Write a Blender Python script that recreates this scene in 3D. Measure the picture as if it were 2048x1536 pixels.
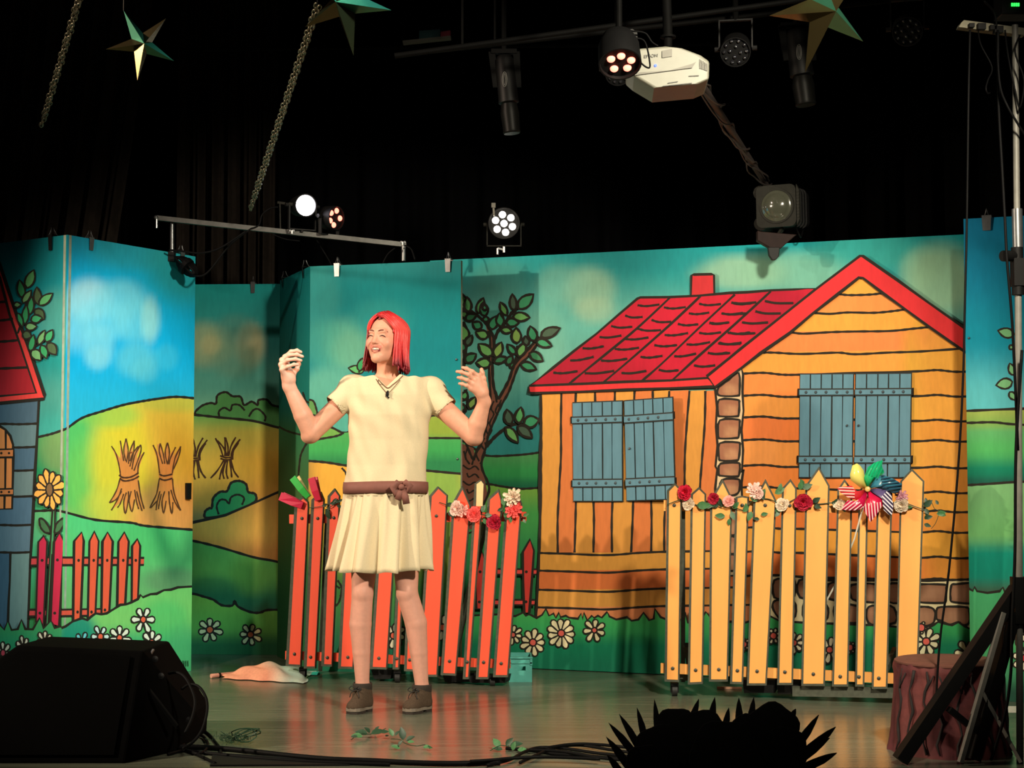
import bpy, bmesh, math, random
import numpy as np
from mathutils import Vector, Matrix, Quaternion, geometry

random.seed(7)
SC = bpy.context.scene
COL = SC.collection
for _o in list(bpy.data.objects):
    bpy.data.objects.remove(_o, do_unlink=True)

# ------------------------------------------------------------------ camera
FPX = 3200.0                      # focal length in pixels of the 2048 x 1536 frame
CAM_H = 1.04                      # lens height above the stage floor
PITCH = math.atan(172.0 / FPX)    # the lens looks slightly up
cam_data = bpy.data.cameras.new('camera')
cam_data.sensor_fit = 'HORIZONTAL'
cam_data.sensor_width = 36.0
cam_data.lens = FPX * 36.0 / 2048.0
cam_data.clip_start = 0.05
cam_data.clip_end = 100
cam = bpy.data.objects.new('camera', cam_data)
cam.location = (0, 0, CAM_H)
cam.rotation_euler = (math.pi / 2 + PITCH, 0, 0)
COL.objects.link(cam)
SC.camera = cam

# ------------------------------------------------------------------ view and light
SC.view_settings.view_transform = 'Standard'
SC.view_settings.look = 'None'
SC.view_settings.gamma = 1.0
SC.view_settings.use_curve_mapping = False
SC.view_settings.exposure = 0.0

world = bpy.data.worlds.new('dark_hall')
SC.world = world
world.use_nodes = True
world.node_tree.nodes['Background'].inputs['Color'].default_value = (0.55, 0.6, 0.7, 1)
world.node_tree.nodes['Background'].inputs['Strength'].default_value = 0.010

def spot(name, loc, target, watts, color, cone, blend, radius):
    d = bpy.data.lights.new(name, 'SPOT')
    d.energy = watts
    d.color = color
    d.spot_size = math.radians(cone)
    d.spot_blend = blend
    d.shadow_soft_size = radius
    o = bpy.data.objects.new(name, d)
    o.location = loc
    o.rotation_euler = (Vector(target) - Vector(loc)).to_track_quat('-Z', 'Y').to_euler()
    COL.objects.link(o)
    return o

# side boom on the left wing, low and warm
spot('left_boom_spot', (-4.6, 4.8, 2.4), (1.0, 7.7, 0.45), 820, (1.0, 0.80, 0.58), 56, 0.6, 0.06)
# steep warm lamp above the left of the apron
spot('left_overhead_spot', (-2.4, 5.7, 3.7), (-0.2, 7.4, 0.9), 160, (1.0, 0.76, 0.60), 80, 0.7, 0.05)
# cool lamp on the middle of the front bar aimed across at the left wing flat
spot('middle_cool_spot', (0.2, 3.6, 3.9), (-1.95, 7.9, 1.05), 900, (0.50, 0.93, 1.0), 20, 0.6, 0.12)
# main wash from the front bar, right of the middle
spot('front_bar_wash', (1.5, 3.3, 3.05), (0.10, 7.7, 0.75), 920, (1.0, 0.89, 0.68), 58, 0.35, 0.16)
# faint fill added on the hall side to lift the ceiling gear
spot('hall_fill_added', (0.2, -3.0, 3.0), (0.2, 7.0, 2.0), 30, (1.0, 0.92, 0.80), 60, 0.8, 0.4)

# ------------------------------------------------------------------ pixel rays to points in the room
_cp, _sp = math.cos(PITCH), math.sin(PITCH)

def ray(u, v):
    a = (u - 1024.0) / FPX
    b = (768.0 - v) / FPX
    return Vector((a, _cp - b * _sp, _sp + b * _cp))

def W(u, v, y):
    """the point seen at pixel (u, v) that stands at distance y up stage"""
    r = ray(u, v)
    return Vector((r.x * y / r.y, y, CAM_H + r.z * y / r.y))

def G(u, v):
    """the point of the stage floor seen at pixel (u, v)"""
    r = ray(u, v)
    t = -CAM_H / r.z
    return Vector((r.x * t, r.y * t, 0.0))

def PX(p):
    dx, dy, dz = p[0], p[1], p[2] - CAM_H
    fwd = dy * _cp + dz * _sp
    up = -dy * _sp + dz * _cp
    return (1024 + FPX * dx / fwd, 768 - FPX * up / fwd)

# ------------------------------------------------------------------ colours and materials
def lin(c):
    """8-bit sRGB triple or hex text to linear"""
    if isinstance(c, str):
        c = c.lstrip('#')
        c = [int(c[i:i + 2], 16) for i in (0, 2, 4)]
    out = []
    for x in c[:3]:
        x = x / 255.0
        out.append(x / 12.92 if x <= 0.04045 else ((x + 0.055) / 1.055) ** 2.4)
    return tuple(out)

def mat(name, col, rough=0.6, metal=0.0, vary=0.12, scale=30.0, bump=0.0, spec=0.5,
        emit=None, emit_s=0.0, attr=False, coat=0.0, stretch=None):
    m = bpy.data.materials.new(name)
    m.use_nodes = True
    nt = m.node_tree
    b = nt.nodes['Principled BSDF']
    b.inputs['Roughness'].default_value = rough
    b.inputs['Metallic'].default_value = metal
    b.inputs['Specular IOR Level'].default_value = spec
    if coat:
        b.inputs['Coat Weight'].default_value = coat
        b.inputs['Coat Roughness'].default_value = 0.15
    tc = nt.nodes.new('ShaderNodeTexCoord')
    vec = tc.outputs['Object']
    if stretch:
        mp = nt.nodes.new('ShaderNodeMapping')
        mp.inputs['Scale'].default_value = stretch
        nt.links.new(vec, mp.inputs['Vector'])
        vec = mp.outputs['Vector']
    nz = nt.nodes.new('ShaderNodeTexNoise')
    nz.inputs['Scale'].default_value = scale
    nz.inputs['Detail'].default_value = 4
    nt.links.new(vec, nz.inputs['Vector'])
    mr = nt.nodes.new('ShaderNodeMapRange')
    mr.inputs['From Min'].default_value = 0.25
    mr.inputs['From Max'].default_value = 0.75
    mr.inputs['To Min'].default_value = 1 - vary
    mr.inputs['To Max'].default_value = 1 + vary
    nt.links.new(nz.outputs['Fac'], mr.inputs['Value'])
    mx = nt.nodes.new('ShaderNodeMix')
    mx.data_type = 'RGBA'
    mx.blend_type = 'MULTIPLY'
    mx.inputs[0].default_value = 1.0
    if attr:
        at = nt.nodes.new('ShaderNodeAttribute')
        at.attribute_name = 'Col'
        nt.links.new(at.outputs['Color'], mx.inputs[6])
    else:
        mx.inputs[6].default_value = (*lin(col), 1)
    nt.links.new(mr.outputs['Result'], mx.inputs[7])
    nt.links.new(mx.outputs[2], b.inputs['Base Color'])
    if bump:
        bp = nt.nodes.new('ShaderNodeBump')
        bp.inputs['Strength'].default_value = bump
        bp.inputs['Distance'].default_value = 0.004
        nt.links.new(nz.outputs['Fac'], bp.inputs['Height'])
        nt.links.new(bp.outputs['Normal'], b.inputs['Normal'])
    if emit:
        b.inputs['Emission Color'].default_value = (*lin(emit), 1)
        b.inputs['Emission Strength'].default_value = emit_s
    return m

# ------------------------------------------------------------------ mesh building
class MB:
    """collects vertices and faces in room coordinates, then links them as one mesh object"""
    def __init__(self):
        self.v, self.f, self.c = [], [], []

    def add(self, vs, fs, col=None):
        n = len(self.v)
        self.v += [tuple(p) for p in vs]
        self.f += [tuple(i + n for i in f) for f in fs]
        if col is not None:
            if isinstance(col, list):
                self.c += col
            else:
                self.c += [col] * len(vs)
        return self

    def box(self, c, size, rot=None, col=None):
        sx, sy, sz = (s / 2 for s in size)
        vs = [Vector((x, y, z)) for x in (-sx, sx) for y in (-sy, sy) for z in (-sz, sz)]
        if rot is not None:
            vs = [rot @ p for p in vs]
        vs = [p + Vector(c) for p in vs]
        return self.add(vs, [(0, 1, 3, 2), (4, 6, 7, 5), (0, 4, 5, 1), (2, 3, 7, 6), (0, 2, 6, 4), (1, 5, 7, 3)], col)

    def beam(self, a, b, w, h, up=(0, 0, 1), col=None):
        """a rectangular bar from a to b; w across, h along 'up'"""
        a, b = Vector(a), Vector(b)
        d = (b - a)
        L = d.length
        d.normalize()
        s = d.cross(Vector(up))
        if s.length < 1e-5:
            s = d.cross(Vector((1, 0, 0)))
        s.normalize()
        t = s.cross(d)
        rot = Matrix((s, d, t)).transposed()
        return self.box((a + b) / 2, (w, L, h), rot, col)

    def cyl(self, a, b, r0, r1=None, n=16, caps=True, col=None):
        a, b = Vector(a), Vector(b)
        r1 = r0 if r1 is None else r1
        d = (b - a).normalized()
        s = d.orthogonal().normalized()
        t = d.cross(s)
        vs = []
        for p, r in ((a, r0), (b, r1)):
            for i in range(n):
                an = 2 * math.pi * i / n
                vs.append(p + s * (r * math.cos(an)) + t * (r * math.sin(an)))
        fs = [(i, (i + 1) % n, n + (i + 1) % n, n + i) for i in range(n)]
        if caps:
            fs += [tuple(range(n - 1, -1, -1)), tuple(range(n, 2 * n))]
        return self.add(vs, fs, col)

    def tube(self, pts, r, n=8, closed=False, col=None):
        """a round tube along points; r is a number or a list of numbers"""
        pts = [Vector(p) for p in pts]
        m = len(pts)
        rs = r if isinstance(r, (list, tuple)) else [r] * m
        vs, cs = [], []
        s = None
        for i, p in enumerate(pts):
            if closed:
                d = pts[(i + 1) % m] - pts[i - 1]
            else:
                d = pts[min(i + 1, m - 1)] - pts[max(i - 1, 0)]
            if d.length < 1e-9:
                d = Vector((0, 0, 1))
            d.normalize()
            if s is None:
                s = d.orthogonal().normalized()
            else:
                s = s - d * s.dot(d)
                if s.length < 1e-6:
                    s = d.orthogonal()
                s.normalize()
            t = d.cross(s)
            for k in range(n):
                an = 2 * math.pi * k / n
                vs.append(p + s * (rs[i] * math.cos(an)) + t * (rs[i] * math.sin(an)))
                if isinstance(col, list):
                    cs.append(col[i])
        fs = []
        for i in range(m if closed else m - 1):
            j = (i + 1) % m
            for k in range(n):
                fs.append((i * n + k, i * n + (k + 1) % n, j * n + (k + 1) % n, j * n + k))
        if not closed:
            fs += [tuple(range(n - 1, -1, -1)), tuple(range((m - 1) * n, m * n))]
        return self.add(vs, fs, cs if isinstance(col, list) else col)

    def lathe(self, a, axis, prof, n=24, col=None, cap=True):
        """revolve profile [(distance along axis, radius)] about the axis from a"""
        a, d = Vector(a), Vector(axis).normalized()
        s = d.orthogonal().normalized()
        t = d.cross(s)
        vs = []
        for h, r in prof:
            for i in range(n):
                an = 2 * math.pi * i / n
                vs.append(a + d * h + s * (r * math.cos(an)) + t * (r * math.sin(an)))
        fs = []
        for j in range(len(prof) - 1):
            for i in range(n):
                fs.append((j * n + i, j * n + (i + 1) % n, (j + 1) * n + (i + 1) % n, (j + 1) * n + i))
        if cap:
            fs += [tuple(range(n - 1, -1, -1)), tuple(range((len(prof) - 1) * n, len(prof) * n))]
        return self.add(vs, fs, col)

    def ball(self, c, r, n=12, m=8, rot=None, col=None):
        """an ellipsoid; r a number or a triple"""
        c = Vector(c)
        rr = r if isinstance(r, (tuple, list)) else (r, r, r)
        vs = [Vector((0, 0, rr[2]))]
        for j in range(1, m):
            ph = math.pi * j / m
            for i in range(n):
                an = 2 * math.pi * i / n
                vs.append(Vector((rr[0] * math.sin(ph) * math.cos(an), rr[1] * math.sin(ph) * math.sin(an), rr[2] * math.cos(ph))))
        vs.append(Vector((0, 0, -rr[2])))
        if rot is not None:
            vs = [rot @ p for p in vs]
        vs = [p + c for p in vs]
        fs = [(0, 1 + i, 1 + (i + 1) % n) for i in range(n)]
        for j in range(m - 2):
            for i in range(n):
                a = 1 + j * n
                fs.append((a + i, a + n + i, a + n + (i + 1) % n, a + (i + 1) % n))
        a = 1 + (m - 2) * n
        fs += [(a + i, len(vs) - 1, a + (i + 1) % n) for i in range(n)]
        return self.add(vs, fs, col)

    def prism(self, pts, off, col=None):
        """a flat outline (points in order) pushed along the vector off"""
        pts = [Vector(p) for p in pts]
        off = Vector(off)
        n = len(pts)
        tris = geometry.tessellate_polygon([pts])
        vs = pts + [p + off for p in pts]
        fs = [tuple(t) for t in tris] + [tuple(i + n for i in reversed(t)) for t in tris]
        fs += [(i, (i + 1) % n, n + (i + 1) % n, n + i) for i in range(n)]
        return self.add(vs, fs, col)

LOC = {}

def link(name, mb, material, parent=None, loc=None, smooth=False):
    me = bpy.data.meshes.new(name)
    base = LOC.get(parent.name, Vector((0, 0, 0))) if parent is not None else Vector(loc or (0, 0, 0))
    me.from_pydata([(p[0] - base[0], p[1] - base[1], p[2] - base[2]) for p in mb.v], [], mb.f)
    if mb.c:
        at = me.color_attributes.new('Col', 'FLOAT_COLOR', 'POINT')
        arr = np.ones((len(mb.v), 4), dtype=np.float32)
        arr[:, :3] = np.array([c[:3] for c in mb.c], dtype=np.float32)
        at.data.foreach_set('color', arr.ravel())
    me.materials.append(material)
    bm = bmesh.new()
    bm.from_mesh(me)
    bmesh.ops.recalc_face_normals(bm, faces=bm.faces)
    bm.to_mesh(me)
    bm.free()
    if smooth:
        me.polygons.foreach_set('use_smooth', [True] * len(me.polygons))
        if smooth is not True:
            me.set_sharp_from_angle(angle=math.radians(smooth))
    me.update()
    o = bpy.data.objects.new(name, me)
    COL.objects.link(o)
    if parent is not None:
        o.parent = parent
        LOC[o.name] = base
    else:
        o.location = base
        LOC[o.name] = Vector(base)
    return o

def bevel(o, w=0.003, seg=2):
    m = o.modifiers.new('soft edges', 'BEVEL')
    m.width = w
    m.segments = seg
    m.limit_method = 'ANGLE'
    m.angle_limit = math.radians(40)
    return o

def thing(name, label, category, loc, group=None):
    o = bpy.data.objects.new(name, None)
    o.empty_display_size = 0.05
    COL.objects.link(o)
    o.location = loc
    LOC[o.name] = Vector(loc)
    return tag(o, label, category, group)

def tag(o, label, category, group=None):
    o['label'] = label
    o['category'] = category
    if group:
        o['group'] = group
    return o

def structure(o, label=None):
    o['kind'] = 'structure'
    if label:
        o['label'] = label
        o['category'] = 'stage'
    return o

def share(name, src, parent, loc, rot=None, scale=None):
    """another piece with the same mesh"""
    o = src.copy()
    o.name = name
    COL.objects.link(o)
    o.parent = parent
    o.location = loc
    if rot is not None:
        o.rotation_mode = 'QUATERNION'
        o.rotation_quaternion = rot
    if scale is not None:
        o.scale = scale
    return o

def smooth_path(pts, n=6, closed=False):
    """Catmull-Rom through points of any dimension (tuples)"""
    P = [np.array(p, dtype=float) for p in pts]
    m = len(P)
    out = []
    for i in range(m if closed else m - 1):
        p0 = P[i - 1] if (closed or i > 0) else P[0]
        p1, p2 = P[i], P[(i + 1) % m]
        p3 = P[(i + 2) % m] if (closed or i + 2 < m) else P[-1]
        for k in range(n):
            t = k / n
            out.append(tuple(0.5 * ((2 * p1) + (p2 - p0) * t + (2 * p0 - 5 * p1 + 4 * p2 - p3) * t * t
                                    + (3 * p1 - p0 - 3 * p2 + p3) * t ** 3)))
    if not closed:
        out.append(tuple(P[-1]))
    return out

# ------------------------------------------------------------------ shared materials
M_PAINT = mat('scene_paint', (255, 255, 255), rough=0.75, vary=0.07, scale=55, attr=True, bump=0.08, spec=0.25, stretch=(1, 1, 0.25))
M_BLACK = mat('black_metal', (13, 13, 14), rough=0.55, vary=0.2, spec=.25)
M_PLASTIC = mat('black_plastic', (10, 10, 11), rough=0.6, vary=0.2, spec=.2)
M_STEEL = mat('grey_steel', (120, 122, 124), rough=0.35, metal=0.85, vary=0.15)
M_ALU = mat('dull_aluminium', (88, 88, 86), rough=0.45, metal=0.7, vary=0.2)
M_CABLE = mat('cable_rubber', (9, 9, 10), rough=0.6, vary=0.2, spec=.08)
M_WOODBACK = mat('raw_timber', (92, 74, 52), rough=0.8, vary=0.2, scale=20, stretch=(1, 1, 0.1))
# ================================================================== the stage
M_FLOOR = bpy.data.materials.new('stage_vinyl')
M_FLOOR.use_nodes = True
def _floor():
    nt = M_FLOOR.node_tree
    b = nt.nodes['Principled BSDF']
    tc = nt.nodes.new('ShaderNodeTexCoord')
    mp = nt.nodes.new('ShaderNodeMapping')
    mp.inputs['Scale'].default_value = (1.2, 26, 1)
    nt.links.new(tc.outputs['Object'], mp.inputs['Vector'])
    nz = nt.nodes.new('ShaderNodeTexNoise')
    nz.inputs['Scale'].default_value = 2.2
    nz.inputs['Detail'].default_value = 6
    nt.links.new(mp.outputs['Vector'], nz.inputs['Vector'])
    n2 = nt.nodes.new('ShaderNodeTexNoise')
    n2.inputs['Scale'].default_value = 1.4
    nt.links.new(tc.outputs['Object'], n2.inputs['Vector'])
    rp = nt.nodes.new('ShaderNodeValToRGB')
    rp.color_ramp.elements[0].position = 0.3
    rp.color_ramp.elements[0].color = (*lin((88, 94, 80)), 1)
    rp.color_ramp.elements[1].position = 0.72
    rp.color_ramp.elements[1].color = (*lin((124, 130, 112)), 1)
    nt.links.new(nz.outputs['Fac'], rp.inputs['Fac'])
    mx = nt.nodes.new('ShaderNodeMix')
    mx.data_type = 'RGBA'
    mx.blend_type = 'MULTIPLY'
    mx.inputs[0].default_value = 0.5
    nt.links.new(rp.outputs['Color'], mx.inputs[6])
    nt.links.new(n2.outputs['Fac'], mx.inputs[7])
    nt.links.new(mx.outputs[2], b.inputs['Base Color'])
    mr = nt.nodes.new('ShaderNodeMapRange')
    mr.inputs['To Min'].default_value = 0.15
    mr.inputs['To Max'].default_value = 0.30
    nt.links.new(nz.outputs['Fac'], mr.inputs['Value'])
    nt.links.new(mr.outputs['Result'], b.inputs['Roughness'])
    b.inputs['IOR'].default_value = 1.6
    bp = nt.nodes.new('ShaderNodeBump')
    bp.inputs['Strength'].default_value = 0.06
    bp.inputs['Distance'].default_value = 0.003
    nt.links.new(nz.outputs['Fac'], bp.inputs['Height'])
    nt.links.new(bp.outputs['Normal'], b.inputs['Normal'])
_floor()
Y_LIP = 5.66
mb = MB().box((0, (Y_LIP + 11.2) / 2, -0.02), (11, 11.2 - Y_LIP, 0.04))
structure(link('floor', mb, M_FLOOR), 'grey green glossy vinyl stage floor')
M_VOID = mat('black_masking', (9, 9, 10), rough=0.9, vary=0.3)
mb = MB().box((0, Y_LIP + 0.03, -0.42), (11, 0.05, 0.76))
structure(link('trim_1', mb, M_VOID), 'black front face of the stage')
mb = MB().box((0, 2.2, -0.83), (11, 7.2, 0.05))
structure(link('floor_hall', mb, M_VOID), 'dark hall floor below the stage front')
mb = MB().box((0, 7, 4.75), (11, 9, 0.05))
structure(link('ceiling', mb, M_VOID), 'black ceiling over the stage')
mb = MB().box((0, 11.3, 2.3), (11, 0.06, 5.0))
structure(link('wall_back', mb, M_VOID), 'black rear wall of the stage')

# white tape line on the floor at the foot of the right-hand flat
mb = MB()
a, b_ = G(1984, 1425), G(2044, 1425)
c, d = G(2044, 1413), G(1990, 1412)
mb.prism([a, b_, c, d], (0, 0, 0.001))
tag(link('floor_tape', mb, mat('white_tape', (215, 215, 205), rough=0.6)),
    'white tape strip on the floor below the right-hand flat', 'tape')

# ------------------------------------------------------------------ drapes
def drape(name, label, x0, x1, y, z0, z1, folds, depth, material, sweep=0.0, pinch=0.0, seed=1, nx=220, nz=26):
    rnd = random.Random(seed)
    ph = [rnd.uniform(0, 6.28) for _ in range(4)]
    vs, fs = [], []
    for j in range(nz + 1):
        t = j / nz                      # 0 at the hem, 1 at the top
        z = z0 + (z1 - z0) * t
        for i in range(nx + 1):
            s = i / nx
            w = 1 - pinch * (1 - t)
            x = x0 + (x1 - x0) * (0.5 + (s - 0.5) * w) + sweep * (1 - t) ** 1.3
            f = math.sin(2 * math.pi * folds * s + ph[0] + 0.5 * math.sin(3 * t + ph[1]))
            f += 0.45 * math.sin(2 * math.pi * folds * 2.3 * s + ph[2] + 0.8 * t) + 0.3 * math.sin(2 * math.pi * folds * 0.37 * s + ph[3])
            vs.append((x, y + depth * f * (0.7 + 0.3 * (1 - t)), z))
    for j in range(nz):
        for i in range(nx):
            a = j * (nx + 1) + i
            fs.append((a, a + 1, a + nx + 2, a + nx + 1))
    m = MB()
    m.add(vs, fs)
    o = link(name, m, material, smooth=True)
    return tag(o, label, 'curtain')

M_DRAPE = mat('brown_black_velour', (38, 32, 28), rough=0.95, vary=0.25, spec=0.1)
M_DRAPE2 = mat('black_velour', (8, 8, 10), rough=0.95, vary=0.25, spec=0.1)
drape('stage_curtain', 'brown black side curtain gathered and swept to the far left', -3.6, -1.95, 8.95, 0.0, 4.7, 13, 0.05, M_DRAPE, sweep=-0.45, pinch=0.25, seed=3)
drape('stage_curtain', 'narrow brown black curtain hanging behind the slack chain', -2.08, -1.45, 9.9, 0.0, 4.7, 6, 0.05, M_DRAPE, seed=5)
drape('backdrop_curtain', 'wide black curtain closing the rear of the stage', -4.6, 4.6, 10.9, 0.0, 4.7, 34, 0.06, M_DRAPE2, seed=8, nx=400)

# ------------------------------------------------------------------ scene painting
ZO = {'1': (0, 440, .27344), '2': (0, 780, .27344), '3': (0, 1116, .27344), '4': (500, 500, .29297), '5': (900, 480, .29297),
      '6': (1000, 930, .306), '7': (1400, 480, .3164), '8': (1300, 920, .3125), '9': (1500, 1050, .3164),
      'A': (1780, 900, .4142), 'R': (540, 900, .3256), 'P': (0, 0, 1.0)}

def Z(k, pts):
    ox, oy, s = ZO[k]
    return [(ox + p[0] * s, oy + p[1] * s) for p in pts]

def clip_half(poly, a, b, c):
    """keep the side a*u + b*v + c >= 0"""
    out = []
    n = len(poly)
    for i in range(n):
        p, q = poly[i], poly[(i + 1) % n]
        dp, dq = a * p[0] + b * p[1] + c, a * q[0] + b * q[1] + c
        if dp >= 0:
            out.append(p)
        if (dp >= 0) != (dq >= 0):
            t = dp / (dp - dq)
            out.append((p[0] + (q[0] - p[0]) * t, p[1] + (q[1] - p[1]) * t))
    return out

INK = lin((40, 36, 30))

class Art:
    """scene paint laid on one flat face, thin coats one over another"""
    def __init__(self, root, p0, p1, z0, z1):
        self.root = root
        self.p0, self.p1 = Vector((p0[0], p0[1], 0)), Vector((p1[0], p1[1], 0))
        e = (self.p1 - self.p0).normalized()
        n = Vector((e.y, -e.x, 0))
        mid = (self.p0 + self.p1) / 2
        if n.dot(Vector((-mid.x, -mid.y, 0))) < 0:
            n = -n
        self.n, self.e = n, e
        q = [self.p0 + Vector((0, 0, z0)), self.p1 + Vector((0, 0, z0)), self.p1 + Vector((0, 0, z1)), self.p0 + Vector((0, 0, z1))]
        self.quad = [PX(p) for p in q]
        self.edges = []
        cx = sum(p[0] for p in self.quad) / 4
        cy = sum(p[1] for p in self.quad) / 4
        for i in range(4):
            a, b = self.quad[i], self.quad[(i + 1) % 4]
            A, B = b[1] - a[1], a[0] - b[0]
            Cc = -(A * a[0] + B * a[1])
            if A * cx + B * cy + Cc < 0:
                A, B, Cc = -A, -B, -Cc
            self.edges.append((A, B, Cc))
        self.layer = 0
        self.mb = None

    def at(self, u, v, off=0.0):
        r = ray(u, v)
        o = Vector((0, 0, CAM_H))
        P = self.p0 + self.n * off
        t = (P - o).dot(self.n) / r.dot(self.n)
        return o + r * t

    def begin(self, name, label=None):
        self.mb, self.name, self.label = MB(), name, label
        return self

    def end(self):
        o = link(self.name, self.mb, M_PAINT, self.root)
        if self.label:
            o['label'] = self.label
        self.mb = None
        return o

    def _put(self, poly, colf):
        for (A, B, C) in self.edges:
            poly = clip_half(poly, A, B, C)
            if len(poly) < 3:
                return
        off = 0.0006 + 0.00009 * self.layer
        vs = [self.at(p[0], p[1], off) for p in poly]
        cs = [colf(p[0], p[1]) for p in poly] if callable(colf) else [colf] * len(vs)
        self.mb.add(vs, [tuple(range(len(vs)))], cs)

    def fill(self, pts, col, cell=None):
        self.layer += 1
        if not callable(col):
            col = lin(col) if (isinstance(col, str) or max(col) > 1.0) else col
            self._put(list(pts), col)
            return self
        us = [p[0] for p in pts]
        vs = [p[1] for p in pts]
        qu = [p[0] for p in self.quad]
        qv = [p[1] for p in self.quad]
        u0, u1, v0, v1 = max(min(us), min(qu)), min(max(us), max(qu)), max(min(vs), min(qv)), min(max(vs), max(qv))
        cell = cell or 16
        nv = max(1, int((v1 - v0) / cell))
        nu = max(1, int((u1 - u0) / cell))
        for j in range(nv):
            a, b = v0 + (v1 - v0) * j / nv, v0 + (v1 - v0) * (j + 1) / nv
            band = clip_half(clip_half(list(pts), 0, 1, -a), 0, -1, b)
            if len(band) < 3:
                continue
            for i in range(nu):
                c, d = u0 + (u1 - u0) * i / nu, u0 + (u1 - u0) * (i + 1) / nu
                q = clip_half(clip_half(band, 1, 0, -c), -1, 0, d)
                if len(q) >= 3:
                    self._put(q, col)
        return self

    def line(self, pts, w=4.5, col=INK, closed=False, wob=0.18):
        self.layer += 1
        if not isinstance(col, tuple) or max(col) > 1.0:
            col = lin(col)
        P = [np.array(p) for p in pts]
        n = len(P)
        L, R = [], []
        for i in range(n):
            if closed:
                d = P[(i + 1) % n] - P[i - 1]
            else:
                d = P[min(i + 1, n - 1)] - P[max(i - 1, 0)]
            d = d / (np.linalg.norm(d) + 1e-9)
            nn = np.array([-d[1], d[0]])
            ww = w * 0.5 * (1 + wob * math.sin(i * 2.1 + P[i][0] * 0.13))
            L.append(tuple(P[i] + nn * ww))
            R.append(tuple(P[i] - nn * ww))
        for i in range(n if closed else n - 1):
            j = (i + 1) % n
            self._put([L[i], L[j], R[j], R[i]], col)
        return self

    def curve(self, pts, w=4.5, col=INK, closed=False, n=5):
        return self.line(smooth_path(pts, n, closed), w, col, closed)

    def shape(self, pts, col, w=4.5, curved=False, ink=INK, n=5):
        p = smooth_path(pts, n, True) if curved else pts
        self.fill(p, col)
        if w:
            self.line(p, w, ink, True)
        return self

    def dot(self, u, v, ru, rv=None, col=INK, w=0, n=12):
        rv = rv or ru
        p = [(u + ru * math.cos(6.2832 * i / n), v + rv * math.sin(6.2832 * i / n)) for i in range(n)]
        self.fill(p, col)
        if w:
            self.line(p, w, INK, True)
        return self

    def leaf(self, u, v, ang, ln, wd, col, w=4.0, sx=1.0):
        """a pointed leaf from its base at (u, v) growing towards ang (degrees, 90 is up)"""
        a = math.radians(ang)
        d, s = (math.cos(a), -math.sin(a)), (math.sin(a), math.cos(a))
        prof = [(0, .12), (.12, .62), (.3, .95), (.5, 1), (.7, .78), (.86, .42), (1, 0), (.86, -.42), (.7, -.78), (.5, -1), (.3, -.95), (.12, -.62)]
        p = [(u + sx * (d[0] * t * ln + s[0] * k * wd / 2), v + d[1] * t * ln + s[1] * k * wd / 2) for t, k in prof]
        self.fill(p, col)
        self.line(p, w, INK, True)
        return self

    def daisy(self, u, v, r, n=7, ang=0, sx=1.0, petal=(238, 234, 208), eye=(236, 106, 84), reye=None, w=3.2, pw=0.62):
        for i in range(n):
            a = math.radians(ang + 360.0 * i / n)
            d, s = (math.cos(a), math.sin(a)), (-math.sin(a), math.cos(a))
            lr = r * (0.92 + 0.16 * ((i * 37) % 5) / 4)
            wid = min(.24 * r, .52 * r * math.sin(math.pi / n) * 1.5)
            prof = [(.2, .4), (.5, .75), (.78, 1), (.95, .68), (1.02, 0), (.95, -.68), (.78, -1), (.5, -.75), (.2, -.4)]
            p = [(u + sx * (d[0] * t * lr + s[0] * k * wid), v + d[1] * t * lr + s[1] * k * wid) for t, k in prof]
            self.fill(p, petal)
            self.line(p, w, INK, True)
        q = reye or r * 0.3
        self.dot(u, v, q * sx, q, eye, w)
        return self

def shade(base, blobs=()):
    """base: [(v, colour), ...] down the picture; blobs: (u, v, ru, rv, colour, strength) airbrushed over it"""
    base = [(v, np.array(lin(c))) for v, c in base]
    bl = [(u, v, ru, rv, np.array(lin(c)), s) for u, v, ru, rv, c, s in blobs]
    def f(u, v):
        if v <= base[0][0]:
            c = base[0][1]
        elif v >= base[-1][0]:
            c = base[-1][1]
        else:
            for (a, ca), (b, cb) in zip(base, base[1:]):
                if a <= v <= b:
                    t = (v - a) / (b - a)
                    t = t * t * (3 - 2 * t)
                    c = ca * (1 - t) + cb * t
                    break
        for (bu, bv, ru, rv, bc, s) in bl:
            d = math.sqrt(((u - bu) / ru) ** 2 + ((v - bv) / rv) ** 2)
            if d < 1.35:
                k = max(0.0, min(1.0, (1.35 - d) / 0.75))
                k = s * k * k * (3 - 2 * k)
                c = c * (1 - k) + bc * k
        return (float(c[0]), float(c[1]), float(c[2]))
    return f

M_EDGE = mat('canvas_edge', (150, 160, 140), rough=0.85, vary=0.2)
M_BATTEN = mat('brown_batten', (96, 78, 58), rough=0.8, vary=0.2)

def flat(name, label, a, b, z0, z1, thick=0.025, edge=None):
    """a painted flat standing between plan points a and b"""
    a, b = Vector((a[0], a[1], 0)), Vector((b[0], b[1], 0))
    mid = (a + b) / 2
    root = thing(name, label, 'scenery flat', (mid.x, mid.y, 0))
    e = (b - a).normalized()
    n = Vector((e.y, -e.x, 0))
    if n.dot(-mid) < 0:
        n = -n
    m = MB()
    q = [a, b, b - n * thick, a - n * thick]
    vs = [p + Vector((0, 0, z)) for z in (z0, z1) for p in q]
    m.add(vs, [(0, 1, 2, 3), (7, 6, 5, 4), (0, 1, 5, 4), (1, 2, 6, 5), (2, 3, 7, 6), (3, 0, 4, 7)])
    link('board', m, edge or M_EDGE, root)
    return root, Art(root, a, b, z0, z1)

def plan(u, v, y):
    p = W(u, v, y)
    return (p.x, p.y)
# ================================================================== left wing: two flats hinged at a corner
CORNER = plan(135, 468, 7.58)
B_END = plan(391, 512, 8.36)
A_END = plan(-70, 488, 8.02)

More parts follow.
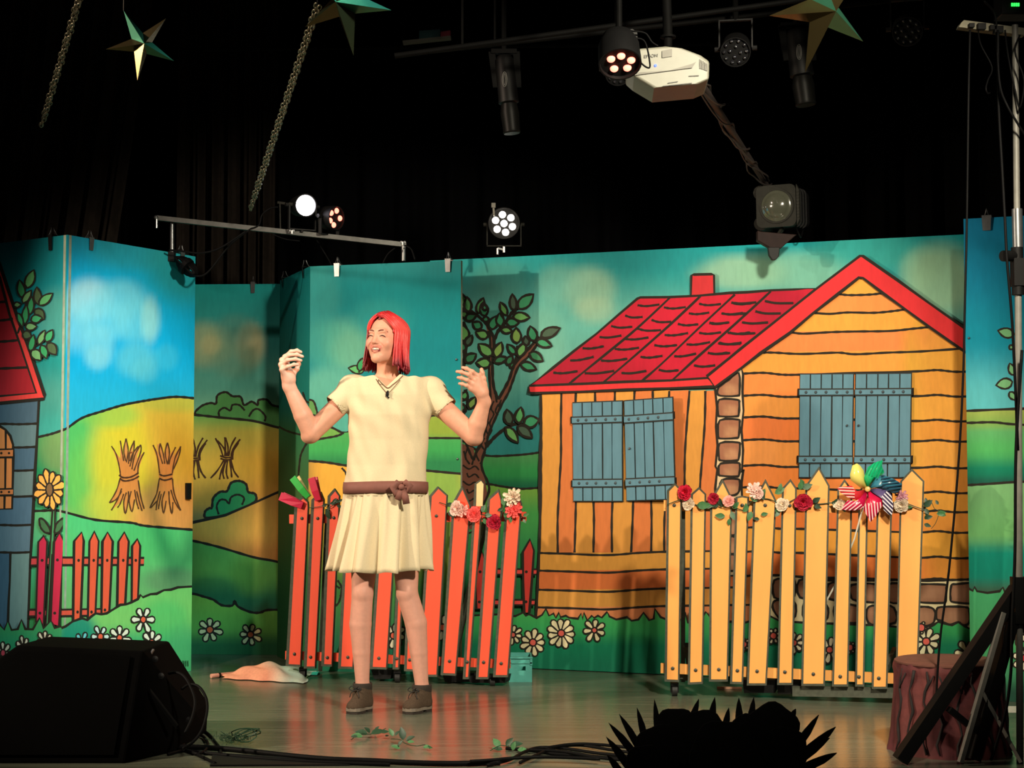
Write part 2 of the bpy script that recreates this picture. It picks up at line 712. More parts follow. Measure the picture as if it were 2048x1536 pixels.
rootA, A = flat('painted_flat', 'painted flat at far left with red roofed grey cottage and sunflower', A_END, CORNER, 0.0, 2.16)
A.begin('painted_sky')
A.fill(A.quad, shade([(470, (0, 128, 140)), (640, (0, 138, 146)), (720, (40, 158, 158)), (790, (96, 170, 158)), (850, (60, 160, 150))],
                     [(118, 640, 50, 60, (96, 165, 140), .5), (100, 760, 40, 80, (0, 120, 110), .5)]), 12)
A.end()
A.begin('painted_hill')
hillA = smooth_path(Z('2', [(-200, 380), (150, 372), (275, 345), (380, 320), (480, 285), (560, 252)]), 6)
A.fill(hillA + [(160, 1100), (-60, 1100)], shade([(850, (80, 160, 95)), (940, (30, 140, 90)), (1030, (60, 160, 110)), (1150, (90, 190, 120))],
       [(120, 900, 40, 50, (130, 150, 90), .6)]))
A.line(hillA, 5)
lawnA = smooth_path(Z('2', [(-100, 880), (250, 885), (400, 880), (480, 895), (600, 925)]), 5)
A.fill(lawnA + [(170, 1290), (-60, 1290)], shade([(1020, (96, 180, 120)), (1120, (70, 180, 130)), (1230, (60, 150, 90))]))
A.line(lawnA, 5)
A.end()
A.begin('painted_cottage', 'red roof and blue grey wall painted on the canvas')
wall = Z('2', [(-300, 90), (285, 78), (272, 330), (255, 620), (240, 950), (222, 1250)]) + Z('3', [(205, 515), (-300, 515)])
A.fill(wall, (92, 122, 140))
cols = [(78, 104, 122), (104, 132, 138), (80, 110, 132), (112, 136, 138), (84, 116, 140), (98, 128, 146), (88, 122, 140)]
ys = [85, 245, 415, 585, 775, 985, 1185]
xr = [284, 277, 270, 262, 250, 240, 228]
for i in range(6):
    A.fill(Z('2', [(-300, ys[i] + 8), (0, ys[i] + 3), (xr[i], ys[i]), (xr[i + 1], ys[i + 1]), (0, ys[i + 1]), (-300, ys[i + 1] + 8)]), cols[i])
A.fill(Z('2', [(75, 1188), (228, 1185), (215, 1536)]) + Z('3', [(205, 510), (60, 520)]), (116, 150, 150))
A.fill(Z('2', [(-300, 1188), (75, 1188), (66, 1536)]) + Z('3', [(60, 520), (-300, 520)]), (70, 104, 128))
for i in range(1, 7):
    A.curve(Z('2', [(-300, ys[i] + 6), (0, ys[i] + 2), (xr[i] * .5, ys[i] + 5), (xr[i], ys[i])]), 4.5)
A.line(Z('2', [(76, 1188), (72, 1400), (64, 1536)]) + Z('3', [(58, 480)]), 4.5)
A.line(Z('2', [(285, 78), (272, 330), (255, 620), (240, 950), (222, 1250)]) + Z('3', [(205, 515)]), 5.5)
# arched shutter
sh = Z('2', [(-60, 262), (0, 265), (40, 290), (75, 335), (95, 400), (97, 480), (95, 600), (88, 868), (-60, 872)])
A.shape(sh, (240, 148, 84), 5)
A.line(Z('2', [(42, 290), (42, 430)]), 4); A.line(Z('2', [(40, 495), (38, 720)]), 4); A.line(Z('2', [(34, 775), (32, 868)]), 4)
for y0, y1 in ((432, 492), (722, 770)):
    A.shape(Z('2', [(-60, y0 + 4), (97, y0), (97, y1), (-60, y1 + 2)]), (226, 134, 78), 4)
    A.dot(*Z('2', [(66, (y0 + y1) / 2)])[0], 2.4); A.dot(*Z('2', [(10, (y0 + y1) / 2)])[0], 2.4)
# roof
A.fill(Z('1', [(-250, -280), (0, 330), (120, 690), (220, 960), (325, 1280), (322, 1308), (0, 1338), (-250, 1350)]), (232, 66, 62))
A.fill(Z('1', [(-250, -120), (0, 425), (70, 690), (150, 920), (265, 1265), (0, 1288), (-250, 1300)]), (176, 34, 44))
A.line(Z('1', [(-250, -280), (0, 330), (120, 690), (220, 960), (325, 1280), (322, 1308), (0, 1338), (-250, 1350)]), 6)
A.line(Z('1', [(-250, -120), (0, 425), (70, 690), (150, 920), (265, 1265), (0, 1288), (-250, 1300)]), 5)
for p in ([(-200, 610), (0, 600), (48, 596)], [(-200, 742), (0, 735), (95, 722)], [(-200, 895), (0, 890), (140, 878)], [(-200, 1092), (0, 1086), (200, 1078)]):
    A.curve(Z('1', p), 5)
A.end()
A.begin('painted_bush', 'green leaves painted beside the red roof')
A.curve(Z('1', [(130, 830), (170, 700), (200, 560)]), 4)
A.curve(Z('1', [(215, 960), (290, 900), (340, 860)]), 4)
GL = [(96, 178, 110), (58, 158, 98), (120, 176, 112), (78, 100, 66), (66, 168, 108)]
for i, (x, y, a, l, w, c) in enumerate([(195, 495, 68, 140, 66, 0), (165, 570, 100, 135, 56, 1), (165, 605, 55, 110, 48, 2), (280, 620, 95, 130, 58, 3),
        (285, 620, 40, 130, 60, 0), (215, 690, 82, 130, 50, 1), (180, 760, 85, 140, 50, 1), (260, 650, -50, 100, 66, 3), (225, 730, 10, 85, 60, 4),
        (185, 780, 0, 85, 56, 2), (165, 830, -20, 70, 62, 3), (100, 620, 0, 55, 40, 2), (130, 680, -70, 110, 40, 1),
        (220, 960, 78, 125, 52, 1), (280, 910, 65, 115, 48, 2), (335, 890, 60, 100, 56, 4), (350, 900, -55, 105, 72, 3), (305, 915, -70, 105, 56, 1), (235, 950, -50, 100, 70, 2)]):
    p = Z('1', [(x, y)])[0]
    A.leaf(p[0], p[1], a, l * .2734, w * .2734, GL[c], 3.6)
A.end()
A.begin('painted_picket_fence', 'crimson pickets painted behind the sunflower')
CR = (196, 40, 74)
for z, p in (('2', [(228, 1225), (480, 1222), (480, 1278), (225, 1285)]), ('3', [(215, 378), (500, 375), (500, 425), (212, 428)])):
    A.shape(Z(z, p), (206, 70, 74), 4)
A.end()
A.begin('painted_sunflower', 'orange sunflower with a brown eye painted on the canvas')
stem = Z('2', [(388, 850), (400, 850), (398, 1000), (388, 1250), (385, 1530), (355, 1530), (362, 1250), (376, 1000)]) 
A.fill(Z('2', [(388, 840), (405, 840), (400, 1000), (392, 1250)]) + Z('3', [(370, 500), (335, 500)]) + Z('2', [(360, 1250), (374, 1000)]), (70, 150, 96))
A.line(Z('2', [(386, 850), (376, 1000), (362, 1250)]) + Z('3', [(335, 500)]), 3.5)
A.line(Z('2', [(404, 850), (400, 1000), (390, 1250)]) + Z('3', [(372, 500)]), 3.5)
A.line(Z('2', [(380, 1200)]) + Z('3', [(352, 500)]), 2.5)
A.shape(Z('2', [(370, 1035), (330, 960), (290, 940), (295, 1000), (330, 1042)]), (64, 110, 72), 4, True)
A.shape(Z('2', [(398, 1040), (415, 975), (470, 935), (468, 985), (430, 1040)]), (64, 110, 72), 4, True)
c = Z('2', [(362, 728)])[0]
for i in range(12):
    a = math.radians(15 + i * 30)
    d = (math.cos(a) * .78, math.sin(a))
    s = (-math.sin(a) * .78, math.cos(a))
    r0, r1, wd = 9, 37 + (i % 3) * 3, 7.6
    A.shape([(c[0] + d[0] * (r0 + (r1 - r0) * t) + s[0] * k * wd, c[1] + d[1] * (r0 + (r1 - r0) * t) + s[1] * k * wd)
             for t, k in ((0, .4), (.4, .8), (.75, 1), (1, 0), (.75, -1), (.4, -.8), (0, -.4))], (246, 176, 84), 3.2, True, n=3)
A.shape([(c[0] + 7.5 * math.cos(t), c[1] + 13.5 * math.sin(t)) for t in [i * .6283 for i in range(10)]], (126, 94, 58), 3)
A.end()
def painted_picket(art, top, bot, col, w=4.5):
    """top: left shoulder, tip, right shoulder; bot: left, right"""
    art.shape([top[0], top[1], top[2], bot[1], bot[0]], col, w)
A.begin('painted_picket', 'crimson picket painted behind the sunflower')
painted_picket(A, Z('2', [(280, 1112), (320, 1065), (345, 1112)]), Z('3', [(262, 470), (318, 500)]), CR)
A.dot(*Z('2', [(308, 1246)])[0], 3); A.dot(*Z('3', [(292, 403)])[0], 3)
A.end()
A.begin('painted_picket', 'crimson picket painted behind the sunflower')
painted_picket(A, Z('2', [(395, 1110), (435, 1045), (472, 1110)]), Z('3', [(368, 480), (432, 498)]), CR)
A.dot(*Z('2', [(420, 1243)])[0], 3); A.dot(*Z('3', [(400, 403)])[0], 3)
A.end()
A.begin('painted_lawn')
zz = Z('3', [(-300, 500), (0, 487), (30, 525), (58, 458), (85, 528), (130, 520), (157, 452), (185, 520), (240, 522), (290, 438), (318, 515), (372, 458), (402, 512), (440, 500), (470, 512), (485, 500), (540, 470)])
A.fill(zz + [(150, 1480), (-90, 1480)], shade([(1245, (60, 156, 96)), (1290, (44, 158, 112)), (1350, (20, 140, 100))]), 10)
A.line(zz, 5)
for (x, y, r, n, a) in ((22, 695, 88, 7, 10), (170, 650, 80, 7, 50), (325, 610, 82, 7, 20)):
    p = Z('3', [(x, y)])[0]
    A.daisy(p[0], p[1], r * .2734, n, a, .72, eye=(206, 76, 96), petal=(226, 226, 206))
A.end()

rootB, B = flat('painted_flat', 'brightly lit flat with blue sky, yellow hill and two wheat sheaves', CORNER, B_END, 0.0, 2.16)
B.begin('painted_sky')
B.fill(B.quad, shade([(470, (20, 150, 186)), (560, (0, 172, 220)), (700, (0, 172, 222)), (830, (40, 178, 212))],
    [(380, 520, 90, 90, (30, 146, 150), .8), (270, 500, 90, 40, (40, 158, 168), .5),
     (178, 600, 46, 42, (186, 226, 228), .75), (150, 640, 34, 60, (150, 214, 224), .5), (240, 600, 52, 40, (120, 206, 220), .7),
     (270, 640, 46, 46, (110, 202, 218), .7), (300, 640, 18, 46, (166, 222, 214), .6), (205, 640, 60, 40, (120, 206, 222), .6),
     (196, 690, 32, 44, (130, 206, 220), .7), (196, 715, 24, 24, (140, 208, 220), .5), (272, 720, 40, 34, (100, 196, 212), .7),
     (290, 740, 26, 26, (100, 196, 210), .5), (332, 715, 24, 26, (70, 186, 210), .5)]), 8)
B.end()
B.begin('painted_hill')
hillB = smooth_path(Z('2', [(380, 320), (480, 285), (600, 205), (750, 155), (900, 110), (1030, 84), (1150, 65), (1290, 50), (1450, 64)]), 6)
B.fill(hillB + [(420, 1075), (110, 1040)], shade([(790, (236, 190, 66)), (900, (246, 186, 62)), (1050, (240, 166, 78))],
    [(150, 900, 70, 160, (90, 190, 100), 1.0), (190, 960, 60, 90, (120, 200, 90), .8), (240, 920, 60, 120, (240, 208, 50), .85),
     (230, 1010, 60, 40, (220, 210, 70), .7), (350, 800, 90, 24, (196, 190, 70), .7), (220, 830, 60, 26, (150, 200, 80), .7), (330, 1020, 80, 50, (240, 158, 84), .8)]), 9)
B.line(hillB, 5)
B.end()
B.begin('painted_meadow')
mead = smooth_path(Z('2', [(400, 880), (480, 895), (700, 950), (950, 970), (1050, 992), (1250, 1010), (1450, 1026)]), 5)
B.fill(mead + [(420, 1260), (110, 1300)], shade([(1030, (86, 200, 120)), (1120, (100, 196, 116)), (1200, (110, 180, 110))],
    [(345, 1160, 60, 26, (100, 140, 100), .7), (300, 1080, 60, 40, (80, 196, 110), .6), (180, 1050, 40, 30, (90, 206, 130), .5)]), 9)
B.line(mead, 5)
B.end()
for nm, off in (('a', 0), ('b', 1)):
    B.begin('painted_sheaf', 'orange wheat sheaf painted on the yellow hill')
    if off == 0:
        body = [(815, 410), (850, 460), (880, 500), (880, 370), (905, 480), (922, 355), (935, 470), (982, 370), (965, 470), (1028, 400), (1000, 500), (1055, 455), (1020, 560), (1012, 640),
                (1020, 720), (1055, 870), (1030, 880), (990, 800), (965, 890), (940, 810), (917, 905), (905, 800), (815, 880), (870, 790), (800, 825), (850, 740), (878, 660), (870, 560), (840, 470)]
        lines = [[(815, 410), (850, 470), (872, 560), (882, 625)], [(880, 370), (895, 460), (905, 520)], [(922, 355), (905, 440), (920, 520)], [(922, 355), (938, 440), (925, 530)],
                 [(982, 370), (950, 450), (940, 540)], [(982, 370), (978, 450), (950, 560)], [(1028, 400), (985, 480), (965, 580)], [(1028, 400), (1030, 450), (980, 590)],
                 [(1055, 455), (1015, 540), (1008, 615)], [(1012, 410), (975, 460), (950, 520)],
                 [(878, 650), (850, 740), (800, 825)], [(890, 720), (860, 800), (815, 880)], [(905, 760), (880, 830), (860, 860)], [(925, 750), (905, 820), (917, 905), (938, 810), (940, 740)],
                 [(960, 740), (945, 810), (965, 890), (985, 800)], [(985, 730), (1000, 820), (1015, 870)], [(1000, 740), (1020, 820), (1040, 885)], [(1012, 660), (1030, 780), (1055, 870)], [(800, 825), (850, 800), (890, 740)]]
        band = [[(872, 620), (900, 640), (960, 635), (1015, 605)], [(875, 645), (910, 665), (970, 655), (1018, 630)]]
    else:
        body = [(1120, 402), (1160, 460), (1150, 400), (1172, 390), (1195, 480), (1225, 385), (1235, 480), (1285, 418), (1265, 490), (1322, 412), (1285, 540), (1262, 630), (1275, 730), (1322, 880),
                (1290, 850), (1258, 905), (1235, 820), (1198, 900), (1190, 800), (1140, 870), (1160, 790), (1097, 862), (1140, 760), (1165, 660), (1160, 540)]
        lines = [[(1120, 402), (1150, 480), (1168, 610)], [(1172, 390), (1165, 450), (1190, 540)], [(1172, 390), (1195, 470), (1205, 540)], [(1225, 385), (1208, 460), (1225, 545)], [(1225, 385), (1240, 450), (1228, 540)],
                 [(1285, 418), (1250, 490), (1235, 545)], [(1322, 412), (1280, 500), (1260, 610)], [(1322, 412), (1310, 480), (1270, 580)],
                 [(1165, 650), (1145, 760), (1097, 862), (1150, 810)], [(1170, 740), (1150, 820), (1142, 878)], [(1180, 760), (1165, 830), (1160, 870)], [(1205, 740), (1185, 820), (1198, 900), (1215, 810)],
                 [(1235, 740), (1240, 820), (1258, 905), (1265, 820)], [(1250, 730), (1280, 820), (1322, 880)], [(1262, 650), (1275, 760), (1322, 880)]]
        band = [[(1165, 615), (1200, 628), (1262, 615)], [(1165, 645), (1205, 660), (1262, 645)]]
    B.fill(Z('2', body), shade([(870, (236, 150, 84)), (940, (232, 138, 66)), (1030, (238, 150, 72))]), 14)
    for l in lines:
        B.curve(Z('2', l), 2.6, (92, 58, 34), n=4)
    for l in band:
        B.curve(Z('2', l), 3.2, (80, 48, 30), n=4)
    B.end()
B.begin('painted_picket_fence', 'orange red picket fence painted on the meadow')
OR = (242, 94, 62)
for z, p in (('2', [(430, 1225), (1055, 1228), (1052, 1278), (430, 1280)]), ('3', [(440, 378), (760, 372), (760, 420), (440, 425)])):
    B.shape(Z(z, p), (226, 86, 66), 4)
for tx, ty, x0, x1, sy, b0, b1, by in ((598, 1040, 543, 613, 1105, 535, 590, 450), (690, 1035, 655, 722, 1105, 643, 697, 440), (787, 1040, 750, 825, 1108, 742, 800, 405),
                                       (910, 1040, 867, 942, 1108, 858, 916, 345), (1005, 1090, 967, 1026, 1140, 964, 1008, 315)):
    painted_picket(B, Z('2', [(x0, sy), (tx, ty), (x1, sy)]), Z('3', [(b0, by + 20), (b1, by - 10)]), OR)
    B.dot(*Z('2', [((x0 + x1) / 2 - 3, 1246)])[0], 2.6, 3.2)
for x, y in ((568, 395), (670, 395), (768, 380)):
    B.dot(*Z('3', [(x, y)])[0], 2.6, 3.2)
B.end()
B.begin('painted_lawn')
mound = Z('3', [(430, 520), (480, 500), (530, 465), (600, 440), (640, 455), (665, 430), (700, 405), (740, 412), (780, 405), (830, 375), (880, 343), (920, 340), (960, 325), (1010, 300), (1028, 270), (1045, 288), (1100, 265), (1145, 262), (1200, 235), (1250, 232), (1300, 215), (1350, 212), (1460, 204)])
B.fill(mound + [(430, 1420), (110, 1480)], shade([(1180, (120, 204, 110)), (1240, (130, 206, 110)), (1290, (60, 178, 116)), (1360, (70, 176, 120))],
    [(155, 1270, 40, 50, (0, 140, 120), .9), (330, 1240, 50, 40, (70, 196, 110), .6), (370, 1300, 40, 50, (80, 176, 110), .7)]), 9)
B.line(mound, 5)
for (x, y, r, n, a, c) in ((600, 620, 78, 6, 55, (110, 206, 214)), (735, 575, 82, 6, 0, (212, 232, 226)), (875, 585, 95, 7, 270, (240, 240, 218)), (1048, 450, 98, 6, 300, (240, 240, 220)), (1110, 618, 92, 7, 275, (240, 240, 220))):
    p = Z('3', [(x, y)])[0]
    B.daisy(p[0], p[1], r * .2734, n, a, .86, petal=c, eye=(238, 100, 70), reye=7)
# painted number and the latch mark
for l in ([(1338, 750), (1332, 773), (1350, 773)], [(1346, 752), (1347, 794)], [(1360, 750), (1361, 792)], [(1374, 750), (1376, 790)]):
    B.line(Z('3', l), 1.6, (30, 70, 40), wob=0)
B.end()
m = MB()
p = [B.at(u, v, 0.006) for u, v in Z('2', [(1356, 680), (1389, 680), (1387, 800), (1356, 798)])]
m.prism(p, B.n * 0.012)
link('latch_plate', m, M_BLACK, rootB)

# ================================================================== rear left flat, in the recess
C0, C1 = plan(300, 566, 9.12), plan(566, 568, 9.08)
rootC, C = flat('painted_flat', 'dim rear flat with bushes and ochre path in the recess', C0, C1, 0.0, 2.10)
C.begin('painted_sky')
C.fill(C.quad, shade([(570, (20, 146, 146)), (680, (50, 154, 150)), (770, (90, 170, 154)), (830, (126, 190, 156))],
    [(410, 690, 44, 44, (150, 176, 140), .9), (440, 690, 36, 34, (160, 180, 136), .6), (500, 690, 30, 42, (190, 186, 140), .9), (470, 720, 50, 34, (110, 160, 136), .7), (470, 660, 40, 30, (90, 150, 136), .6), (420, 690, 20, 20, (190, 190, 140), .6)]), 9)
C.end()
C.begin('painted_bush', 'row of green bushes painted on the horizon')
C.shape(Z('2', [(1435, 182), (1470, 120), (1540, 95), (1580, 100), (1590, 40), (1650, 15), (1700, 45), (1760, 50), (1785, 110), (1840, 85), (1885, 110), (1890, 75), (1950, 70), (1990, 110), (2060, 140), (2060, 275), (1850, 228), (1650, 205)]), (84, 150, 84), 4.5, True)
C.curve(Z('2', [(1610, 210), (1600, 160), (1640, 130), (1685, 150), (1700, 110), (1750, 110), (1790, 150)]), 4)
C.curve(Z('2', [(1820, 195), (1850, 150), (1890, 140), (1940, 190), (1935, 230)]), 4)
C.end()
C.begin('painted_hill')
hc = smooth_path(Z('2', [(1100, 160), (1405, 180), (1600, 200), (1850, 226), (2000, 266), (2150, 300)]), 5)
C.fill(hc + [(600, 1050), (300, 1050)], shade([(830, (120, 180, 90)), (870, (200, 180, 76)), (930, (236, 180, 66)), (1000, (220, 156, 66)), (1040, (150, 130, 80))]), 10)
C.line(hc, 5)
C.end()
for ox in (0, -240):
    C.begin('painted_sheaf', 'loose brown wheat sheaf painted on the hill')
    for l in ([(1575, 352), (1610, 420), (1632, 488)], [(1590, 370), (1640, 430), (1645, 485)], [(1645, 345), (1648, 420), (1655, 485)], [(1650, 350), (1668, 420), (1662, 485)],
              [(1725, 345), (1690, 410), (1672, 485)], [(1757, 360), (1705, 430), (1690, 485)], [(1745, 385), (1710, 440), (1700, 488)],
              [(1640, 510), (1590, 590), (1540, 645)], [(1650, 512), (1620, 590), (1605, 655)], [(1655, 512), (1630, 600), (1640, 650)], [(1665, 512), (1655, 600), (1668, 650)], [(1680, 512), (1690, 580), (1695, 640)], [(1690, 512), (1710, 590), (1745, 640)],
              [(1610, 480), (1650, 495), (1708, 490)], [(1612, 500), (1655, 512), (1708, 502)]):
        C.curve(Z('2', [(x + ox, y - ox * 0.02) for x, y in l]), 3.4, (76, 44, 24), n=3)
    C.end()
C.begin('painted_bush', 'round green bush painted beside the path')
C.shape(Z('2', [(1510, 935), (1500, 890), (1530, 865), (1550, 860), (1560, 790), (1610, 745), (1660, 740), (1690, 680), (1750, 665), (1800, 690), (1815, 745), (1865, 760), (1870, 810), (1790, 860), (1650, 915)]), (52, 150, 92), 5, True)
C.curve(Z('2', [(1600, 910), (1585, 850), (1610, 805), (1650, 805), (1675, 830), (1690, 785), (1740, 765), (1785, 790), (1770, 840)]), 4)
C.end()
C.begin('painted_path', 'ochre path painted between green banks')
pth = Z('2', [(1300, 995), (1405, 970), (1520, 945), (1650, 915), (1850, 830), (2000, 762), (2150, 700), (2150, 1290), (2000, 1250), (1850, 1222), (1600, 1148), (1405, 1102), (1300, 1090)])
C.fill(pth, shade([(990, (210, 156, 72)), (1060, (240, 176, 80)), (1110, (226, 146, 70))]))
C.line(Z('2', [(1300, 995), (1405, 970), (1520, 945), (1650, 915), (1850, 830), (2000, 762), (2150, 700)]), 5)
C.fill(Z('2', [(1300, 1090), (1405, 1102), (1600, 1148), (1850, 1222), (2000, 1250), (2150, 1290)]) + [(600, 1260), (300, 1260)],
       shade([(1085, (100, 180, 90)), (1150, (120, 190, 90)), (1200, (50, 120, 80)), (1230, (56, 104, 76))], [(500, 1150, 40, 40, (120, 170, 70), .6), (420, 1180, 60, 30, (20, 100, 70), .6)]), 10)
C.curve(Z('2', [(1300, 1090), (1405, 1102), (1600, 1148), (1850, 1222), (2000, 1250), (2150, 1290)]), 5)
C.end()
C.begin('painted_lawn')
ml = smooth_path(Z('3', [(1300, 260), (1415, 262), (1480, 280), (1560, 305), (1620, 345), (1700, 348), (1715, 312), (1740, 355), (1830, 395), (1900, 400), (1960, 380), (2100, 380)]), 3)
C.fill(ml + [(600, 1330), (300, 1330)], shade([(1190, (136, 196, 80)), (1250, (110, 180, 80)), (1290, (40, 104, 64))]), 10)  # shade at the foot of the recess painted into the lawn
C.line(ml, 5)
for (x, y, r, n, a) in ((1535, 525, 90, 7, 270), (1832, 560, 82, 7, 285)):
    p = Z('3', [(x, y)])[0]
    C.daisy(p[0], p[1], r * .2734, n, a, 1.0, petal=(222, 212, 160), eye=(226, 100, 60))
C.end()

# ================================================================== centre flat and its return
F0, F1 = plan(620, 531, 8.39), plan(922, 519, 8.15)
G0 = plan(560, 560, 9.02)
FH = 2.112
rootG, Gq = flat('painted_flat', 'shadowed return flat receding behind the centre flat', G0, F0, 0.0, FH)
Gq.begin('painted_landscape')
Gq.fill(Gq.quad, shade([(540, (0, 110, 112)), (800, (20, 120, 112)), (870, (50, 120, 80)), (1000, (70, 110, 60)), (1250, (40, 100, 60))]), 14)
Gq.curve(Z('4', [(150, 1170), (230, 1225), (320, 1255), (420, 1275)]), 4)
Gq.curve(Z('4', [(420, 1275), (380, 1330), (350, 1390), (340, 1440), (330, 1540)]), 4)
Gq.curve(Z('4', [(360, 970), (380, 1030), (400, 1040), (430, 1060)]), 4)
Gq.end()
rootF, F = flat('painted_flat', 'teal centre flat standing right behind the red fence', F0, F1, 0.0, FH)
F.begin('painted_sky')
F.fill(F.quad, shade([(520, (30, 132, 136)), (580, (0, 132, 138)), (700, (0, 126, 136)), (790, (10, 136, 142)), (860, (60, 160, 148))],
    [(640, 600, 40, 80, (60, 156, 150), .5), (690, 690, 44, 52, (92, 172, 150), .8), (650, 690, 44, 50, (70, 164, 150), .6), (705, 700, 40, 40, (110, 176, 146), .5), (660, 780, 60, 46, (100, 180, 160), .8), (690, 840, 80, 30, (90, 178, 164), .8),
     (900, 830, 40, 30, (70, 176, 164), .6), (760, 640, 60, 40, (50, 156, 150), .4)]), 9)
F.end()
F.begin('painted_bush', 'small leafy sprig painted beside the performer')
for (x, y, a, l, w, c) in ((780, 825, 170, 110, 56, 0), (745, 825, 75, 90, 46, 1), (775, 820, 55, 80, 40, 2)):
    p = Z('4', [(x, y)])[0]
    F.leaf(p[0], p[1], a, l * .293, w * .293, GL[c], 3.4)
F.curve(Z('4', [(740, 835), (760, 820), (800, 800)]), 3.4)
F.shape(Z('4', [(380, 1100), (395, 1030), (430, 1030), (450, 1075), (455, 1130)]), (96, 150, 84), 4, True)
F.end()
F.begin('painted_hill')
F.fill(Z('4', [(300, 1270), (460, 1190), (580, 1215), (640, 1245), (700, 1235), (1210, 1130), (1300, 1122), (1470, 1120), (1470, 1620), (300, 1620)]),
       shade([(840, (120, 170, 84)), (880, (110, 170, 80)), (920, (60, 160, 84)), (985, (90, 165, 80))], [(890, 850, 60, 26, (150, 170, 60), .8)]), 12)
F.curve(Z('4', [(400, 1215), (470, 1190), (560, 1213), (640, 1248), (720, 1225)]), 4.5)
F.curve(Z('4', [(1180, 1140), (1300, 1124), (1360, 1118)]), 4.5)
F.fill(Z('4', [(380, 1310), (480, 1290), (590, 1270), (640, 1248), (720, 1240), (1210, 1284), (1470, 1285), (1470, 1530), (1210, 1505), (700, 1490), (380, 1430)]),
       shade([(866, (76, 170, 92)), (900, (60, 164, 88)), (925, (40, 130, 80))]), 12)
F.curve(Z('4', [(400, 1308), (480, 1290), (590, 1270), (640, 1248)]), 4.5)
F.curve(Z('4', [(1180, 1284), (1300, 1284), (1470, 1285)]), 4.5)
F.end()
F.begin('painted_path', 'yellow ochre path painted on the canvas')
F.fill(Z('4', [(330, 1420), (400, 1440), (520, 1450), (660, 1472), (900, 1480), (1210, 1505), (1470, 1530), (1470, 2900), (330, 2900)]),
       shade([(930, (226, 170, 66)), (1040, (220, 164, 60)), (1100, (150, 160, 64)), (1180, (70, 140, 74)), (1320, (20, 110, 84))],
             [(880, 1000, 60, 120, (120, 176, 80), .9), (600, 1000, 30, 200, (120, 100, 60), .6)]), 14)
F.curve(Z('4', [(330, 1430), (400, 1440), (520, 1450), (660, 1472), (760, 1480)]), 5)
F.curve(Z('4', [(1180, 1503), (1300, 1515), (1470, 1530)]), 5)
F.curve(Z('R', [(440, 110), (465, 140), (470, 180)]), 4)
F.curve(Z('R', [(415, 800), (440, 850), (425, 930), (400, 960)]), 4)
F.curve(Z('R', [(430, 850), (400, 830)]), 4)
F.curve(Z('R', [(430, 900), (455, 870)]), 4)
F.end()
for x, y in ((760, 1140), (1060, 1090)):
    F.begin('painted_daisy')
    p = Z('R', [(x, y)])[0]
    F.daisy(p[0], p[1], 24, 8, 10)
    F.end()
# rivets in the flat's edge
for u, v in ((913, 719), (915, 918)):
    m = MB()
    m.ball(F.at(u, v, 0.004), 0.006, 8, 6)
    link('rivet', m, M_STEEL, rootF)
# ================================================================== large cottage backdrop
D0, D1 = plan(860, 522, 8.68), plan(1945, 461, 7.69)
rootD, D = flat('painted_backdrop', 'wide cloth backdrop with red roofed orange cottage and tree', D0, D1, 0.0, 2.18, edge=M_BATTEN)
rootD['kind'] = 'thing'
D.begin('painted_sky')
D.fill(D.quad, shade([(470, (0, 150, 158)), (540, (40, 158, 160)), (640, (100, 182, 170)), (760, (110, 180, 166)), (880, (50, 140, 140)), (950, (40, 130, 120))],
    [(1180, 580, 50, 46, (150, 200, 172), .8), (1120, 570, 50, 40, (120, 184, 166), .6), (1190, 620, 40, 26, (170, 204, 170), .5), (1480, 545, 90, 34, (150, 196, 166), .8), (1590, 545, 110, 40, (140, 196, 166), .6),
     (1740, 500, 120, 40, (60, 164, 150), .5), (1880, 560, 70, 70, (150, 196, 160), .85), (1840, 540, 40, 40, (150, 196, 160), .4), (1300, 520, 120, 26, (30, 150, 156), .7),
     (1010, 720, 70, 130, (70, 150, 140), .5), (1060, 860, 60, 90, (40, 124, 124), .5), (1090, 690, 40, 80, (120, 186, 166), .6), (1000, 560, 60, 40, (90, 160, 140), .4)]), 11)
D.end()
D.begin('painted_hill')
h1 = Z('5', [(-60, 1360), (80, 1370), (160, 1420), (250, 1472), (430, 1470), (560, 1458), (620, 1448), (640, 1448)])
D.fill(h1 + Z('6', [(290, 1200), (-200, 1200)]), shade([(905, (80, 150, 90)), (945, (50, 150, 80)), (975, (20, 96, 70))]), 12)
D.curve(h1, 4.5)
h2 = Z('6', [(-260, 120), (-80, 125), (0, 138), (80, 150), (150, 156), (265, 148)])
D.fill(h2 + Z('6', [(270, 1200), (-260, 1200)]), shade([(975, (120, 170, 70)), (1030, (70, 160, 80)), (1100, (50, 140, 80)), (1180, (40, 120, 70))]), 12)
D.curve(h2, 4.5)
D.end()
# --- tree
BARK = (126, 78, 62)
D.begin('painted_tree', 'brown forked tree with green leaves painted on the cloth')
D.fill(Z('5', [(270, 560), (300, 690), (290, 850), (300, 1000), (330, 1085), (400, 960), (430, 850), (520, 760), (610, 660), (625, 672), (540, 790), (470, 860), (430, 960), (400, 1040), (350, 1130),
                (300, 1240), (260, 1330), (250, 1400), (220, 1540)]) + Z('6', [(-80, 200), (-150, 420), (-260, 420), (-240, 200)]) + Z('5', [(0, 1540), (-20, 1400), (80, 1390), (160, 1420), (170, 1470), (230, 1330), (260, 1200), (275, 1080), (262, 900), (275, 700), (240, 570)]), BARK)
D.curve(Z('5', [(85, 470), (150, 490), (220, 545), (265, 600), (300, 690), (290, 850), (298, 1000), (330, 1088)]), 6)
D.curve(Z('5', [(330, 1088), (400, 960), (440, 850), (520, 760), (610, 660)]), 6)
D.curve(Z('5', [(300, 690), (330, 620), (380, 560), (420, 500), (460, 470)]), 7)
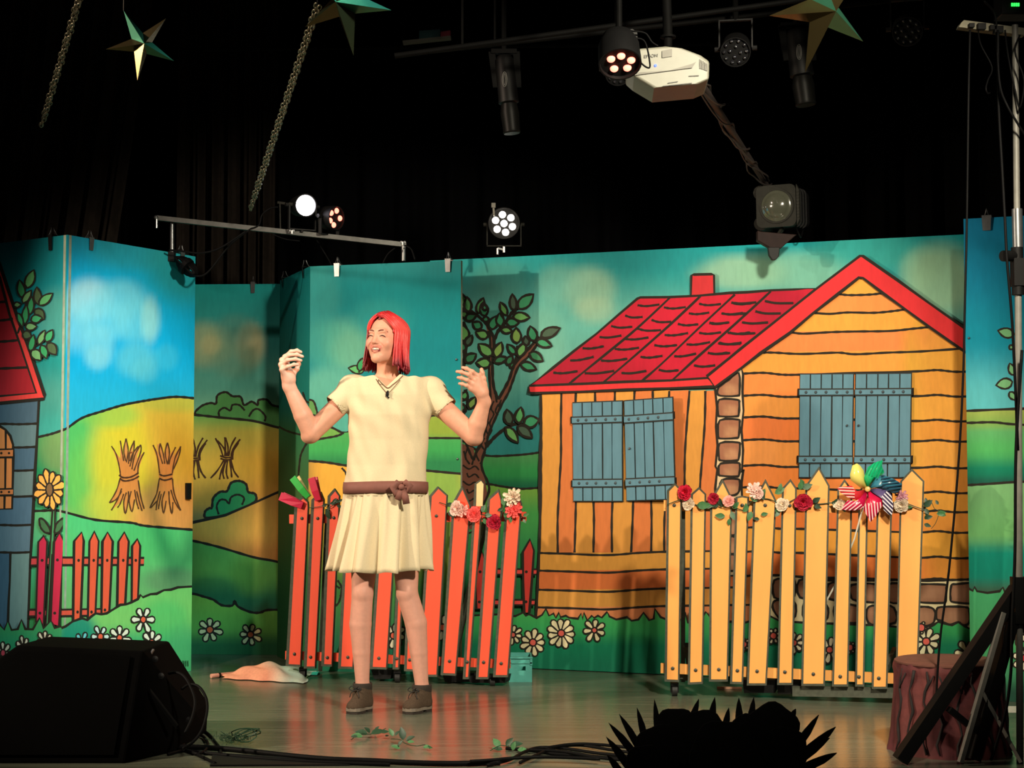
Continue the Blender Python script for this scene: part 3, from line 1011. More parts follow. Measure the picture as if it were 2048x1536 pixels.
D.curve(Z('5', [(262, 620), (275, 700), (265, 850), (275, 1080), (258, 1200), (230, 1330), (170, 1470)]), 5)
D.curve(Z('5', [(625, 668), (540, 790), (470, 860), (430, 960), (400, 1040), (350, 1130), (300, 1240), (262, 1330), (250, 1400), (215, 1540)]) + Z('6', [(-70, 150), (-110, 260)]), 5)
D.curve(Z('5', [(95, 1340), (130, 1440), (160, 1500), (170, 1470)]), 5)
D.curve(Z('5', [(250, 1410), (300, 1350), (380, 1285), (450, 1255), (500, 1258)]), 7)
D.curve(Z('5', [(440, 850), (455, 780), (460, 720)]), 5)
D.curve(Z('5', [(85, 900), (100, 800), (110, 700), (105, 600), (85, 560)]), 8)
D.curve(Z('5', [(85, 1200), (115, 1140), (120, 1090), (105, 1020)]), 7)
for p in ([(300, 1100), (280, 1150), (300, 1190), (270, 1250), (285, 1300), (250, 1360)], [(330, 1120), (310, 1170), (330, 1195)], [(350, 1090), (330, 1140)], [(310, 1060), (320, 1110)], [(265, 1240), (245, 1290), (262, 1330)],
          [(235, 1350), (215, 1400), (240, 1450), (205, 1530)], [(215, 1400), (180, 1460), (200, 1510)], [(120, 1420), (105, 1480), (135, 1530)], [(95, 1440), (110, 1500)], [(160, 1500), (150, 1535)], [(240, 1380), (250, 1420)]):
    D.curve(Z('5', p), 3.4, n=3)
for k in range(9):
    v = 930 + k * 16
    D.curve([(926 + (k % 2) * 8, v), (938, v + 8), (950, v + 2), (958, v + 10)], 3, n=3)
GD = [(88, 168, 100), (112, 176, 100), (134, 170, 88), (74, 98, 80), (66, 156, 110), (60, 130, 90)]
leaves = [(85, 470, 90, 100, 70, 1), (125, 490, 95, 100, 50, 0), (190, 500, 70, 110, 52, 0), (245, 560, 92, 40, 40, 4), (235, 520, 95, 95, 56, 4), (85, 530, 60, 50, 56, 1),
          (215, 600, 150, 70, 56, 4), (260, 660, 160, 90, 60, 1), (280, 610, 70, 95, 60, 4), (345, 590, 95, 90, 54, 4), (385, 515, 115, 100, 44, 1), (435, 480, 95, 110, 48, 3), (465, 465, 42, 140, 76, 4),
          (430, 520, -5, 115, 60, 1), (385, 560, -5, 85, 58, 4), (350, 610, -10, 75, 44, 1), (455, 705, 92, 105, 66, 2), (575, 690, 105, 105, 62, 4), (620, 655, 22, 140, 66, 3), (590, 690, -18, 110, 54, 4),
          (285, 790, 138, 120, 70, 1), (310, 800, 68, 110, 60, 2), (445, 780, 128, 85, 44, 4), (465, 795, 62, 110, 56, 1), (525, 720, 100, 65, 44, 3), (545, 770, -32, 105, 58, 5), (485, 845, -20, 110, 56, 4),
          (278, 845, 175, 100, 66, 1), (300, 830, 15, 95, 46, 5), (435, 860, 150, 30, 40, 5), (390, 850, 60, 70, 46, 5), (85, 690, 88, 110, 90, 1), (110, 720, 60, 80, 46, 3), (105, 830, 35, 90, 60, 5),
          (85, 760, 90, 60, 50, 5), (90, 1090, 70, 60, 46, 0), (130, 1150, 60, 90, 50, 2), (100, 1160, 140, 60, 46, 5), (105, 540, 20, 80, 50, 5), (240, 480, 100, 40, 30, 4),
          (410, 1260, 102, 105, 60, 3), (465, 1250, 80, 110, 58, 0), (505, 1250, 12, 105, 78, 4), (465, 1270, -40, 125, 62, 3), (385, 1280, -52, 130, 60, 1)]
for (x, y, a, l, w_, c) in leaves:
    p = Z('5', [(x, y)])[0]
    D.leaf(p[0], p[1], a, l * .293, w_ * .293, GD[c], 5)
D.end()
# --- cottage walls
D.begin('painted_cottage', 'orange plank cottage walls painted on the cloth')
X = [620, 765, 855, 990, 1130, 1255, 1385, 1500, 1630, 1745, 1862]
XB = [256, 375, 492, 608, 730, 862, 985, 1072, 1180, 1290, 1440]
OA, OB = (226, 158, 72), (224, 128, 68)
for i in range(10):
    t0, t1 = Z('5', [(X[i], 1030)])[0], Z('5', [(X[i + 1], 1025)])[0]
    b0, b1 = Z('6', [(XB[i], 572)])[0], Z('6', [(XB[i + 1], 572)])[0]
    q = [t0, t1, b1, b0]
    c = OA if i % 2 == 0 else OB
    D.fill(q, shade([(790, c), (900, tuple(int(x * .96) for x in c)), (1100, tuple(int(x * .93) for x in c))]), 40)
for i in range(11):
    t0, b0 = Z('5', [(X[i], 1030)])[0], Z('6', [(XB[i], 572)])[0]
    dx = b0[0] - t0[0]
    k = 1.5 * (-1) ** i
    D.curve([(t0[0] + dx * t + k * math.sin(t * 9 + i), t0[1] + (b0[1] - t0[1]) * t) for t in (0, .2, .4, .6, .8, 1)], 4.5)
yy = [575, 690, 815, 930, 1000]
hc_ = [(216, 152, 66), (216, 116, 60), (216, 152, 70), (224, 140, 90)]
lx = [258, 250, 244, 238, 232]
for i in range(4):
    D.fill(Z('6', [(lx[i], yy[i]), (1800, yy[i] - 10), (1800, yy[i + 1] + 30), (lx[i + 1], yy[i + 1] + (0 if i < 3 else 20))]), hc_[i])
for i in range(4):
    D.curve(Z('6', [(lx[i], yy[i]), (450, yy[i] + 6), (700, yy[i] + 14), (900, yy[i]), (1080, yy[i] - 8), (1360, yy[i] - 12), (1800, yy[i] - 20)]), 4.5)
D.curve(Z('5', [(620, 1035), (618, 1200), (622, 1350), (620, 1530)]) + Z('6', [(266, 200), (256, 570), (246, 800), (236, 990)]), 5)
# gable end
gw = Z('7', [(95, 930), (270, 800), (380, 715), (570, 585), (715, 460), (870, 340), (1012, 235), (1155, 335), (1300, 440), (1450, 550), (1650, 690), (1760, 690), (1760, 2300), (280, 2300), (270, 1500)])
D.fill(gw, (238, 152, 74))
ly = [(235, 235), (343, 340), (462, 450), (586, 560), (712, 690), (845, 828), (985, 985), (1122, 1142), (1266, 1270), (1428, 1438)]
gc = [(246, 172, 72), (242, 150, 78), (244, 166, 70), (240, 140, 76), (242, 162, 72), (240, 142, 72), (242, 158, 76), (238, 128, 66), (240, 154, 80), (240, 138, 68)]
rows = [(l, r) for l, r in ly]
ext = [(1564, 1596), (1688, 1716), (1820, 1846), (1972, 2007), (2124, 2146)]
for l, r in ext:
    rows.append((l, r))
gc += [(244, 160, 70), (238, 128, 62), (244, 166, 66), (238, 126, 60), (244, 160, 66)]
poly0 = gw
for i in range(len(rows) - 1):
    a = Z('7', [(0, rows[i][0])])[0][1]
    b2 = Z('7', [(0, rows[i][1])])[0][1]
    c2 = Z('7', [(0, rows[i + 1][0])])[0][1]
    d2 = Z('7', [(0, rows[i + 1][1])])[0][1]
    u0, u1 = 1484, 1930
    A1 = (b2 - a) / (u1 - u0)
    B1 = (d2 - c2) / (u1 - u0)
    band = clip_half(gw, -A1, 1, -(a - A1 * u0))
    band = clip_half(band, B1, -1, (c2 - B1 * u0))
    if len(band) >= 3:
        cc = gc[i]
        D.fill(band, shade([(0, cc)], [(1600, 1000, 50, 200, tuple(int(x * k_) for x, k_ in zip(cc, (.96, .94, .8))), .8), (1895, 900, 60, 400, (236, 176, 64), .55), (1830, 800, 20, 200, (200, 160, 50), .6)]), 26)  # shading on both sides of the shutters airbrushed into the plank colour
D.curve(Z('7', [(865, 338), (935, 348), (1070, 345), (1160, 335)]), 4.5)
D.curve(Z('7', [(715, 460), (820, 467), (930, 458), (1100, 460), (1230, 448), (1305, 436)]), 4.5)
D.curve(Z('7', [(565, 580), (650, 592), (830, 582), (1000, 578), (1200, 575), (1350, 560), (1450, 550)]), 4.5)
D.curve(Z('7', [(380, 712), (470, 712), (640, 720), (870, 712), (980, 722), (1180, 712), (1400, 704), (1655, 686)]), 4.5)
for l, r in rows[5:]:
    D.curve(Z('7', [(270, l), (400, l - 6), (520, l + 6), (640, l + 6), (1000, (l + r) / 2 + 4), (1370, r + 2), (1500, r - 6), (1620, r + 5), (1780, r)]), 4.5)
D.end()
D.begin('painted_stonework', 'brown stones in pale mortar painted on the cottage')
MORT, ST = (222, 196, 156), (170, 118, 90)
colm = Z('7', [(262, 805), (272, 850), (268, 960), (275, 1080), (262, 1200), (272, 1330), (265, 1470)]) + Z('8', [(598, 60), (585, 150), (590, 260), (580, 400), (588, 560), (575, 740), (420, 740), (425, 600), (410, 450), (425, 300), (418, 180), (430, 60)]) + Z('7', [(98, 1430), (112, 1300), (100, 1180), (108, 1060), (95, 935)])
D.shape(colm, MORT, 4.5)
stones = [Z('7', [(245, 840), (250, 960), (235, 985), (130, 985), (110, 965), (120, 930), (180, 885)]), Z('7', [(120, 1010), (235, 1010), (248, 1030), (245, 1100), (230, 1115), (130, 1115), (115, 1100)]),
          Z('7', [(125, 1140), (240, 1135), (250, 1160), (245, 1240), (225, 1252), (130, 1255), (115, 1235)]), Z('7', [(125, 1285), (240, 1280), (252, 1300), (245, 1380), (225, 1394), (135, 1394), (120, 1375)]),
          Z('7', [(130, 1412), (235, 1408), (250, 1425), (245, 1480), (225, 1492), (135, 1490), (120, 1475)]), Z('8', [(450, 25), (560, 18), (575, 40), (570, 95), (550, 106), (450, 100), (440, 80)]),
          Z('8', [(460, 128), (560, 122), (574, 145), (570, 200), (540, 225), (480, 225), (450, 205)]), Z('8', [(455, 262), (560, 255), (570, 330), (545, 350), (455, 345)]), Z('8', [(450, 375), (560, 372), (568, 470), (450, 470)]), Z('8', [(450, 500), (560, 498), (566, 590), (450, 590)]), Z('8', [(448, 615), (560, 612), (562, 700), (448, 700)])]
for i, s in enumerate(stones):
    cx, cy = sum(p[0] for p in s) / len(s), sum(p[1] for p in s) / len(s)
    p = smooth_path(s, 3, True)
    D.fill(p, shade([(0, (162, 108, 82))], [(cx + 3, cy + 5, 14, 12, (196, 146, 108), .8)]), 8)
    D.line(p, 4.5, INK, True)
base = Z('8', [(700, 742), (830, 738), (1000, 752), (1150, 770), (1290, 768), (1440, 772), (1600, 768)]) + Z('A', [(160, 632), (280, 628), (380, 625), (460, 622), (460, 880)]) + Z('8', [(1700, 1080), (1500, 1060), (1250, 1050), (1000, 1040), (820, 1030), (770, 1000)])
D.fill(base, (232, 218, 172))
D.curve(base[:11], 5)
st2 = [('8', [(795, 770), (880, 762), (925, 770), (925, 870), (880, 880), (795, 880)]), ('8', [(955, 770), (1090, 772), (1100, 880), (960, 880)]), ('8', [(1140, 795), (1240, 792), (1255, 880), (1150, 890)]), ('8', [(1290, 800), (1450, 795), (1480, 850), (1470, 910), (1320, 900), (1285, 870)]), ('8', [(1510, 800), (1640, 800), (1640, 905), (1520, 905)]),
       ('8', [(790, 910), (830, 895), (920, 900), (930, 1000), (850, 1030), (790, 960)]), ('8', [(990, 905), (1090, 900), (1140, 950), (1120, 1030), (990, 1025)]), ('8', [(1180, 940), (1240, 920), (1360, 950), (1355, 1035), (1200, 1030)]), ('8', [(1400, 940), (1480, 930), (1560, 945), (1570, 1040), (1420, 1055), (1385, 1000)]),
       ('A', [(110, 655), (150, 648), (262, 650), (272, 665), (270, 720), (255, 738), (120, 732), (100, 700)]), ('A', [(296, 655), (320, 648), (420, 648), (440, 735), (310, 735), (292, 715)]),
       ('A', [(110, 770), (150, 757), (200, 762), (218, 785), (212, 830), (180, 850), (150, 842), (120, 850)]), ('A', [(225, 775), (245, 758), (360, 758), (382, 775), (382, 835), (350, 845), (330, 830), (300, 842), (270, 838), (250, 826), (225, 815)])]
for i, (k, s) in enumerate(st2):
    s = Z(k, s)
    cx, cy = sum(p[0] for p in s) / len(s), sum(p[1] for p in s) / len(s)
    p = smooth_path(s, 3, True)
    D.fill(p, shade([(0, (148, 104, 78))], [(cx, cy, 24, 14, (180, 134, 104), .8)]), 12)
    D.line(p, 4.5, INK, True)
D.end()
# --- roofs
D.begin('painted_roof', 'red tiled roof with a chimney painted on the cloth')
D.shape(Z('5', [(1645, 385), (1648, 242), (1665, 236), (1785, 233), (1802, 240), (1805, 385)]), (206, 52, 58), 5)
rf = Z('5', [(540, 995), (700, 875), (850, 755), (1000, 640), (1150, 510), (1280, 400), (1300, 392), (1500, 390), (1700, 380), (1900, 362)]) + Z('7', [(300, 330), (450, 318), (600, 312), (735, 308), (500, 495), (250, 690), (50, 860)]) + Z('5', [(1760, 942), (1500, 958), (1200, 968), (900, 980)])
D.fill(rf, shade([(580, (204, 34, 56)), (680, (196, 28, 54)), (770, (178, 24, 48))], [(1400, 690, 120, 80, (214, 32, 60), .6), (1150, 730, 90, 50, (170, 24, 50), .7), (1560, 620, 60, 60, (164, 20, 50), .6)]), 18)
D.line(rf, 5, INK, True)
ev = Z('5', [(540, 995), (900, 982), (1200, 970), (1500, 960), (1760, 942), (1815, 1000), (1500, 1012), (1200, 1022), (900, 1035), (560, 1046), (538, 1040)])
D.shape(ev, (226, 56, 60), 5)
for l in ([(1500, 395), (1280, 600), (1050, 790), (870, 935), (815, 980)], [(1710, 383), (1500, 580), (1250, 800), (1050, 970)], [(1945, 372), (1700, 600), (1450, 840), (1310, 962)], [(2190, 350), (1950, 570), (1700, 790), (1520, 955)]):
    D.curve(Z('5', l), 4.5)
ds5 = [(1280, 445, 1430, 440), (1460, 460, 1610, 458), (1700, 435, 1850, 437), (1920, 428, 2060, 432), (1195, 515, 1315, 525), (1375, 545, 1510, 558), (1630, 500, 1770, 495), (1855, 500, 2000, 497), (1100, 587, 1245, 592), (1280, 605, 1440, 615),
       (1555, 572, 1695, 575), (1770, 567, 1900, 562), (1020, 662, 1170, 652), (1195, 675, 1355, 665), (1465, 648, 1625, 635), (1700, 633, 1850, 630), (1910, 632, 2050, 630), (905, 738, 1050, 725), (1125, 743, 1290, 735), (1395, 717, 1550, 717),
       (1615, 712, 1775, 697), (1830, 705, 1990, 700), (820, 822, 980, 797), (1030, 822, 1210, 810), (1300, 797, 1450, 790), (1530, 793, 1680, 775), (1760, 770, 1895, 768), (705, 905, 870, 895), (920, 908, 1120, 893), (1170, 907, 1340, 893), (1425, 885, 1560, 888), (1665, 855, 1810, 855)]
for x0, y0, x1, y1 in ds5:
    D.curve(Z('5', [(x0, y0), (x0 * .6 + x1 * .4, (y0 + y1) / 2 + 9), (x1, y1)]), 4.5, n=4)
for x0, y0, x1, y1 in [(200, 395, 355, 393), (410, 385, 590, 398), (135, 463, 290, 463), (350, 450, 510, 463), (60, 522, 185, 520), (265, 520, 430, 520), (175, 585, 350, 588), (120, 648, 255, 655), (50, 713, 190, 713)]:
    D.curve(Z('7', [(x0, y0), (x0 * .6 + x1 * .4, (y0 + y1) / 2 + 7), (x1, y1)]), 4.5, n=4)
gt = Z('7', [(45, 860), (250, 695), (500, 495), (740, 305), (1012, 100), (1030, 102), (1250, 255), (1450, 400), (1660, 548), (1760, 620), (1760, 765), (1650, 690), (1450, 550), (1300, 440), (1155, 335), (1030, 240), (1005, 236), (870, 342), (715, 462), (570, 585), (380, 716), (270, 802), (95, 930)])
D.shape(gt, (228, 52, 58), 5.5)
D.end()
# --- picket fence pieces painted at the cottage corner
D.begin('painted_picket_fence', 'red pickets painted beside the cottage')
RD = (208, 62, 54)
D.shape(Z('6', [(-160, 678), (240, 682), (238, 716), (-160, 716)]), (226, 76, 70), 4)
D.shape(Z('6', [(-160, 880), (228, 882), (226, 915), (-160, 915)]), (226, 76, 70), 4)
D.shape(Z('6', [(150, 568), (196, 486), (222, 560), (208, 760), (192, 966), (158, 966), (152, 760)]), RD, 5)
D.shape(Z('6', [(-165, 640), (-120, 560), (-95, 630), (-105, 800), (-115, 940), (-155, 940), (-160, 800)]), RD, 5)
for x, y in ((172, 698), (170, 894), (-130, 698), (-135, 895)):
    D.dot(*Z('6', [(x, y)])[0], 3)
D.end()
D.begin('painted_lawn')
gz = Z('6', [(-300, 960), (-200, 985), (-110, 980), (30, 975), (60, 985), (100, 988), (150, 965), (170, 985), (190, 975), (240, 1000), (275, 980), (300, 940), (320, 985), (350, 970), (365, 1000), (385, 965), (395, 995), (430, 985), (450, 998),
              (510, 1005), (530, 970), (540, 1010), (548, 965), (570, 1015), (600, 985), (615, 1000), (640, 985), (665, 998), (700, 960), (715, 990), (760, 1010), (830, 995), (860, 1018), (905, 1010), (938, 965), (975, 1015), (1005, 1005), (1012, 940), (1050, 995), (1120, 1020), (1190, 1010), (1210, 965), (1228, 1030), (1300, 1030), (1345, 960), (1380, 1000), (1440, 1020), (1600, 1030)])
gz += Z('8', [(770, 1000), (830, 1030), (1000, 1042), (1250, 1050), (1500, 1060), (1700, 1080)]) + Z('A', [(165, 855), (185, 862), (215, 842), (232, 830), (262, 838), (300, 846), (330, 832), (360, 850), (382, 862), (420, 850), (470, 860)])
D.fill(gz + [(2000, 1480), (880, 1480)], shade([(1220, (72, 176, 90)), (1255, (56, 168, 94)), (1295, (16, 128, 92)), (1335, (20, 120, 90))]), 12)
D.line(gz, 4.5)
for (x, y, r, n, a) in ((85, 1110, 62, 8, 10), (215, 1160, 84, 9, 0), (400, 1100, 96, 11, 5), (617, 1080, 76, 7, 20)):
    p = Z('6', [(x, y)])[0]
    D.daisy(p[0], p[1], r * .306, n, a, 1.0, petal=(232, 222, 180), eye=(228, 104, 92), reye=(24 if r > 80 else 18) * .306)
for (x, y, r, n, a) in ((175, 925, 66, 8, 20), (378, 985, 70, 7, 30), (150, 858, 30, 5, 10)):
    p = Z('A', [(x, y)])[0]
    D.daisy(p[0], p[1], r * .4142, n, a, 1.0, petal=(232, 226, 186), eye=(228, 104, 92), reye=8)
for (x, y, r, n, a) in ((790, 1125, 50, 8, 20), (920, 1170, 66, 8, 0), (1150, 1215, 80, 8, 10), (1280, 1200, 40, 7, 0), (600, 1180, 40, 8, 0)):
    p = Z('8', [(x, y)])[0]
    D.daisy(p[0], p[1], r * .3125, n, a, 1.0, petal=(220, 212, 180), eye=(220, 96, 84), reye=7)
D.end()
# lighting grease stain and the seams of the cloth stay as fabric; shutters are hinged boards
M_SHUT = mat('shutter_paint', (92, 138, 158), rough=0.7, vary=0.1, scale=40, bump=0.1, stretch=(1, 1, .2))
M_INKM = mat('ink_paint', (44, 46, 44), rough=0.8, vary=0.2)
M_NAIL = mat('nail_head', (60, 74, 82), rough=0.5, vary=0.2)

def shutter(label, corners, vlines, battens, lift, knob=None, hinge=None, keeper=None):
    """corners: tl, tr, br, bl in pixels; the board stands 'lift' in front of the cloth (left, right edge)"""
    tl, tr, br, bl = corners
    root = thing('window_shutter', label, 'shutter', D.at((tl[0] + br[0]) / 2, br[1], 0.02))
    def pt(s, t, off):
        u = (tl[0] * (1 - s) + tr[0] * s) * (1 - t) + (bl[0] * (1 - s) + br[0] * s) * t
        v = (tl[1] * (1 - s) + tr[1] * s) * (1 - t) + (bl[1] * (1 - s) + br[1] * s) * t
        base = D.at(u, v, 0)
        return base + D.n * (lift[0] * (1 - s) + lift[1] * s + off)
    m = MB()
    q = [pt(0, 0, 0), pt(1, 0, 0), pt(1, 1, 0), pt(0, 1, 0)]
    m.prism(q, D.n * 0.012)
    link('backing_board', m, M_INKM, root)
    xs = [0.0] + vlines + [1.0]
    g = 0.012
    for i in range(len(xs) - 1):
        a, b_ = xs[i] + g, xs[i + 1] - g
        k = 0.006 * math.sin(i * 2.7)
        m = MB()
        m.prism([pt(a, .012, .012), pt(b_, .012, .012), pt(b_ + k, .5, .012), pt(b_, .99, .012), pt(a, .99, .012), pt(a + k, .5, .012)], D.n * 0.006)
        link('plank', m, M_SHUT, root)
    for (t0, t1, nails) in battens:
        m = MB()
        m.prism([pt(-.002, t0, .0185), pt(1.002, t0, .0185), pt(1.002, t1, .0185), pt(-.002, t1, .0185)], D.n * 0.003)
        link('batten_outline', m, M_INKM, root)
        m = MB()
        e = 0.014
        m.prism([pt(.004, t0 + e, .0215), pt(.996, t0 + e, .0215), pt(.996, t1 - e, .0215), pt(.004, t1 - e, .0215)], D.n * 0.005)
        bt = link('batten', m, M_SHUT, root)
        for s in nails:
            m = MB()
            m.ball(pt(s, (t0 + t1) / 2, .0265), (.008, .004, .008), 10, 6)
            link('nail', m, M_NAIL, bt)
    if knob:
        m = MB()
        m.ball(pt(knob[0], knob[1], .024), .006, 8, 6)
        link('screw', m, M_STEEL, root)
    if hinge:
        for t in hinge[1]:
            m = MB()
            m.cyl(pt(hinge[0], t - .035, .012), pt(hinge[0], t + .035, .012), .008)
            link('hinge', m, M_BLACK, root)
    if keeper:
        for t in keeper:
            m = MB()
            m.prism([pt(.9, t - .03, .026), pt(1.0, t - .03, .026), pt(1.0, t + .03, .026), pt(.9, t + .03, .026)] if keeper[0] else [], D.n * .003)
            link('hinge_leaf', m, M_SHUT, root)
    return root

P5 = lambda *p: Z('5', list(p))
shutter('blue shutter left of the four, upright over the plank wall', [Z('5', [(845, 1108)])[0], Z('5', [(1188, 1095)])[0], Z('6', [(812, 240)])[0], Z('6', [(488, 240)])[0]],
        [.2, .39, .6, .79], [(.145, .225, [.13, .29, .48, .68, .87]), (.77, .86, [.14, .3, .48, .68, .87])], (.012, .012), hinge=(-.01, [.18, .82]))
shutter('blue shutter hanging slightly askew beside the stone column', [Z('5', [(1197, 1095)])[0], Z('5', [(1543, 1072)])[0], Z('6', [(1168, 225)])[0], Z('6', [(835, 238)])[0]],
        [.2, .4, .59, .8], [(.15, .235, [.11, .3, .5, .71]), (.77, .86, [.1, .3, .5, .7])], (.012, .05), knob=(.1, .48), hinge=(1.0, [.18, .82]))
Z7 = lambda x, y: Z('7', [(x, y)])[0]
shutter('blue gable shutter on the side nearest the stone column', [Z7(637, 845), Z7(978, 843), Z7(970, 1505), Z7(630, 1505)],
        [.2, .4, .6, .8], [(.145, .22, [.13, .31, .5, .7, .89]), (.785, .865, [.13, .29, .49, .7, .9])], (.014, .014), knob=(.89, .5), hinge=(-.01, [.18, .82]))
shutter('blue gable shutter partly hidden by the green pinwheel blade', [Z7(988, 843), Z7(1343, 840), Z7(1335, 1505), Z7(980, 1505)],
        [.2, .4, .59, .79], [(.145, .22, [.1, .3, .5, .69, .86]), (.785, .865, [.13, .33, .53, .73, .9])], (.014, .014), knob=(.07, .5), hinge=(1.01, [.18, .82]))

# ================================================================== far right flat
E0, E1 = plan(1927, 435, 7.32), plan(2110, 426, 7.18)
rootE, E = flat('painted_flat', 'narrow blue and green flat at the far right edge', E0, E1, 0.0, 2.195)
E.begin('painted_sky')
E.fill(E.quad, shade([(435, (0, 128, 176)), (520, (0, 134, 176)), (680, (0, 144, 172)), (800, (90, 190, 200))]), 14)
E.end()
E.begin('painted_bush', 'pale leaves painted at the edge of the flat')
for (x, y, a, l, w_) in ((1985, 600, 165, 105, 60), (1975, 690, 120, 30, 30), (1985, 855, 110, 80, 46), (1975, 900, 190, 105, 66), (1960, 960, 300, 60, 40)):
    p = Z7(x, y)
    E.leaf(p[0], p[1], a, l * .3164, w_ * .3164, (120, 186, 130), 4)
E.end()
E.begin('painted_hill')
E.fill(Z('7', [(1600, 1086), (1690, 1080), (1985, 1066), (2300, 1060)]) + [(2120, 1420), (1900, 1420)], shade([(815, (160, 180, 90)), (850, (130, 172, 84)), (855, (96, 176, 110)), (900, (80, 180, 100)), (940, (0, 130, 100)), (966, (20, 90, 76))]), 12)
E.curve(Z('7', [(1600, 1084), (1690, 1080), (1985, 1068), (2300, 1060)]), 5)
E.curve(Z('7', [(1600, 1150), (1690, 1156), (1850, 1152), (1985, 1165), (2300, 1180)]), 5)
E.fill(Z('A', [(340, 172), (375, 170), (500, 162), (605, 155), (760, 150)]) + [(2120, 1420), (1900, 1420)], shade([(965, (120, 180, 120)), (1070, (110, 180, 110)), (1105, (0, 140, 120)), (1150, (0, 136, 116)), (1185, (60, 96, 76))]), 12)
E.curve(Z('A', [(340, 172), (375, 170), (500, 162), (605, 155), (760, 150)]), 5)
E.end()
E.begin('painted_lawn')
el = Z('A', [(330, 672), (382, 670), (400, 680), (408, 662), (420, 682), (470, 690), (530, 682), (545, 664), (556, 690), (620, 700), (760, 690)])
E.fill(el + [(2120, 1460), (1900, 1460)], shade([(1180, (70, 168, 110)), (1290, (70, 160, 100)), (1345, (60, 140, 96)), (1385, (30, 76, 60))]), 12)
E.line(el, 5)
for (x, y, r) in ((620, 885, 60), (650, 1005, 60)):
    p = Z('A', [(x, y)])[0]
    E.daisy(p[0], p[1], r * .4142, 7, 40, 1.0, eye=(220, 60, 70))
E.end()
m = MB()
for u, v in (Z7(1700, 620),):
    m.ball(E.at(u, v, 0.003), 0.006, 8, 6)
link('rivet', m, M_STEEL, rootE)
# ================================================================== picket fences
M_RIM = mat('fence_rim_paint', (74, 78, 66), rough=0.75, vary=0.25, scale=60)
M_RED = mat('coral_red_paint', (252, 88, 58), rough=0.55, vary=0.05, scale=25, stretch=(1, 1, .15), bump=0.05)
M_YEL = mat('apricot_paint', (255, 176, 92), rough=0.55, vary=0.05, scale=25, stretch=(1, 1, .15), bump=0.05)
M_PALE = mat('pale_peach_paint', (255, 206, 150), rough=0.6, vary=0.06, scale=25)
M_BOLT = mat('bolt_head', (70, 74, 66), rough=0.45, metal=0.4, vary=0.2)
M_CASTOR = mat('castor_rubber', (30, 30, 30), rough=0.6, vary=0.2)

class Plane:
    """an upright plane through two plan points, to put pixel outlines on"""
    def __init__(self, a, b):
        self.p = Vector((a[0], a[1], 0))
        e = (Vector((b[0], b[1], 0)) - self.p).normalized()
        n = Vector((e.y, -e.x, 0))
        if n.dot(Vector((-a[0], -a[1], 0))) < 0:
            n = -n
        self.e, self.n = e, n
    def at(self, u, v, off=0.0):
        r = ray(u, v)
        o = Vector((0, 0, CAM_H))
        t = (self.p + self.n * off - o).dot(self.n) / r.dot(self.n)
        return o + r * t

def inset(poly, d):
    """shrink a convex-ish outline by d pixels"""
    n = len(poly)
    area = sum(poly[i][0] * poly[(i + 1) % n][1] - poly[(i + 1) % n][0] * poly[i][1] for i in range(n))
    sg = 1 if area > 0 else -1
    out = []
    for i in range(n):
        p0, p1, p2 = np.array(poly[i - 1]), np.array(poly[i]), np.array(poly[(i + 1) % n])
        e1, e2 = (p1 - p0) / np.linalg.norm(p1 - p0), (p2 - p1) / np.linalg.norm(p2 - p1)
        n1, n2 = sg * np.array([-e1[1], e1[0]]), sg * np.array([-e2[1], e2[0]])
        m = n1 + n2
        m = m / max(0.35, (1 + n1.dot(n2)))
        out.append(tuple(p1 + m * d))
    return out

def make_fence(name, label, zk, pl, pickets, paint, rails, base_loc, bolts=True):
    root = thing(name, label, 'fence', base_loc)
    for (u0, v0, u1, v1, hgt) in rails:
        a, b = pl.at(u0, v0, -0.012), pl.at(u1, v1, -0.012)
        m = MB()
        m.beam(a, b, 0.02, hgt, up=(0, 0, 1))
        link('rail', m, paint, root)
    for pk in pickets:
        top, bot, bolt_v, pmat = pk
        out = Z(zk, top) + Z(zk, [bot[1], bot[0]])
        m = MB()
        m.prism([pl.at(u, v, 0.0) for u, v in out], pl.n * 0.018)
        p = link('picket', m, M_RIM, root)
        inn = inset(out, 3.6)
        m = MB()
        m.prism([pl.at(u, v, 0.0182) for u, v in inn], pl.n * 0.0012)
        link('painted_face', m, pmat or paint, p)
        for (bu, bv) in bolt_v:
            q = Z(zk, [(bu, bv)])[0]
            c = pl.at(q[0], q[1], 0.0195)
            m = MB()
            m.lathe(c, pl.n, [(0, 0.0085), (0.003, 0.008), (0.005, 0.005), (0.006, 0.0005)], n=12)
            link('bolt', m, M_BOLT, p, smooth=35)
    return root

def tri(x0, x1, sy, tx, ty):
    return [(x0, sy), (tx, ty), (x1, sy)]

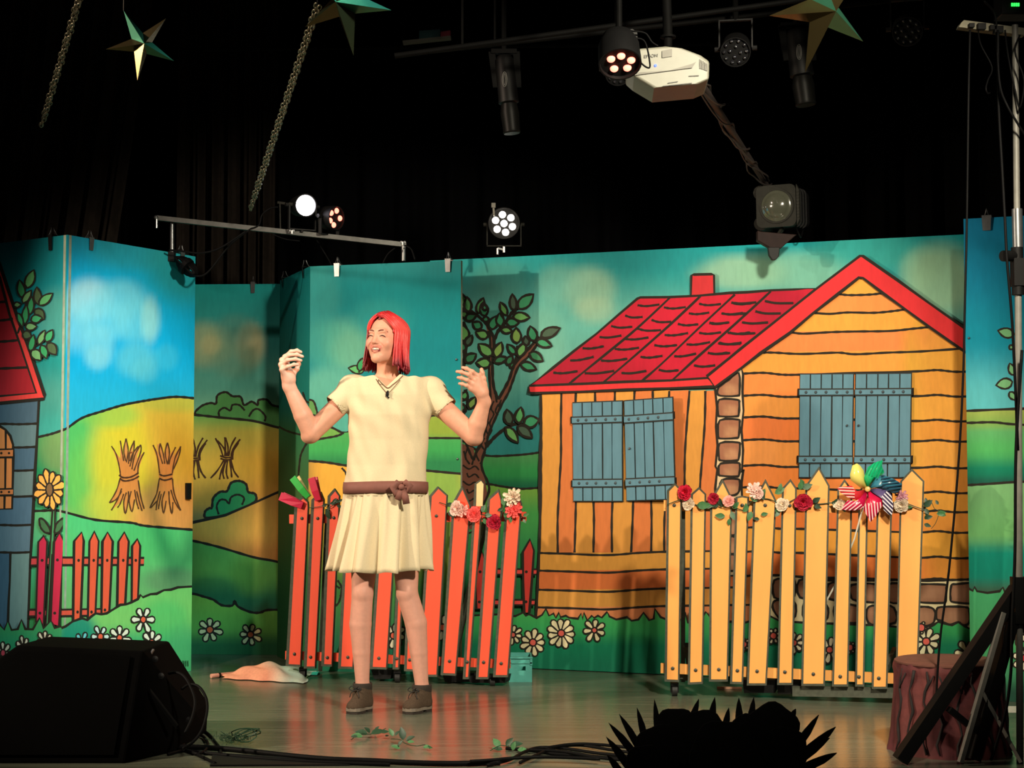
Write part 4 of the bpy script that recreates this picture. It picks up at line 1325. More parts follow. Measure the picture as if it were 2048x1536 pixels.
# --- yellow fence (right)
PY = Plane(plan(1335, 1380, 7.42), plan(1845, 1390, 7.14))
yp = [
    (tri(112, 206, 195, 160, 146), ((97, 1415), (190, 1418)), [(155, 290), (145, 1334)], None),
    (tri(264, 360, 218, 315, 173), ((245, 1435), (340, 1430)), [(292, 1345)], None),
    ([(388, 268), (412, 215), (466, 122), (524, 240), (526, 290)], ((380, 1415), (500, 1415)), [(458, 290), (440, 1341)], None),
    ([(550, 236), (590, 228), (634, 236)], ((515, 1430), (597, 1432)), [(590, 290), (559, 1348)], None),
    (tri(664, 810, 262, 740, 123), ((622, 1440), (748, 1440)), [(737, 290), (685, 1352)], None),
    (tri(846, 940, 182, 900, 122), ((816, 1437), (916, 1437)), [(895, 292), (863, 1357)], None),
    (tri(996, 1150, 165, 1082, 42), ((970, 1443), (1120, 1443)), [(1065, 292), (1045, 1370)], None),
    (tri(1200, 1296, 192, 1245, 122), ((1166, 1447), (1270, 1447)), [(1232, 296), (1217, 1386)], None),
    (tri(1336, 1398, 205, 1366, 150), ((1314, 1447), (1372, 1447)), [(1337, 1388)], None),
    (tri(1455, 1552, 215, 1500, 140), ((1420, 1462), (1520, 1462)), [(1464, 1397)], None),
    (tri(1602, 1756, 135, 1676, 55), ((1570, 1468), (1712, 1465)), [(1669, 307), (1640, 1400)], None),
]
yellow_fence = make_fence('picket_fence', 'apricot yellow picket fence with pinwheel and rose garland in front of the cottage', '8', PY, yp, M_YEL,
                          [(1328, 1011, 1852, 1016, 0.05), (1322, 1336, 1820, 1358, 0.045)], PY.at(1580, 1385))
# undercarriage
m = MB()
m.beam(PY.at(1585, 1382, -0.02), PY.at(1805, 1386, -0.02), 0.02, 0.045)
link('base_board', m, M_RIM, yellow_fence)
def castor(root, pl, u, v, r=0.024):
    g = pl.at(u, v, -0.03)
    m = MB()
    m.cyl((g.x - .012, g.y, r), (g.x + .012, g.y, r), r, n=18)
    w = link('castor', m, M_CASTOR, root, smooth=30)
    m = MB()
    m.box((g.x, g.y, r * 2 + .004), (.034, .05, .012))
    m.box((g.x - .016, g.y, r + .012), (.004, .024, .044))
    m.box((g.x + .016, g.y, r + .012), (.004, .024, .044))
    link('fork', m, M_BLACK, w)
castor(yellow_fence, PY, 1349, 1378, 0.026)
castor(yellow_fence, PY, 1820, 1390, 0.022)
for (u0, u1, v0, v1, off) in ((1484, 1550, 1360, 1386, -.05), (1552, 1606, 1358, 1388, -.04)):
    m = MB()
    m.prism([PY.at(u0, v0, off), PY.at(u1, v0, off), PY.at(u1, v1, off), PY.at(u0 + 4, v1, off)], -PY.n * .12)
    link('foot_bracket', m, M_BLACK, yellow_fence)
m = MB()
m.beam(PY.at(1366, 1020, -.03), PY.at(1366, 1362, -.20), .02, .03)
link('brace', m, M_RIM, yellow_fence)
m = MB()
m.beam(PY.at(1360, 1352, -.03), PY.at(1372, 1356, -.30), .025, .025)
m.beam(PY.at(1372, 1290, -.06), PY.at(1382, 1356, -.30), .02, .025)
link('brace', m, M_RIM, yellow_fence)
m = MB()
m.beam(PY.at(1765, 1352, -.03), PY.at(1790, 1300, -.25), .02, .03)
link('brace', m, M_RIM, yellow_fence)

# --- red fence (behind the performer)
PR = Plane(plan(578, 1340, 8.02), plan(1045, 1360, 7.72))
rp = [
    ([(158, 350), (162, 318), (205, 285), (240, 318), (242, 350)], ((104, 1325), (195, 1330)), [(196, 420), (150, 1253)], None),
    (tri(262, 338, 305, 318, 256), ((215, 1340), (285, 1340)), [(293, 420), (249, 1272)], None),
    (tri(362, 434, 282, 402, 236), ((322, 1325), (388, 1328)), [(392, 416), (352, 1275)], None),
    (tri(478, 575, 285, 530, 232), ((425, 1340), (516, 1342)), [(520, 416), (478, 1273)], None),
    (tri(590, 660, 282, 626, 225), ((540, 1345), (598, 1345)), [(568, 1276)], None),
    (tri(690, 790, 285, 742, 228), ((620, 1342), (722, 1346)), [(669, 1279)], None),
    (tri(806, 846, 240, 828, 210), ((760, 1345), (797, 1346)), [(778, 1281)], None),
    (tri(868, 936, 280, 902, 232), ((830, 1356), (886, 1358)), [(858, 1289)], None),
    ([(984, 282), (1034, 224), (1094, 278)], ((915, 1390), (1032, 1390)), [(1022, 405)], None),
    ([(1126, 330), (1140, 300), (1184, 220), (1236, 345)], ((1054, 1380), (1146, 1384)), [(1103, 1297)], None),
    ([(1263, 205), (1297, 182), (1317, 205)], ((1190, 1405), (1226, 1405)), [(1211, 1302)], None),
    ([(1342, 300), (1408, 240), (1430, 320)], ((1270, 1405), (1346, 1405)), [(1312, 1304)], None),
    ([(1452, 330), (1475, 282), (1530, 276), (1550, 330)], ((1375, 1393), (1466, 1393)), [(1420, 1311)], None),
]
red_fence = make_fence('picket_fence', 'coral red picket fence standing behind the performer', 'R', PR, rp, M_RED,
                       [(580, 1038, 1052, 1033, 0.045), (572, 1310, 1020, 1328, 0.042)], PR.at(820, 1360))
# the thin picket ends in a bare pale tip
q = Z('R', [(1267, 345), (1269, 210), (1297, 190), (1312, 210), (1306, 345)])
m = MB()
m.prism([PR.at(u, v, .0198) for u, v in q], PR.n * .0008)
link('bare_tip', m, M_PALE, red_fence)
castor(red_fence, PR, 606, 1352, .025)
castor(red_fence, PR, 795, 1356, .025)
castor(red_fence, PR, 985, 1360, .022)
for (u0, u1, v0, v1, off) in ((742, 784, 1340, 1358, -.04), (884, 960, 1346, 1364, -.06), (935, 1012, 1352, 1366, -.03)):
    m = MB()
    m.prism([PR.at(u0, v0, off), PR.at(u1, v0, off), PR.at(u1 - 3, v1, off), PR.at(u0 + 6, v1, off)], -PR.n * .1)
    link('foot_bracket', m, M_BLACK, red_fence)
m = MB()
m.beam(PR.at(655, 1020, -.03), PR.at(640, 1340, -.3), .02, .03)
link('brace', m, M_RIM, red_fence)
m = MB()
m.beam(PR.at(972, 1040, -.03), PR.at(900, 1350, -.3), .02, .03)
link('brace', m, M_RIM, red_fence)

# ================================================================== garlands, pinwheel, pegs
def leafcol(c):
    return mat('leaf_green_' + c, {'dark': (32, 64, 42), 'mid': (66, 116, 70), 'grey': (90, 120, 96)}[c], rough=0.5, vary=0.25, scale=90)
ML = {k: leafcol(k) for k in ('dark', 'mid', 'grey')}
def petalmat(n, c):
    return mat(n, c, rough=0.7, vary=0.12, scale=120)
MPET = {'crimson': petalmat('crimson_petal', (190, 20, 56)), 'scarlet': petalmat('scarlet_petal', (226, 26, 64)), 'cream': petalmat('cream_petal', (238, 220, 196)),
        'pink': petalmat('pink_petal', (246, 178, 168)), 'blush': petalmat('blush_petal', (248, 212, 200)), 'coral': petalmat('coral_petal', (250, 100, 96)), 'mauve': petalmat('mauve_petal', (220, 160, 176))}

def rose_mesh(c, r, n_rings, rnd, face, spiky=False):
    """a cupped cloth rose: rings of curved petals around the facing direction"""
    c, d = Vector(c), Vector(face).normalized()
    s = d.orthogonal().normalized()
    t = d.cross(s)
    m = MB()
    for k in range(n_rings):
        f = (k + 1) / n_rings
        cnt = 3 + 2 * k if not spiky else 6 + 2 * k
        for i in range(cnt):
            a = 6.2832 * i / cnt + k * 0.7 + rnd.uniform(-.15, .15)
            rad = s * math.cos(a) + t * math.sin(a)
            tan = d.cross(rad)
            ln = r * (0.35 + 0.65 * f) * rnd.uniform(.88, 1.12)
            wd = ln * (0.62 if not spiky else 0.26)
            lift = r * (0.75 * (1 - f) + 0.12)
            vs = []
            for u, w, h in ((.08, .4, .0), (.55, 1, .55), (.9, .8, .85), (1, 0, .8 if not spiky else .7)):
                curl = lift * h * (1.15 - 0.3 * u) + 0.05 * r
                for sd in (-1, 0, 1):
                    vs.append(c + rad * (ln * u * (0.45 + 0.55 * f)) + tan * (wd * w * sd * 0.75) + d * (curl + (0.10 * r if sd else -0.05 * r)))
            fs = []
            for j in range(3):
                for q in range(2):
                    a0 = j * 3 + q
                    fs.append((a0, a0 + 1, a0 + 4, a0 + 3))
            m.add(vs, fs)
    return m

def leaf_mesh(c, d, nrm, ln, wd):
    """a folded pointed leaf from c along d"""
    c, d, nrm = Vector(c), Vector(d).normalized(), Vector(nrm)
    s = d.cross(nrm).normalized()
    nn = s.cross(d)
    m = MB()
    vs = []
    for t, w in ((0, .1), (.2, .75), (.45, 1), (.75, .65), (1, .02)):
        bend = -0.18 * ln * t * t
        for sd in (-1, 0, 1):
            vs.append(c + d * (t * ln) + s * (sd * w * wd / 2) + nn * (bend + (0.12 * wd * w if sd else 0)))
    fs = []
    for j in range(4):
        for q in range(2):
            a0 = j * 3 + q
            fs.append((a0, a0 + 1, a0 + 4, a0 + 3))
    m.add(vs, fs)
    return m

def garland(label, pl, stem, flowers, leaves, off=0.03, seed=3):
    rnd = random.Random(seed)
    root = thing('flower_garland', label, 'garland', pl.at(*stem[0], off))
    pts = smooth_path([tuple(pl.at(u, v, off + 0.004 * math.sin(u))) for u, v in stem], 5)
    m = MB()
    m.tube(pts, 0.0022, 6)
    link('stem', m, ML['dark'], root)
    for (u, v, r, c, kind) in flowers:
        p = pl.at(u, v, off + .004)
        m = rose_mesh(p, r * pl.p.y / FPX, 5 if kind != 'lily' else 3, rnd, pl.n + Vector((rnd.uniform(-.4, .1), 0, rnd.uniform(-.1, .4))), spiky=(kind == 'lily'))
        link('rose' if kind != 'lily' else 'lily', m, MPET[c], root, smooth=True)
    for (u, v, ang, ln, c) in leaves:
        p = pl.at(u, v, off)
        a = math.radians(ang)
        d = pl.e * math.cos(a) + Vector((0, 0, 1)) * math.sin(a) + pl.n * rnd.uniform(0, .5)
        k = pl.p.y / FPX
        link('leaf', leaf_mesh(p, d, pl.n, ln * k, ln * k * .6), ML[c], root, smooth=True)
    return root

P8 = lambda x, y: Z('8', [(x, y)])[0]
fl = [(*P8(225, 210), 15, 'scarlet', 'r'), (*P8(248, 285), 13, 'cream', 'r'), (*P8(408, 245), 12, 'crimson', 'r'), (*P8(505, 265), 12, 'pink', 'r'), (*P8(668, 195), 17, 'blush', 'lily'), (*P8(690, 215), 12, 'blush', 'r'),
      (*P8(848, 287), 14, 'cream', 'r'), (*P8(982, 270), 17, 'crimson', 'r'), (*P8(1215, 288), 12, 'cream', 'r'), (*P8(1610, 232), 13, 'mauve', 'lily'), (*P8(1612, 290), 14, 'cream', 'r')]
lv = []
for (x, y, a, l, c) in ((300, 290, 0, 28, 'mid'), (345, 295, 5, 20, 'grey'), (385, 300, 30, 14, 'dark'), (430, 240, -60, 18, 'dark'), (440, 285, 200, 14, 'dark'), (480, 360, 175, 20, 'mid'), (510, 375, -100, 14, 'mid'), (520, 330, -70, 18, 'grey'), (530, 310, 45, 18, 'mid'),
                        (595, 330, 40, 16, 'mid'), (615, 320, 90, 14, 'mid'), (650, 330, -110, 20, 'mid'), (690, 260, 160, 16, 'mid'), (705, 240, 60, 20, 'mid'), (715, 210, -70, 16, 'dark'), (710, 350, 10, 14, 'mid'), (700, 380, 170, 12, 'dark'),
                        (800, 215, 30, 22, 'mid'), (830, 200, 80, 16, 'mid'), (820, 300, -90, 18, 'mid'), (830, 330, 230, 14, 'grey'), (960, 190, 80, 18, 'mid'), (975, 180, 20, 22, 'grey'), (985, 160, 120, 14, 'mid'), (1040, 270, 30, 18, 'dark'), (1050, 290, -20, 16, 'dark'), (1030, 285, 180, 12, 'dark'),
                        (1160, 275, 0, 14, 'dark'), (1180, 280, 60, 12, 'dark'), (1230, 300, -60, 12, 'mid'), (1640, 300, 0, 12, 'mid'),
                        (1755, 300, 40, 20, 'dark'), (1760, 310, -60, 14, 'dark'), (1755, 370, 10, 16, 'dark'), (1760, 380, 60, 12, 'dark'), (1755, 410, -20, 14, 'dark'), (1770, 330, -90, 10, 'dark')):
    lv.append((*P8(x, y), a, l, c))
garland('long garland of crimson, cream and pink roses along the yellow fence top', PY, [P8(*p) for p in [(110, 285), (225, 250), (300, 290), (400, 280), (470, 300), (530, 300), (600, 320), (660, 260), (760, 250), (850, 285), (960, 240), (1060, 280), (1180, 275), (1280, 300), (1450, 290), (1600, 270), (1700, 300), (1755, 320)]], fl, lv)
# trailing end of the garland beyond the last picket
sp = thing('ivy_sprig', 'thin ivy strand dangling right of the tallest yellow end picket', 'foliage', PY.at(*P8(1750, 300)))
m = MB()
m.tube(smooth_path([tuple(PY.at(*P8(x, y), .02)) for x, y in [(1740, 300), (1790, 255), (1820, 310), (1850, 330), (1830, 400), (1800, 440)]], 5), .0014, 5)
link('stem', m, ML['dark'], sp)
for (x, y, a, l, c) in ((1835, 345, 10, 18, 'mid'), (1850, 340, -20, 14, 'mid'), (1845, 285, 120, 10, 'dark'), (1770, 280, 100, 12, 'dark')):
    p = PY.at(*P8(x, y), .02)
    a = math.radians(a)
    link('leaf', leaf_mesh(p, PY.e * math.cos(a) + Vector((0, 0, math.sin(a))), PY.n, l * .0023, l * .0015), ML[c], sp, smooth=True)

PRz = lambda x, y: Z('R', [(x, y)])[0]
garland('short garland of pink roses and a white lily on the red fence', PR, [PRz(*p) for p in [(1040, 322), (1090, 340), (1150, 370), (1250, 395), (1320, 400), (1400, 440), (1440, 350), (1490, 300), (1540, 400), (1560, 415)]],
        [(*PRz(1150, 360), 15, 'blush', 'r'), (*PRz(1185, 375), 13, 'pink', 'lily'), (*PRz(1255, 395), 15, 'coral', 'r'), (*PRz(1380, 445), 15, 'crimson', 'r'), (*PRz(1495, 290), 20, 'cream', 'lily'), (*PRz(1500, 300), 14, 'blush', 'lily'), (*PRz(1500, 370), 18, 'coral', 'lily')],
        [(*PRz(x, y), a, l, c) for x, y, a, l, c in ((1085, 345, 30, 14, 'dark'), (1100, 370, -60, 16, 'dark'), (1110, 400, 10, 14, 'mid'), (1300, 380, 60, 16, 'grey'), (1320, 400, 0, 16, 'grey'), (1310, 420, -60, 14, 'mid'), (1440, 340, 110, 16, 'mid'), (1440, 380, -60, 18, 'mid'), (1430, 360, 200, 12, 'dark'), (1480, 410, -90, 12, 'mid'), (1555, 405, 20, 12, 'mid'), (1555, 425, -50, 10, 'grey'))], seed=9)
tw = thing('ivy_sprig', 'wiry dark twig tied across the left red pickets', 'foliage', PR.at(*PRz(330, 350)))
m = MB()
m.tube(smooth_path([tuple(PR.at(*PRz(x, y), .03)) for x, y in [(240, 355), (290, 350), (330, 342), (360, 355), (400, 330), (430, 320)]], 5), .0018, 5)
link('stem', m, ML['dark'], tw)
for x, y, a, l in ((320, 345, 20, 12), (350, 360, -80, 18), (370, 330, 10, 14), (385, 325, 50, 12), (400, 315, 0, 12), (345, 380, -60, 16), (410, 340, -20, 12), (420, 318, 30, 10)):
    p = PR.at(*PRz(x, y), .03)
    aa = math.radians(a)
    link('leaf', leaf_mesh(p, PR.e * math.cos(aa) + Vector((0, 0, math.sin(aa))), PR.n, l * .0026, l * .0014), ML['dark'], tw, smooth=True)

# --- clothes pegs
M_PINK = mat('pink_peg_paint', (216, 34, 74), rough=0.5, vary=0.06)
M_GREEN = mat('green_peg_paint', (52, 186, 74), rough=0.5, vary=0.06)
M_PEGWOOD = mat('peg_wood', (226, 196, 130), rough=0.7, vary=0.1)
def peg(label, material, tip, end, width, tilt):
    a, b = PR.at(*PRz(*tip), .028), PR.at(*PRz(*end), .04)
    d = (b - a).normalized()
    root = thing('clothes_peg', label, 'clothes peg', a)
    L = (b - a).length
    s = d.cross(PR.n).normalized()
    for k, (o1, o2) in enumerate(((.002, .004), (-.010, -.022 - tilt))):
        m = MB()
        p0, p1, p2 = a + PR.n * o1, a + d * (L * .42) + PR.n * (o1 + .006 * (1 - 2 * k)), b + PR.n * o2
        w = s * (width / 2)
        th = PR.n * .008
        m.prism([p0 - w * .8, p1 - w, p2 - w, p2 + w, p1 + w, p0 + w * .8], th)
        bevel(link('jaw', m, material if k == 0 else M_PEGWOOD if 'green' in label else material, root), .0015)
    m = MB()
    c = a + d * (L * .42) + PR.n * .004
    for i in range(4):
        cc = c + s * (width * .22 * (i - 1.5))
        m.tube([cc + (d * math.cos(t) + PR.n * math.sin(t)) * .006 for t in [x * .6283 for x in range(10)]], .0012, 5, closed=True)
    m.tube([c - s * width * .5, c + s * width * .5], .0016, 5)
    link('spring', m, M_STEEL, root)
    return root
peg('pink clothes peg sticking out sideways from the first red picket', M_PINK, (202, 342), (66, 283), .042, .004)
peg('green clothes peg clipped on the first red picket top', M_GREEN, (238, 290), (142, 170), .036, .03)
peg('pink clothes peg standing up on the second red picket', M_PINK, (300, 310), (258, 170), .038, .01)

# --- pinwheel
pw_c = P8(1394, 187)
def pinwheel():
    c = PY.at(*pw_c, .075)
    root = thing('pinwheel', 'colourful striped pinwheel stuck on the yellow fence', 'pinwheel', c)
    k = c.y / FPX
    def at(x, y, off):
        q = P8(x, y)
        return PY.at(q[0], q[1], .075 + off)
    blades = [  # (colour, stripe colour, outline in zoom pixels from the hub, base colour)
        ('yellow', (236, 226, 120), (250, 244, 170), [(1394, 187), (1350, 180), (1285, 130), (1280, 95), (1295, 35), (1325, 22), (1345, 35), (1368, 68), (1375, 110), (1385, 150)]),
        ('green', (24, 186, 124), (10, 150, 100), [(1394, 187), (1375, 150), (1370, 110), (1395, 45), (1440, 15), (1490, 0), (1485, 40), (1500, 80), (1460, 125), (1420, 150)]),
        ('teal', (60, 130, 156), (26, 60, 84), [(1394, 187), (1420, 150), (1450, 110), (1490, 95), (1560, 120), (1615, 155), (1600, 195), (1570, 218), (1500, 190), (1440, 178)]),
        ('purple', (96, 84, 128), (226, 222, 232), [(1394, 187), (1440, 180), (1520, 190), (1545, 225), (1558, 290), (1552, 345), (1535, 355), (1495, 320), (1485, 240), (1430, 205)]),
        ('crimson', (214, 26, 74), (248, 190, 196), [(1394, 187), (1430, 205), (1480, 235), (1488, 290), (1450, 350), (1412, 398), (1390, 360), (1365, 318), (1385, 260), (1392, 220)]),
        ('rose', (214, 30, 88), (246, 184, 192), [(1394, 187), (1385, 245), (1368, 300), (1330, 322), (1270, 322), (1225, 318), (1240, 290), (1265, 258), (1320, 262), (1360, 230)]),
        ('red', (238, 62, 70), (250, 196, 190), [(1394, 187), (1370, 225), (1330, 258), (1275, 245), (1220, 210), (1198, 180), (1220, 172), (1290, 165), (1320, 195), (1350, 210)]),
    ]
    for i, (nm, c1, c2, out) in enumerate(blades):
        n = len(out)
        vs = []
        ocx = sum(p[0] for p in out) / n
        ocy = sum(p[1] for p in out) / n
        m = MB()
        offs = [0.012 if j == 0 else (-.004 + .022 * math.sin(math.pi * j / (n - 1))) for j in range(n)]
        front = [at(x, y, o) for (x, y), o in zip(out, offs)]
        mid = at(ocx, ocy, .022)
        vs = front + [mid]
        fs = [(j, (j + 1) % n, n) for j in range(n)]
        m.add(vs, fs)
        mm = bpy.data.materials.get('pinwheel_' + nm) or mat('pinwheel_' + nm, c1, rough=0.25, vary=0.05, spec=.6)
        b = link('blade', m, mm, root, smooth=True)
        sol = b.modifiers.new('film thickness', 'SOLIDIFY')
        sol.thickness = .0008
        # stripes printed on the outer half of the blade
        if nm != 'yellow':
            ms = mat('pinwheel_stripe_' + nm, c2, rough=0.3, vary=0.05)
            hub = np.array(out[0], float)
            ctr = np.array([ocx, ocy])
            far = max(out[1:], key=lambda p: (p[0] - hub[0]) ** 2 + (p[1] - hub[1]) ** 2)
            d = np.array(far, float) - hub
            L = np.linalg.norm(d)
            d /= L
            s = np.array([-d[1], d[0]])
            st = MB()
            for q in range(-4, 5):
                t0 = q * 19.0
                poly = [tuple(p) for p in out]
                a_, b_ = s
                c0 = -(s.dot(hub) + t0)
                poly = clip_half(poly, a_, b_, c0)
                if len(poly) >= 3:
                    poly = clip_half(poly, -a_, -b_, -c0 + 8)
                if len(poly) >= 3:
                    poly = clip_half(poly, d[0], d[1], -(d.dot(hub) + L * .42))
                if len(poly) >= 3:
                    st.add([at(x, y, .0255) for x, y in poly], [tuple(range(len(poly)))])
            if st.v:
                so = link('stripes', st, ms, b)
                so['kind'] = 'stuff'
                so.modifiers.new('film thickness', 'SOLIDIFY').thickness = .0006
    m = MB()
    m.lathe(at(1394, 187, .012), PY.n, [(0, .012), (.006, .013), (.012, .010), (.015, .002)], n=18)
    link('hub', m, mat('pinwheel_hub', (226, 184, 110), rough=.4), root, smooth=40)
    m = MB()
    m.tube([at(1394, 190, .004), at(1310, 500, -.066), at(1190, 790, -.085), at(1130, 900, -.10)], .004, 8)
    link('stick', m, mat('pinwheel_stick', (226, 220, 206), rough=.4), root)
    return root
pinwheel()
# ================================================================== performer
class Field:
    """a block of space holding the distance to a smooth body, turned into one skin"""
    def __init__(self, lo, hi, h):
        self.lo, self.h = np.array(lo, float), h
        self.n = np.ceil((np.array(hi) - self.lo) / h).astype(int) + 1
        self.D = np.full(self.n, 0.2, dtype=np.float32)
        self.ax = [self.lo[i] + h * np.arange(self.n[i]) for i in range(3)]

    def block(self, lo, hi, pad):
        sl = []
        for i in range(3):
            a = max(0, int((lo[i] - pad - self.lo[i]) / self.h))
            b = min(self.n[i], int((hi[i] + pad - self.lo[i]) / self.h) + 2)
            sl.append(slice(a, max(a, b)))
        g = np.ix_(self.ax[0][sl[0]], self.ax[1][sl[1]], self.ax[2][sl[2]])
        return tuple(sl), g

    def put(self, sl, d, k, cut=False):
        A = self.D[sl]
        if A.size == 0:
            return
        if cut:
            d = -d
            hh = np.clip(0.5 - 0.5 * (A - d) / k, 0, 1)
            self.D[sl] = A * (1 - hh) + d * hh + k * hh * (1 - hh)
        else:
            hh = np.clip(0.5 + 0.5 * (A - d) / k, 0, 1)
            self.D[sl] = A * (1 - hh) + d * hh - k * hh * (1 - hh)

    def cone(self, a, b, ra, rb, k=0.01, cut=False):
        a, b = np.array(a, float), np.array(b, float)
        r = max(ra, rb)
        sl, g = self.block(np.minimum(a, b) - r, np.maximum(a, b) + r, 2 * k + 4 * self.h)
        ab = b - a
        L2 = max(ab.dot(ab), 1e-9)
        px, py, pz = g[0] - a[0], g[1] - a[1], g[2] - a[2]
        t = np.clip((px * ab[0] + py * ab[1] + pz * ab[2]) / L2, 0, 1)
        d = np.sqrt((px - ab[0] * t) ** 2 + (py - ab[1] * t) ** 2 + (pz - ab[2] * t) ** 2) - (ra + (rb - ra) * t)
        self.put(sl, d, k, cut)

    def ell(self, c, r, axes=None, k=0.01, cut=False):
        c = np.array(c, float)
        R = max(r)
        sl, g = self.block(c - R, c + R, 2 * k + 4 * self.h)
        p = [g[0] - c[0], g[1] - c[1], g[2] - c[2]]
        if axes is not None:
            p = [p[0] * a[0] + p[1] * a[1] + p[2] * a[2] for a in axes]
        k0 = np.sqrt((p[0] / r[0]) ** 2 + (p[1] / r[1]) ** 2 + (p[2] / r[2]) ** 2)
        k1 = np.sqrt((p[0] / r[0] ** 2) ** 2 + (p[1] / r[1] ** 2) ** 2 + (p[2] / r[2] ** 2) ** 2) + 1e-9
        self.put(sl, k0 * (k0 - 1) / k1, k, cut)

    def whole(self, fn, k=0.01, cut=False):
        g = np.ix_(*self.ax)
        self.put((slice(None),) * 3, fn(g[0], g[1], g[2]), k, cut)

    def value(self, p):
        q = (np.array(p) - self.lo) / self.h
        i = np.clip(np.floor(q).astype(int), 0, self.n - 2)
        f = q - i
        v = 0
        for a in (0, 1):
            for b in (0, 1):
                for c in (0, 1):
                    v += self.D[i[0] + a, i[1] + b, i[2] + c] * (f[0] if a else 1 - f[0]) * (f[1] if b else 1 - f[1]) * (f[2] if c else 1 - f[2])
        return v

    def skin(self):
        D = self.D
        S = D < 0
        nx, ny, nz = D.shape
        cnt = np.zeros((nx - 1, ny - 1, nz - 1), np.int8)
        for a in (0, 1):
            for b in (0, 1):
                for c in (0, 1):
                    cnt += S[a:nx - 1 + a, b:ny - 1 + b, c:nz - 1 + c]
        act = (cnt > 0) & (cnt < 8)
        idx = np.argwhere(act)
        vid = np.full(act.shape, -1, np.int32)
        vid[act] = np.arange(len(idx))
        acc = np.zeros((len(idx), 3))
        num = np.zeros(len(idx))
        cor = [(a, b, c) for a in (0, 1) for b in (0, 1) for c in (0, 1)]
        for p in cor:
            for ax in range(3):
                if p[ax] == 0:
                    q = list(p)
                    q[ax] = 1
                    dp = D[idx[:, 0] + p[0], idx[:, 1] + p[1], idx[:, 2] + p[2]]
                    dq = D[idx[:, 0] + q[0], idx[:, 1] + q[1], idx[:, 2] + q[2]]
                    m = (dp < 0) != (dq < 0)
                    t = np.where(m, dp / np.where(m, dp - dq, 1), 0)
                    pt = np.array(p, float)[None, :].repeat(len(idx), 0)
                    pt[:, ax] += t
                    acc[m] += pt[m]
                    num[m] += 1
        V = self.lo + self.h * (idx + acc / num[:, None])
        F = []
        for ax in range(3):
            sl0 = [slice(1, -1)] * 3
            sl1 = [slice(1, -1)] * 3
            sl0[ax] = slice(0, -1)
            sl1[ax] = slice(1, None)
            e = S[tuple(sl0)] != S[tuple(sl1)]
            w = np.argwhere(e)
            flip = S[tuple(sl0)][e]
            o = np.ones(3, int)
            o[ax] = 0
            w = w + o
            b1, b2 = [i for i in range(3) if i != ax]
            u1, u2 = np.zeros(3, int), np.zeros(3, int)
            u1[b1] = 1
            u2[b2] = 1
            q = [w, w - u1, w - u1 - u2, w - u2]
            q = [vid[x[:, 0], x[:, 1], x[:, 2]] for x in q]
            F.append(np.stack(q, 1))
        F = np.concatenate(F)
        F = F[(F >= 0).all(1)]
        return V, F

def field_object(name, fld, material, parent, colour=None, relax=1):
    V, F = fld.skin()
    base = np.array(LOC[parent.name])
    me = bpy.data.meshes.new(name)
    me.from_pydata((V - base).tolist(), [], F.tolist())
    bm = bmesh.new()
    bm.from_mesh(me)
    for _ in range(relax):
        bmesh.ops.smooth_vert(bm, verts=bm.verts, factor=0.5, use_axis_x=True, use_axis_y=True, use_axis_z=True)
    bmesh.ops.recalc_face_normals(bm, faces=bm.faces)
    bm.to_mesh(me)
    bm.free()
    if colour is not None:
        c = np.ones((len(V), 4), np.float32)
        c[:, :3] = colour(V)
        at = me.color_attributes.new('Col', 'FLOAT_COLOR', 'POINT')
        at.data.foreach_set('color', c.ravel())
    me.polygons.foreach_set('use_smooth', [True] * len(me.polygons))
    me.materials.append(material)
    o = bpy.data.objects.new(name, me)
    COL.objects.link(o)
    o.parent = parent
    LOC[o.name] = Vector(base)
    return o

YP = 6.95
def J(u, v, dy=0.0):
    return np.array(W(u, v, YP + dy))

person = thing('person', 'smiling red haired performer in cream dress and ankle boots, both arms raised', 'person', (J(778, 1400)[0], YP, 0))

# ---- head frame: the face turns towards stage right
YAW, PIT, ROL = math.radians(27), math.radians(6), math.radians(-2)
_f = Vector((-math.sin(YAW) * math.cos(PIT), -math.cos(YAW) * math.cos(PIT), math.sin(PIT)))
_s = Vector((math.cos(YAW), -math.sin(YAW), 0))
_z = _s.cross(-_f).normalized() * -1
_z = _f.cross(_s) * -1
if _z.z < 0:
    _z = -_z
_rot = Quaternion(_f, ROL)
_s, _z = _rot @ _s, _rot @ _z
HO = Vector(J(773, 674, 0.0))
def H(s, f, z):
    return np.array(HO + _s * s + _f * f + _z * z)
HAX = [np.array(_s), np.array(_f), np.array(_z)]

body = Field((-1.07, 6.60, 0.03), (-0.05, 7.16, 1.76), 0.0034)
# head
body.ell(H(0, -.012, .024), (.069, .088, .070), HAX, .01)
body.ell(H(0, .024, -.034), (.064, .062, .083), HAX, .02)
for sg in (-1, 1):
    body.cone(H(sg * .043, .005, -.062), H(sg * .006, .062, -.104), .021, .017, .018)
    body.ell(H(sg * .037, .058, -.038), (.025, .023, .023), HAX, .016)
    body.ell(H(sg * .068, -.006, -.012), (.010, .018, .030), HAX, .008)
body.ell(H(0, .068, -.104), (.020, .017, .016), HAX, .014)
body.cone(H(-.032, .076, .011), H(.032, .076, .011), .011, .011, .012)
for sg in (-1, 1):
    body.ell(H(sg * .030, .096, -.009), (.016, .016, .010), HAX, .010, cut=True)
    body.ell(H(sg * .030, .073, -.010), (.015, .011, .009), HAX, .006)
body.cone(H(0, .080, .006), H(0, .092, -.034), .0075, .0095, .010)
body.ell(H(0, .095, -.038), (.0105, .0095, .0085), HAX, .007)
for sg in (-1, 1):
    body.ell(H(sg * .0115, .087, -.041), (.0065, .007, .0055), HAX, .006)
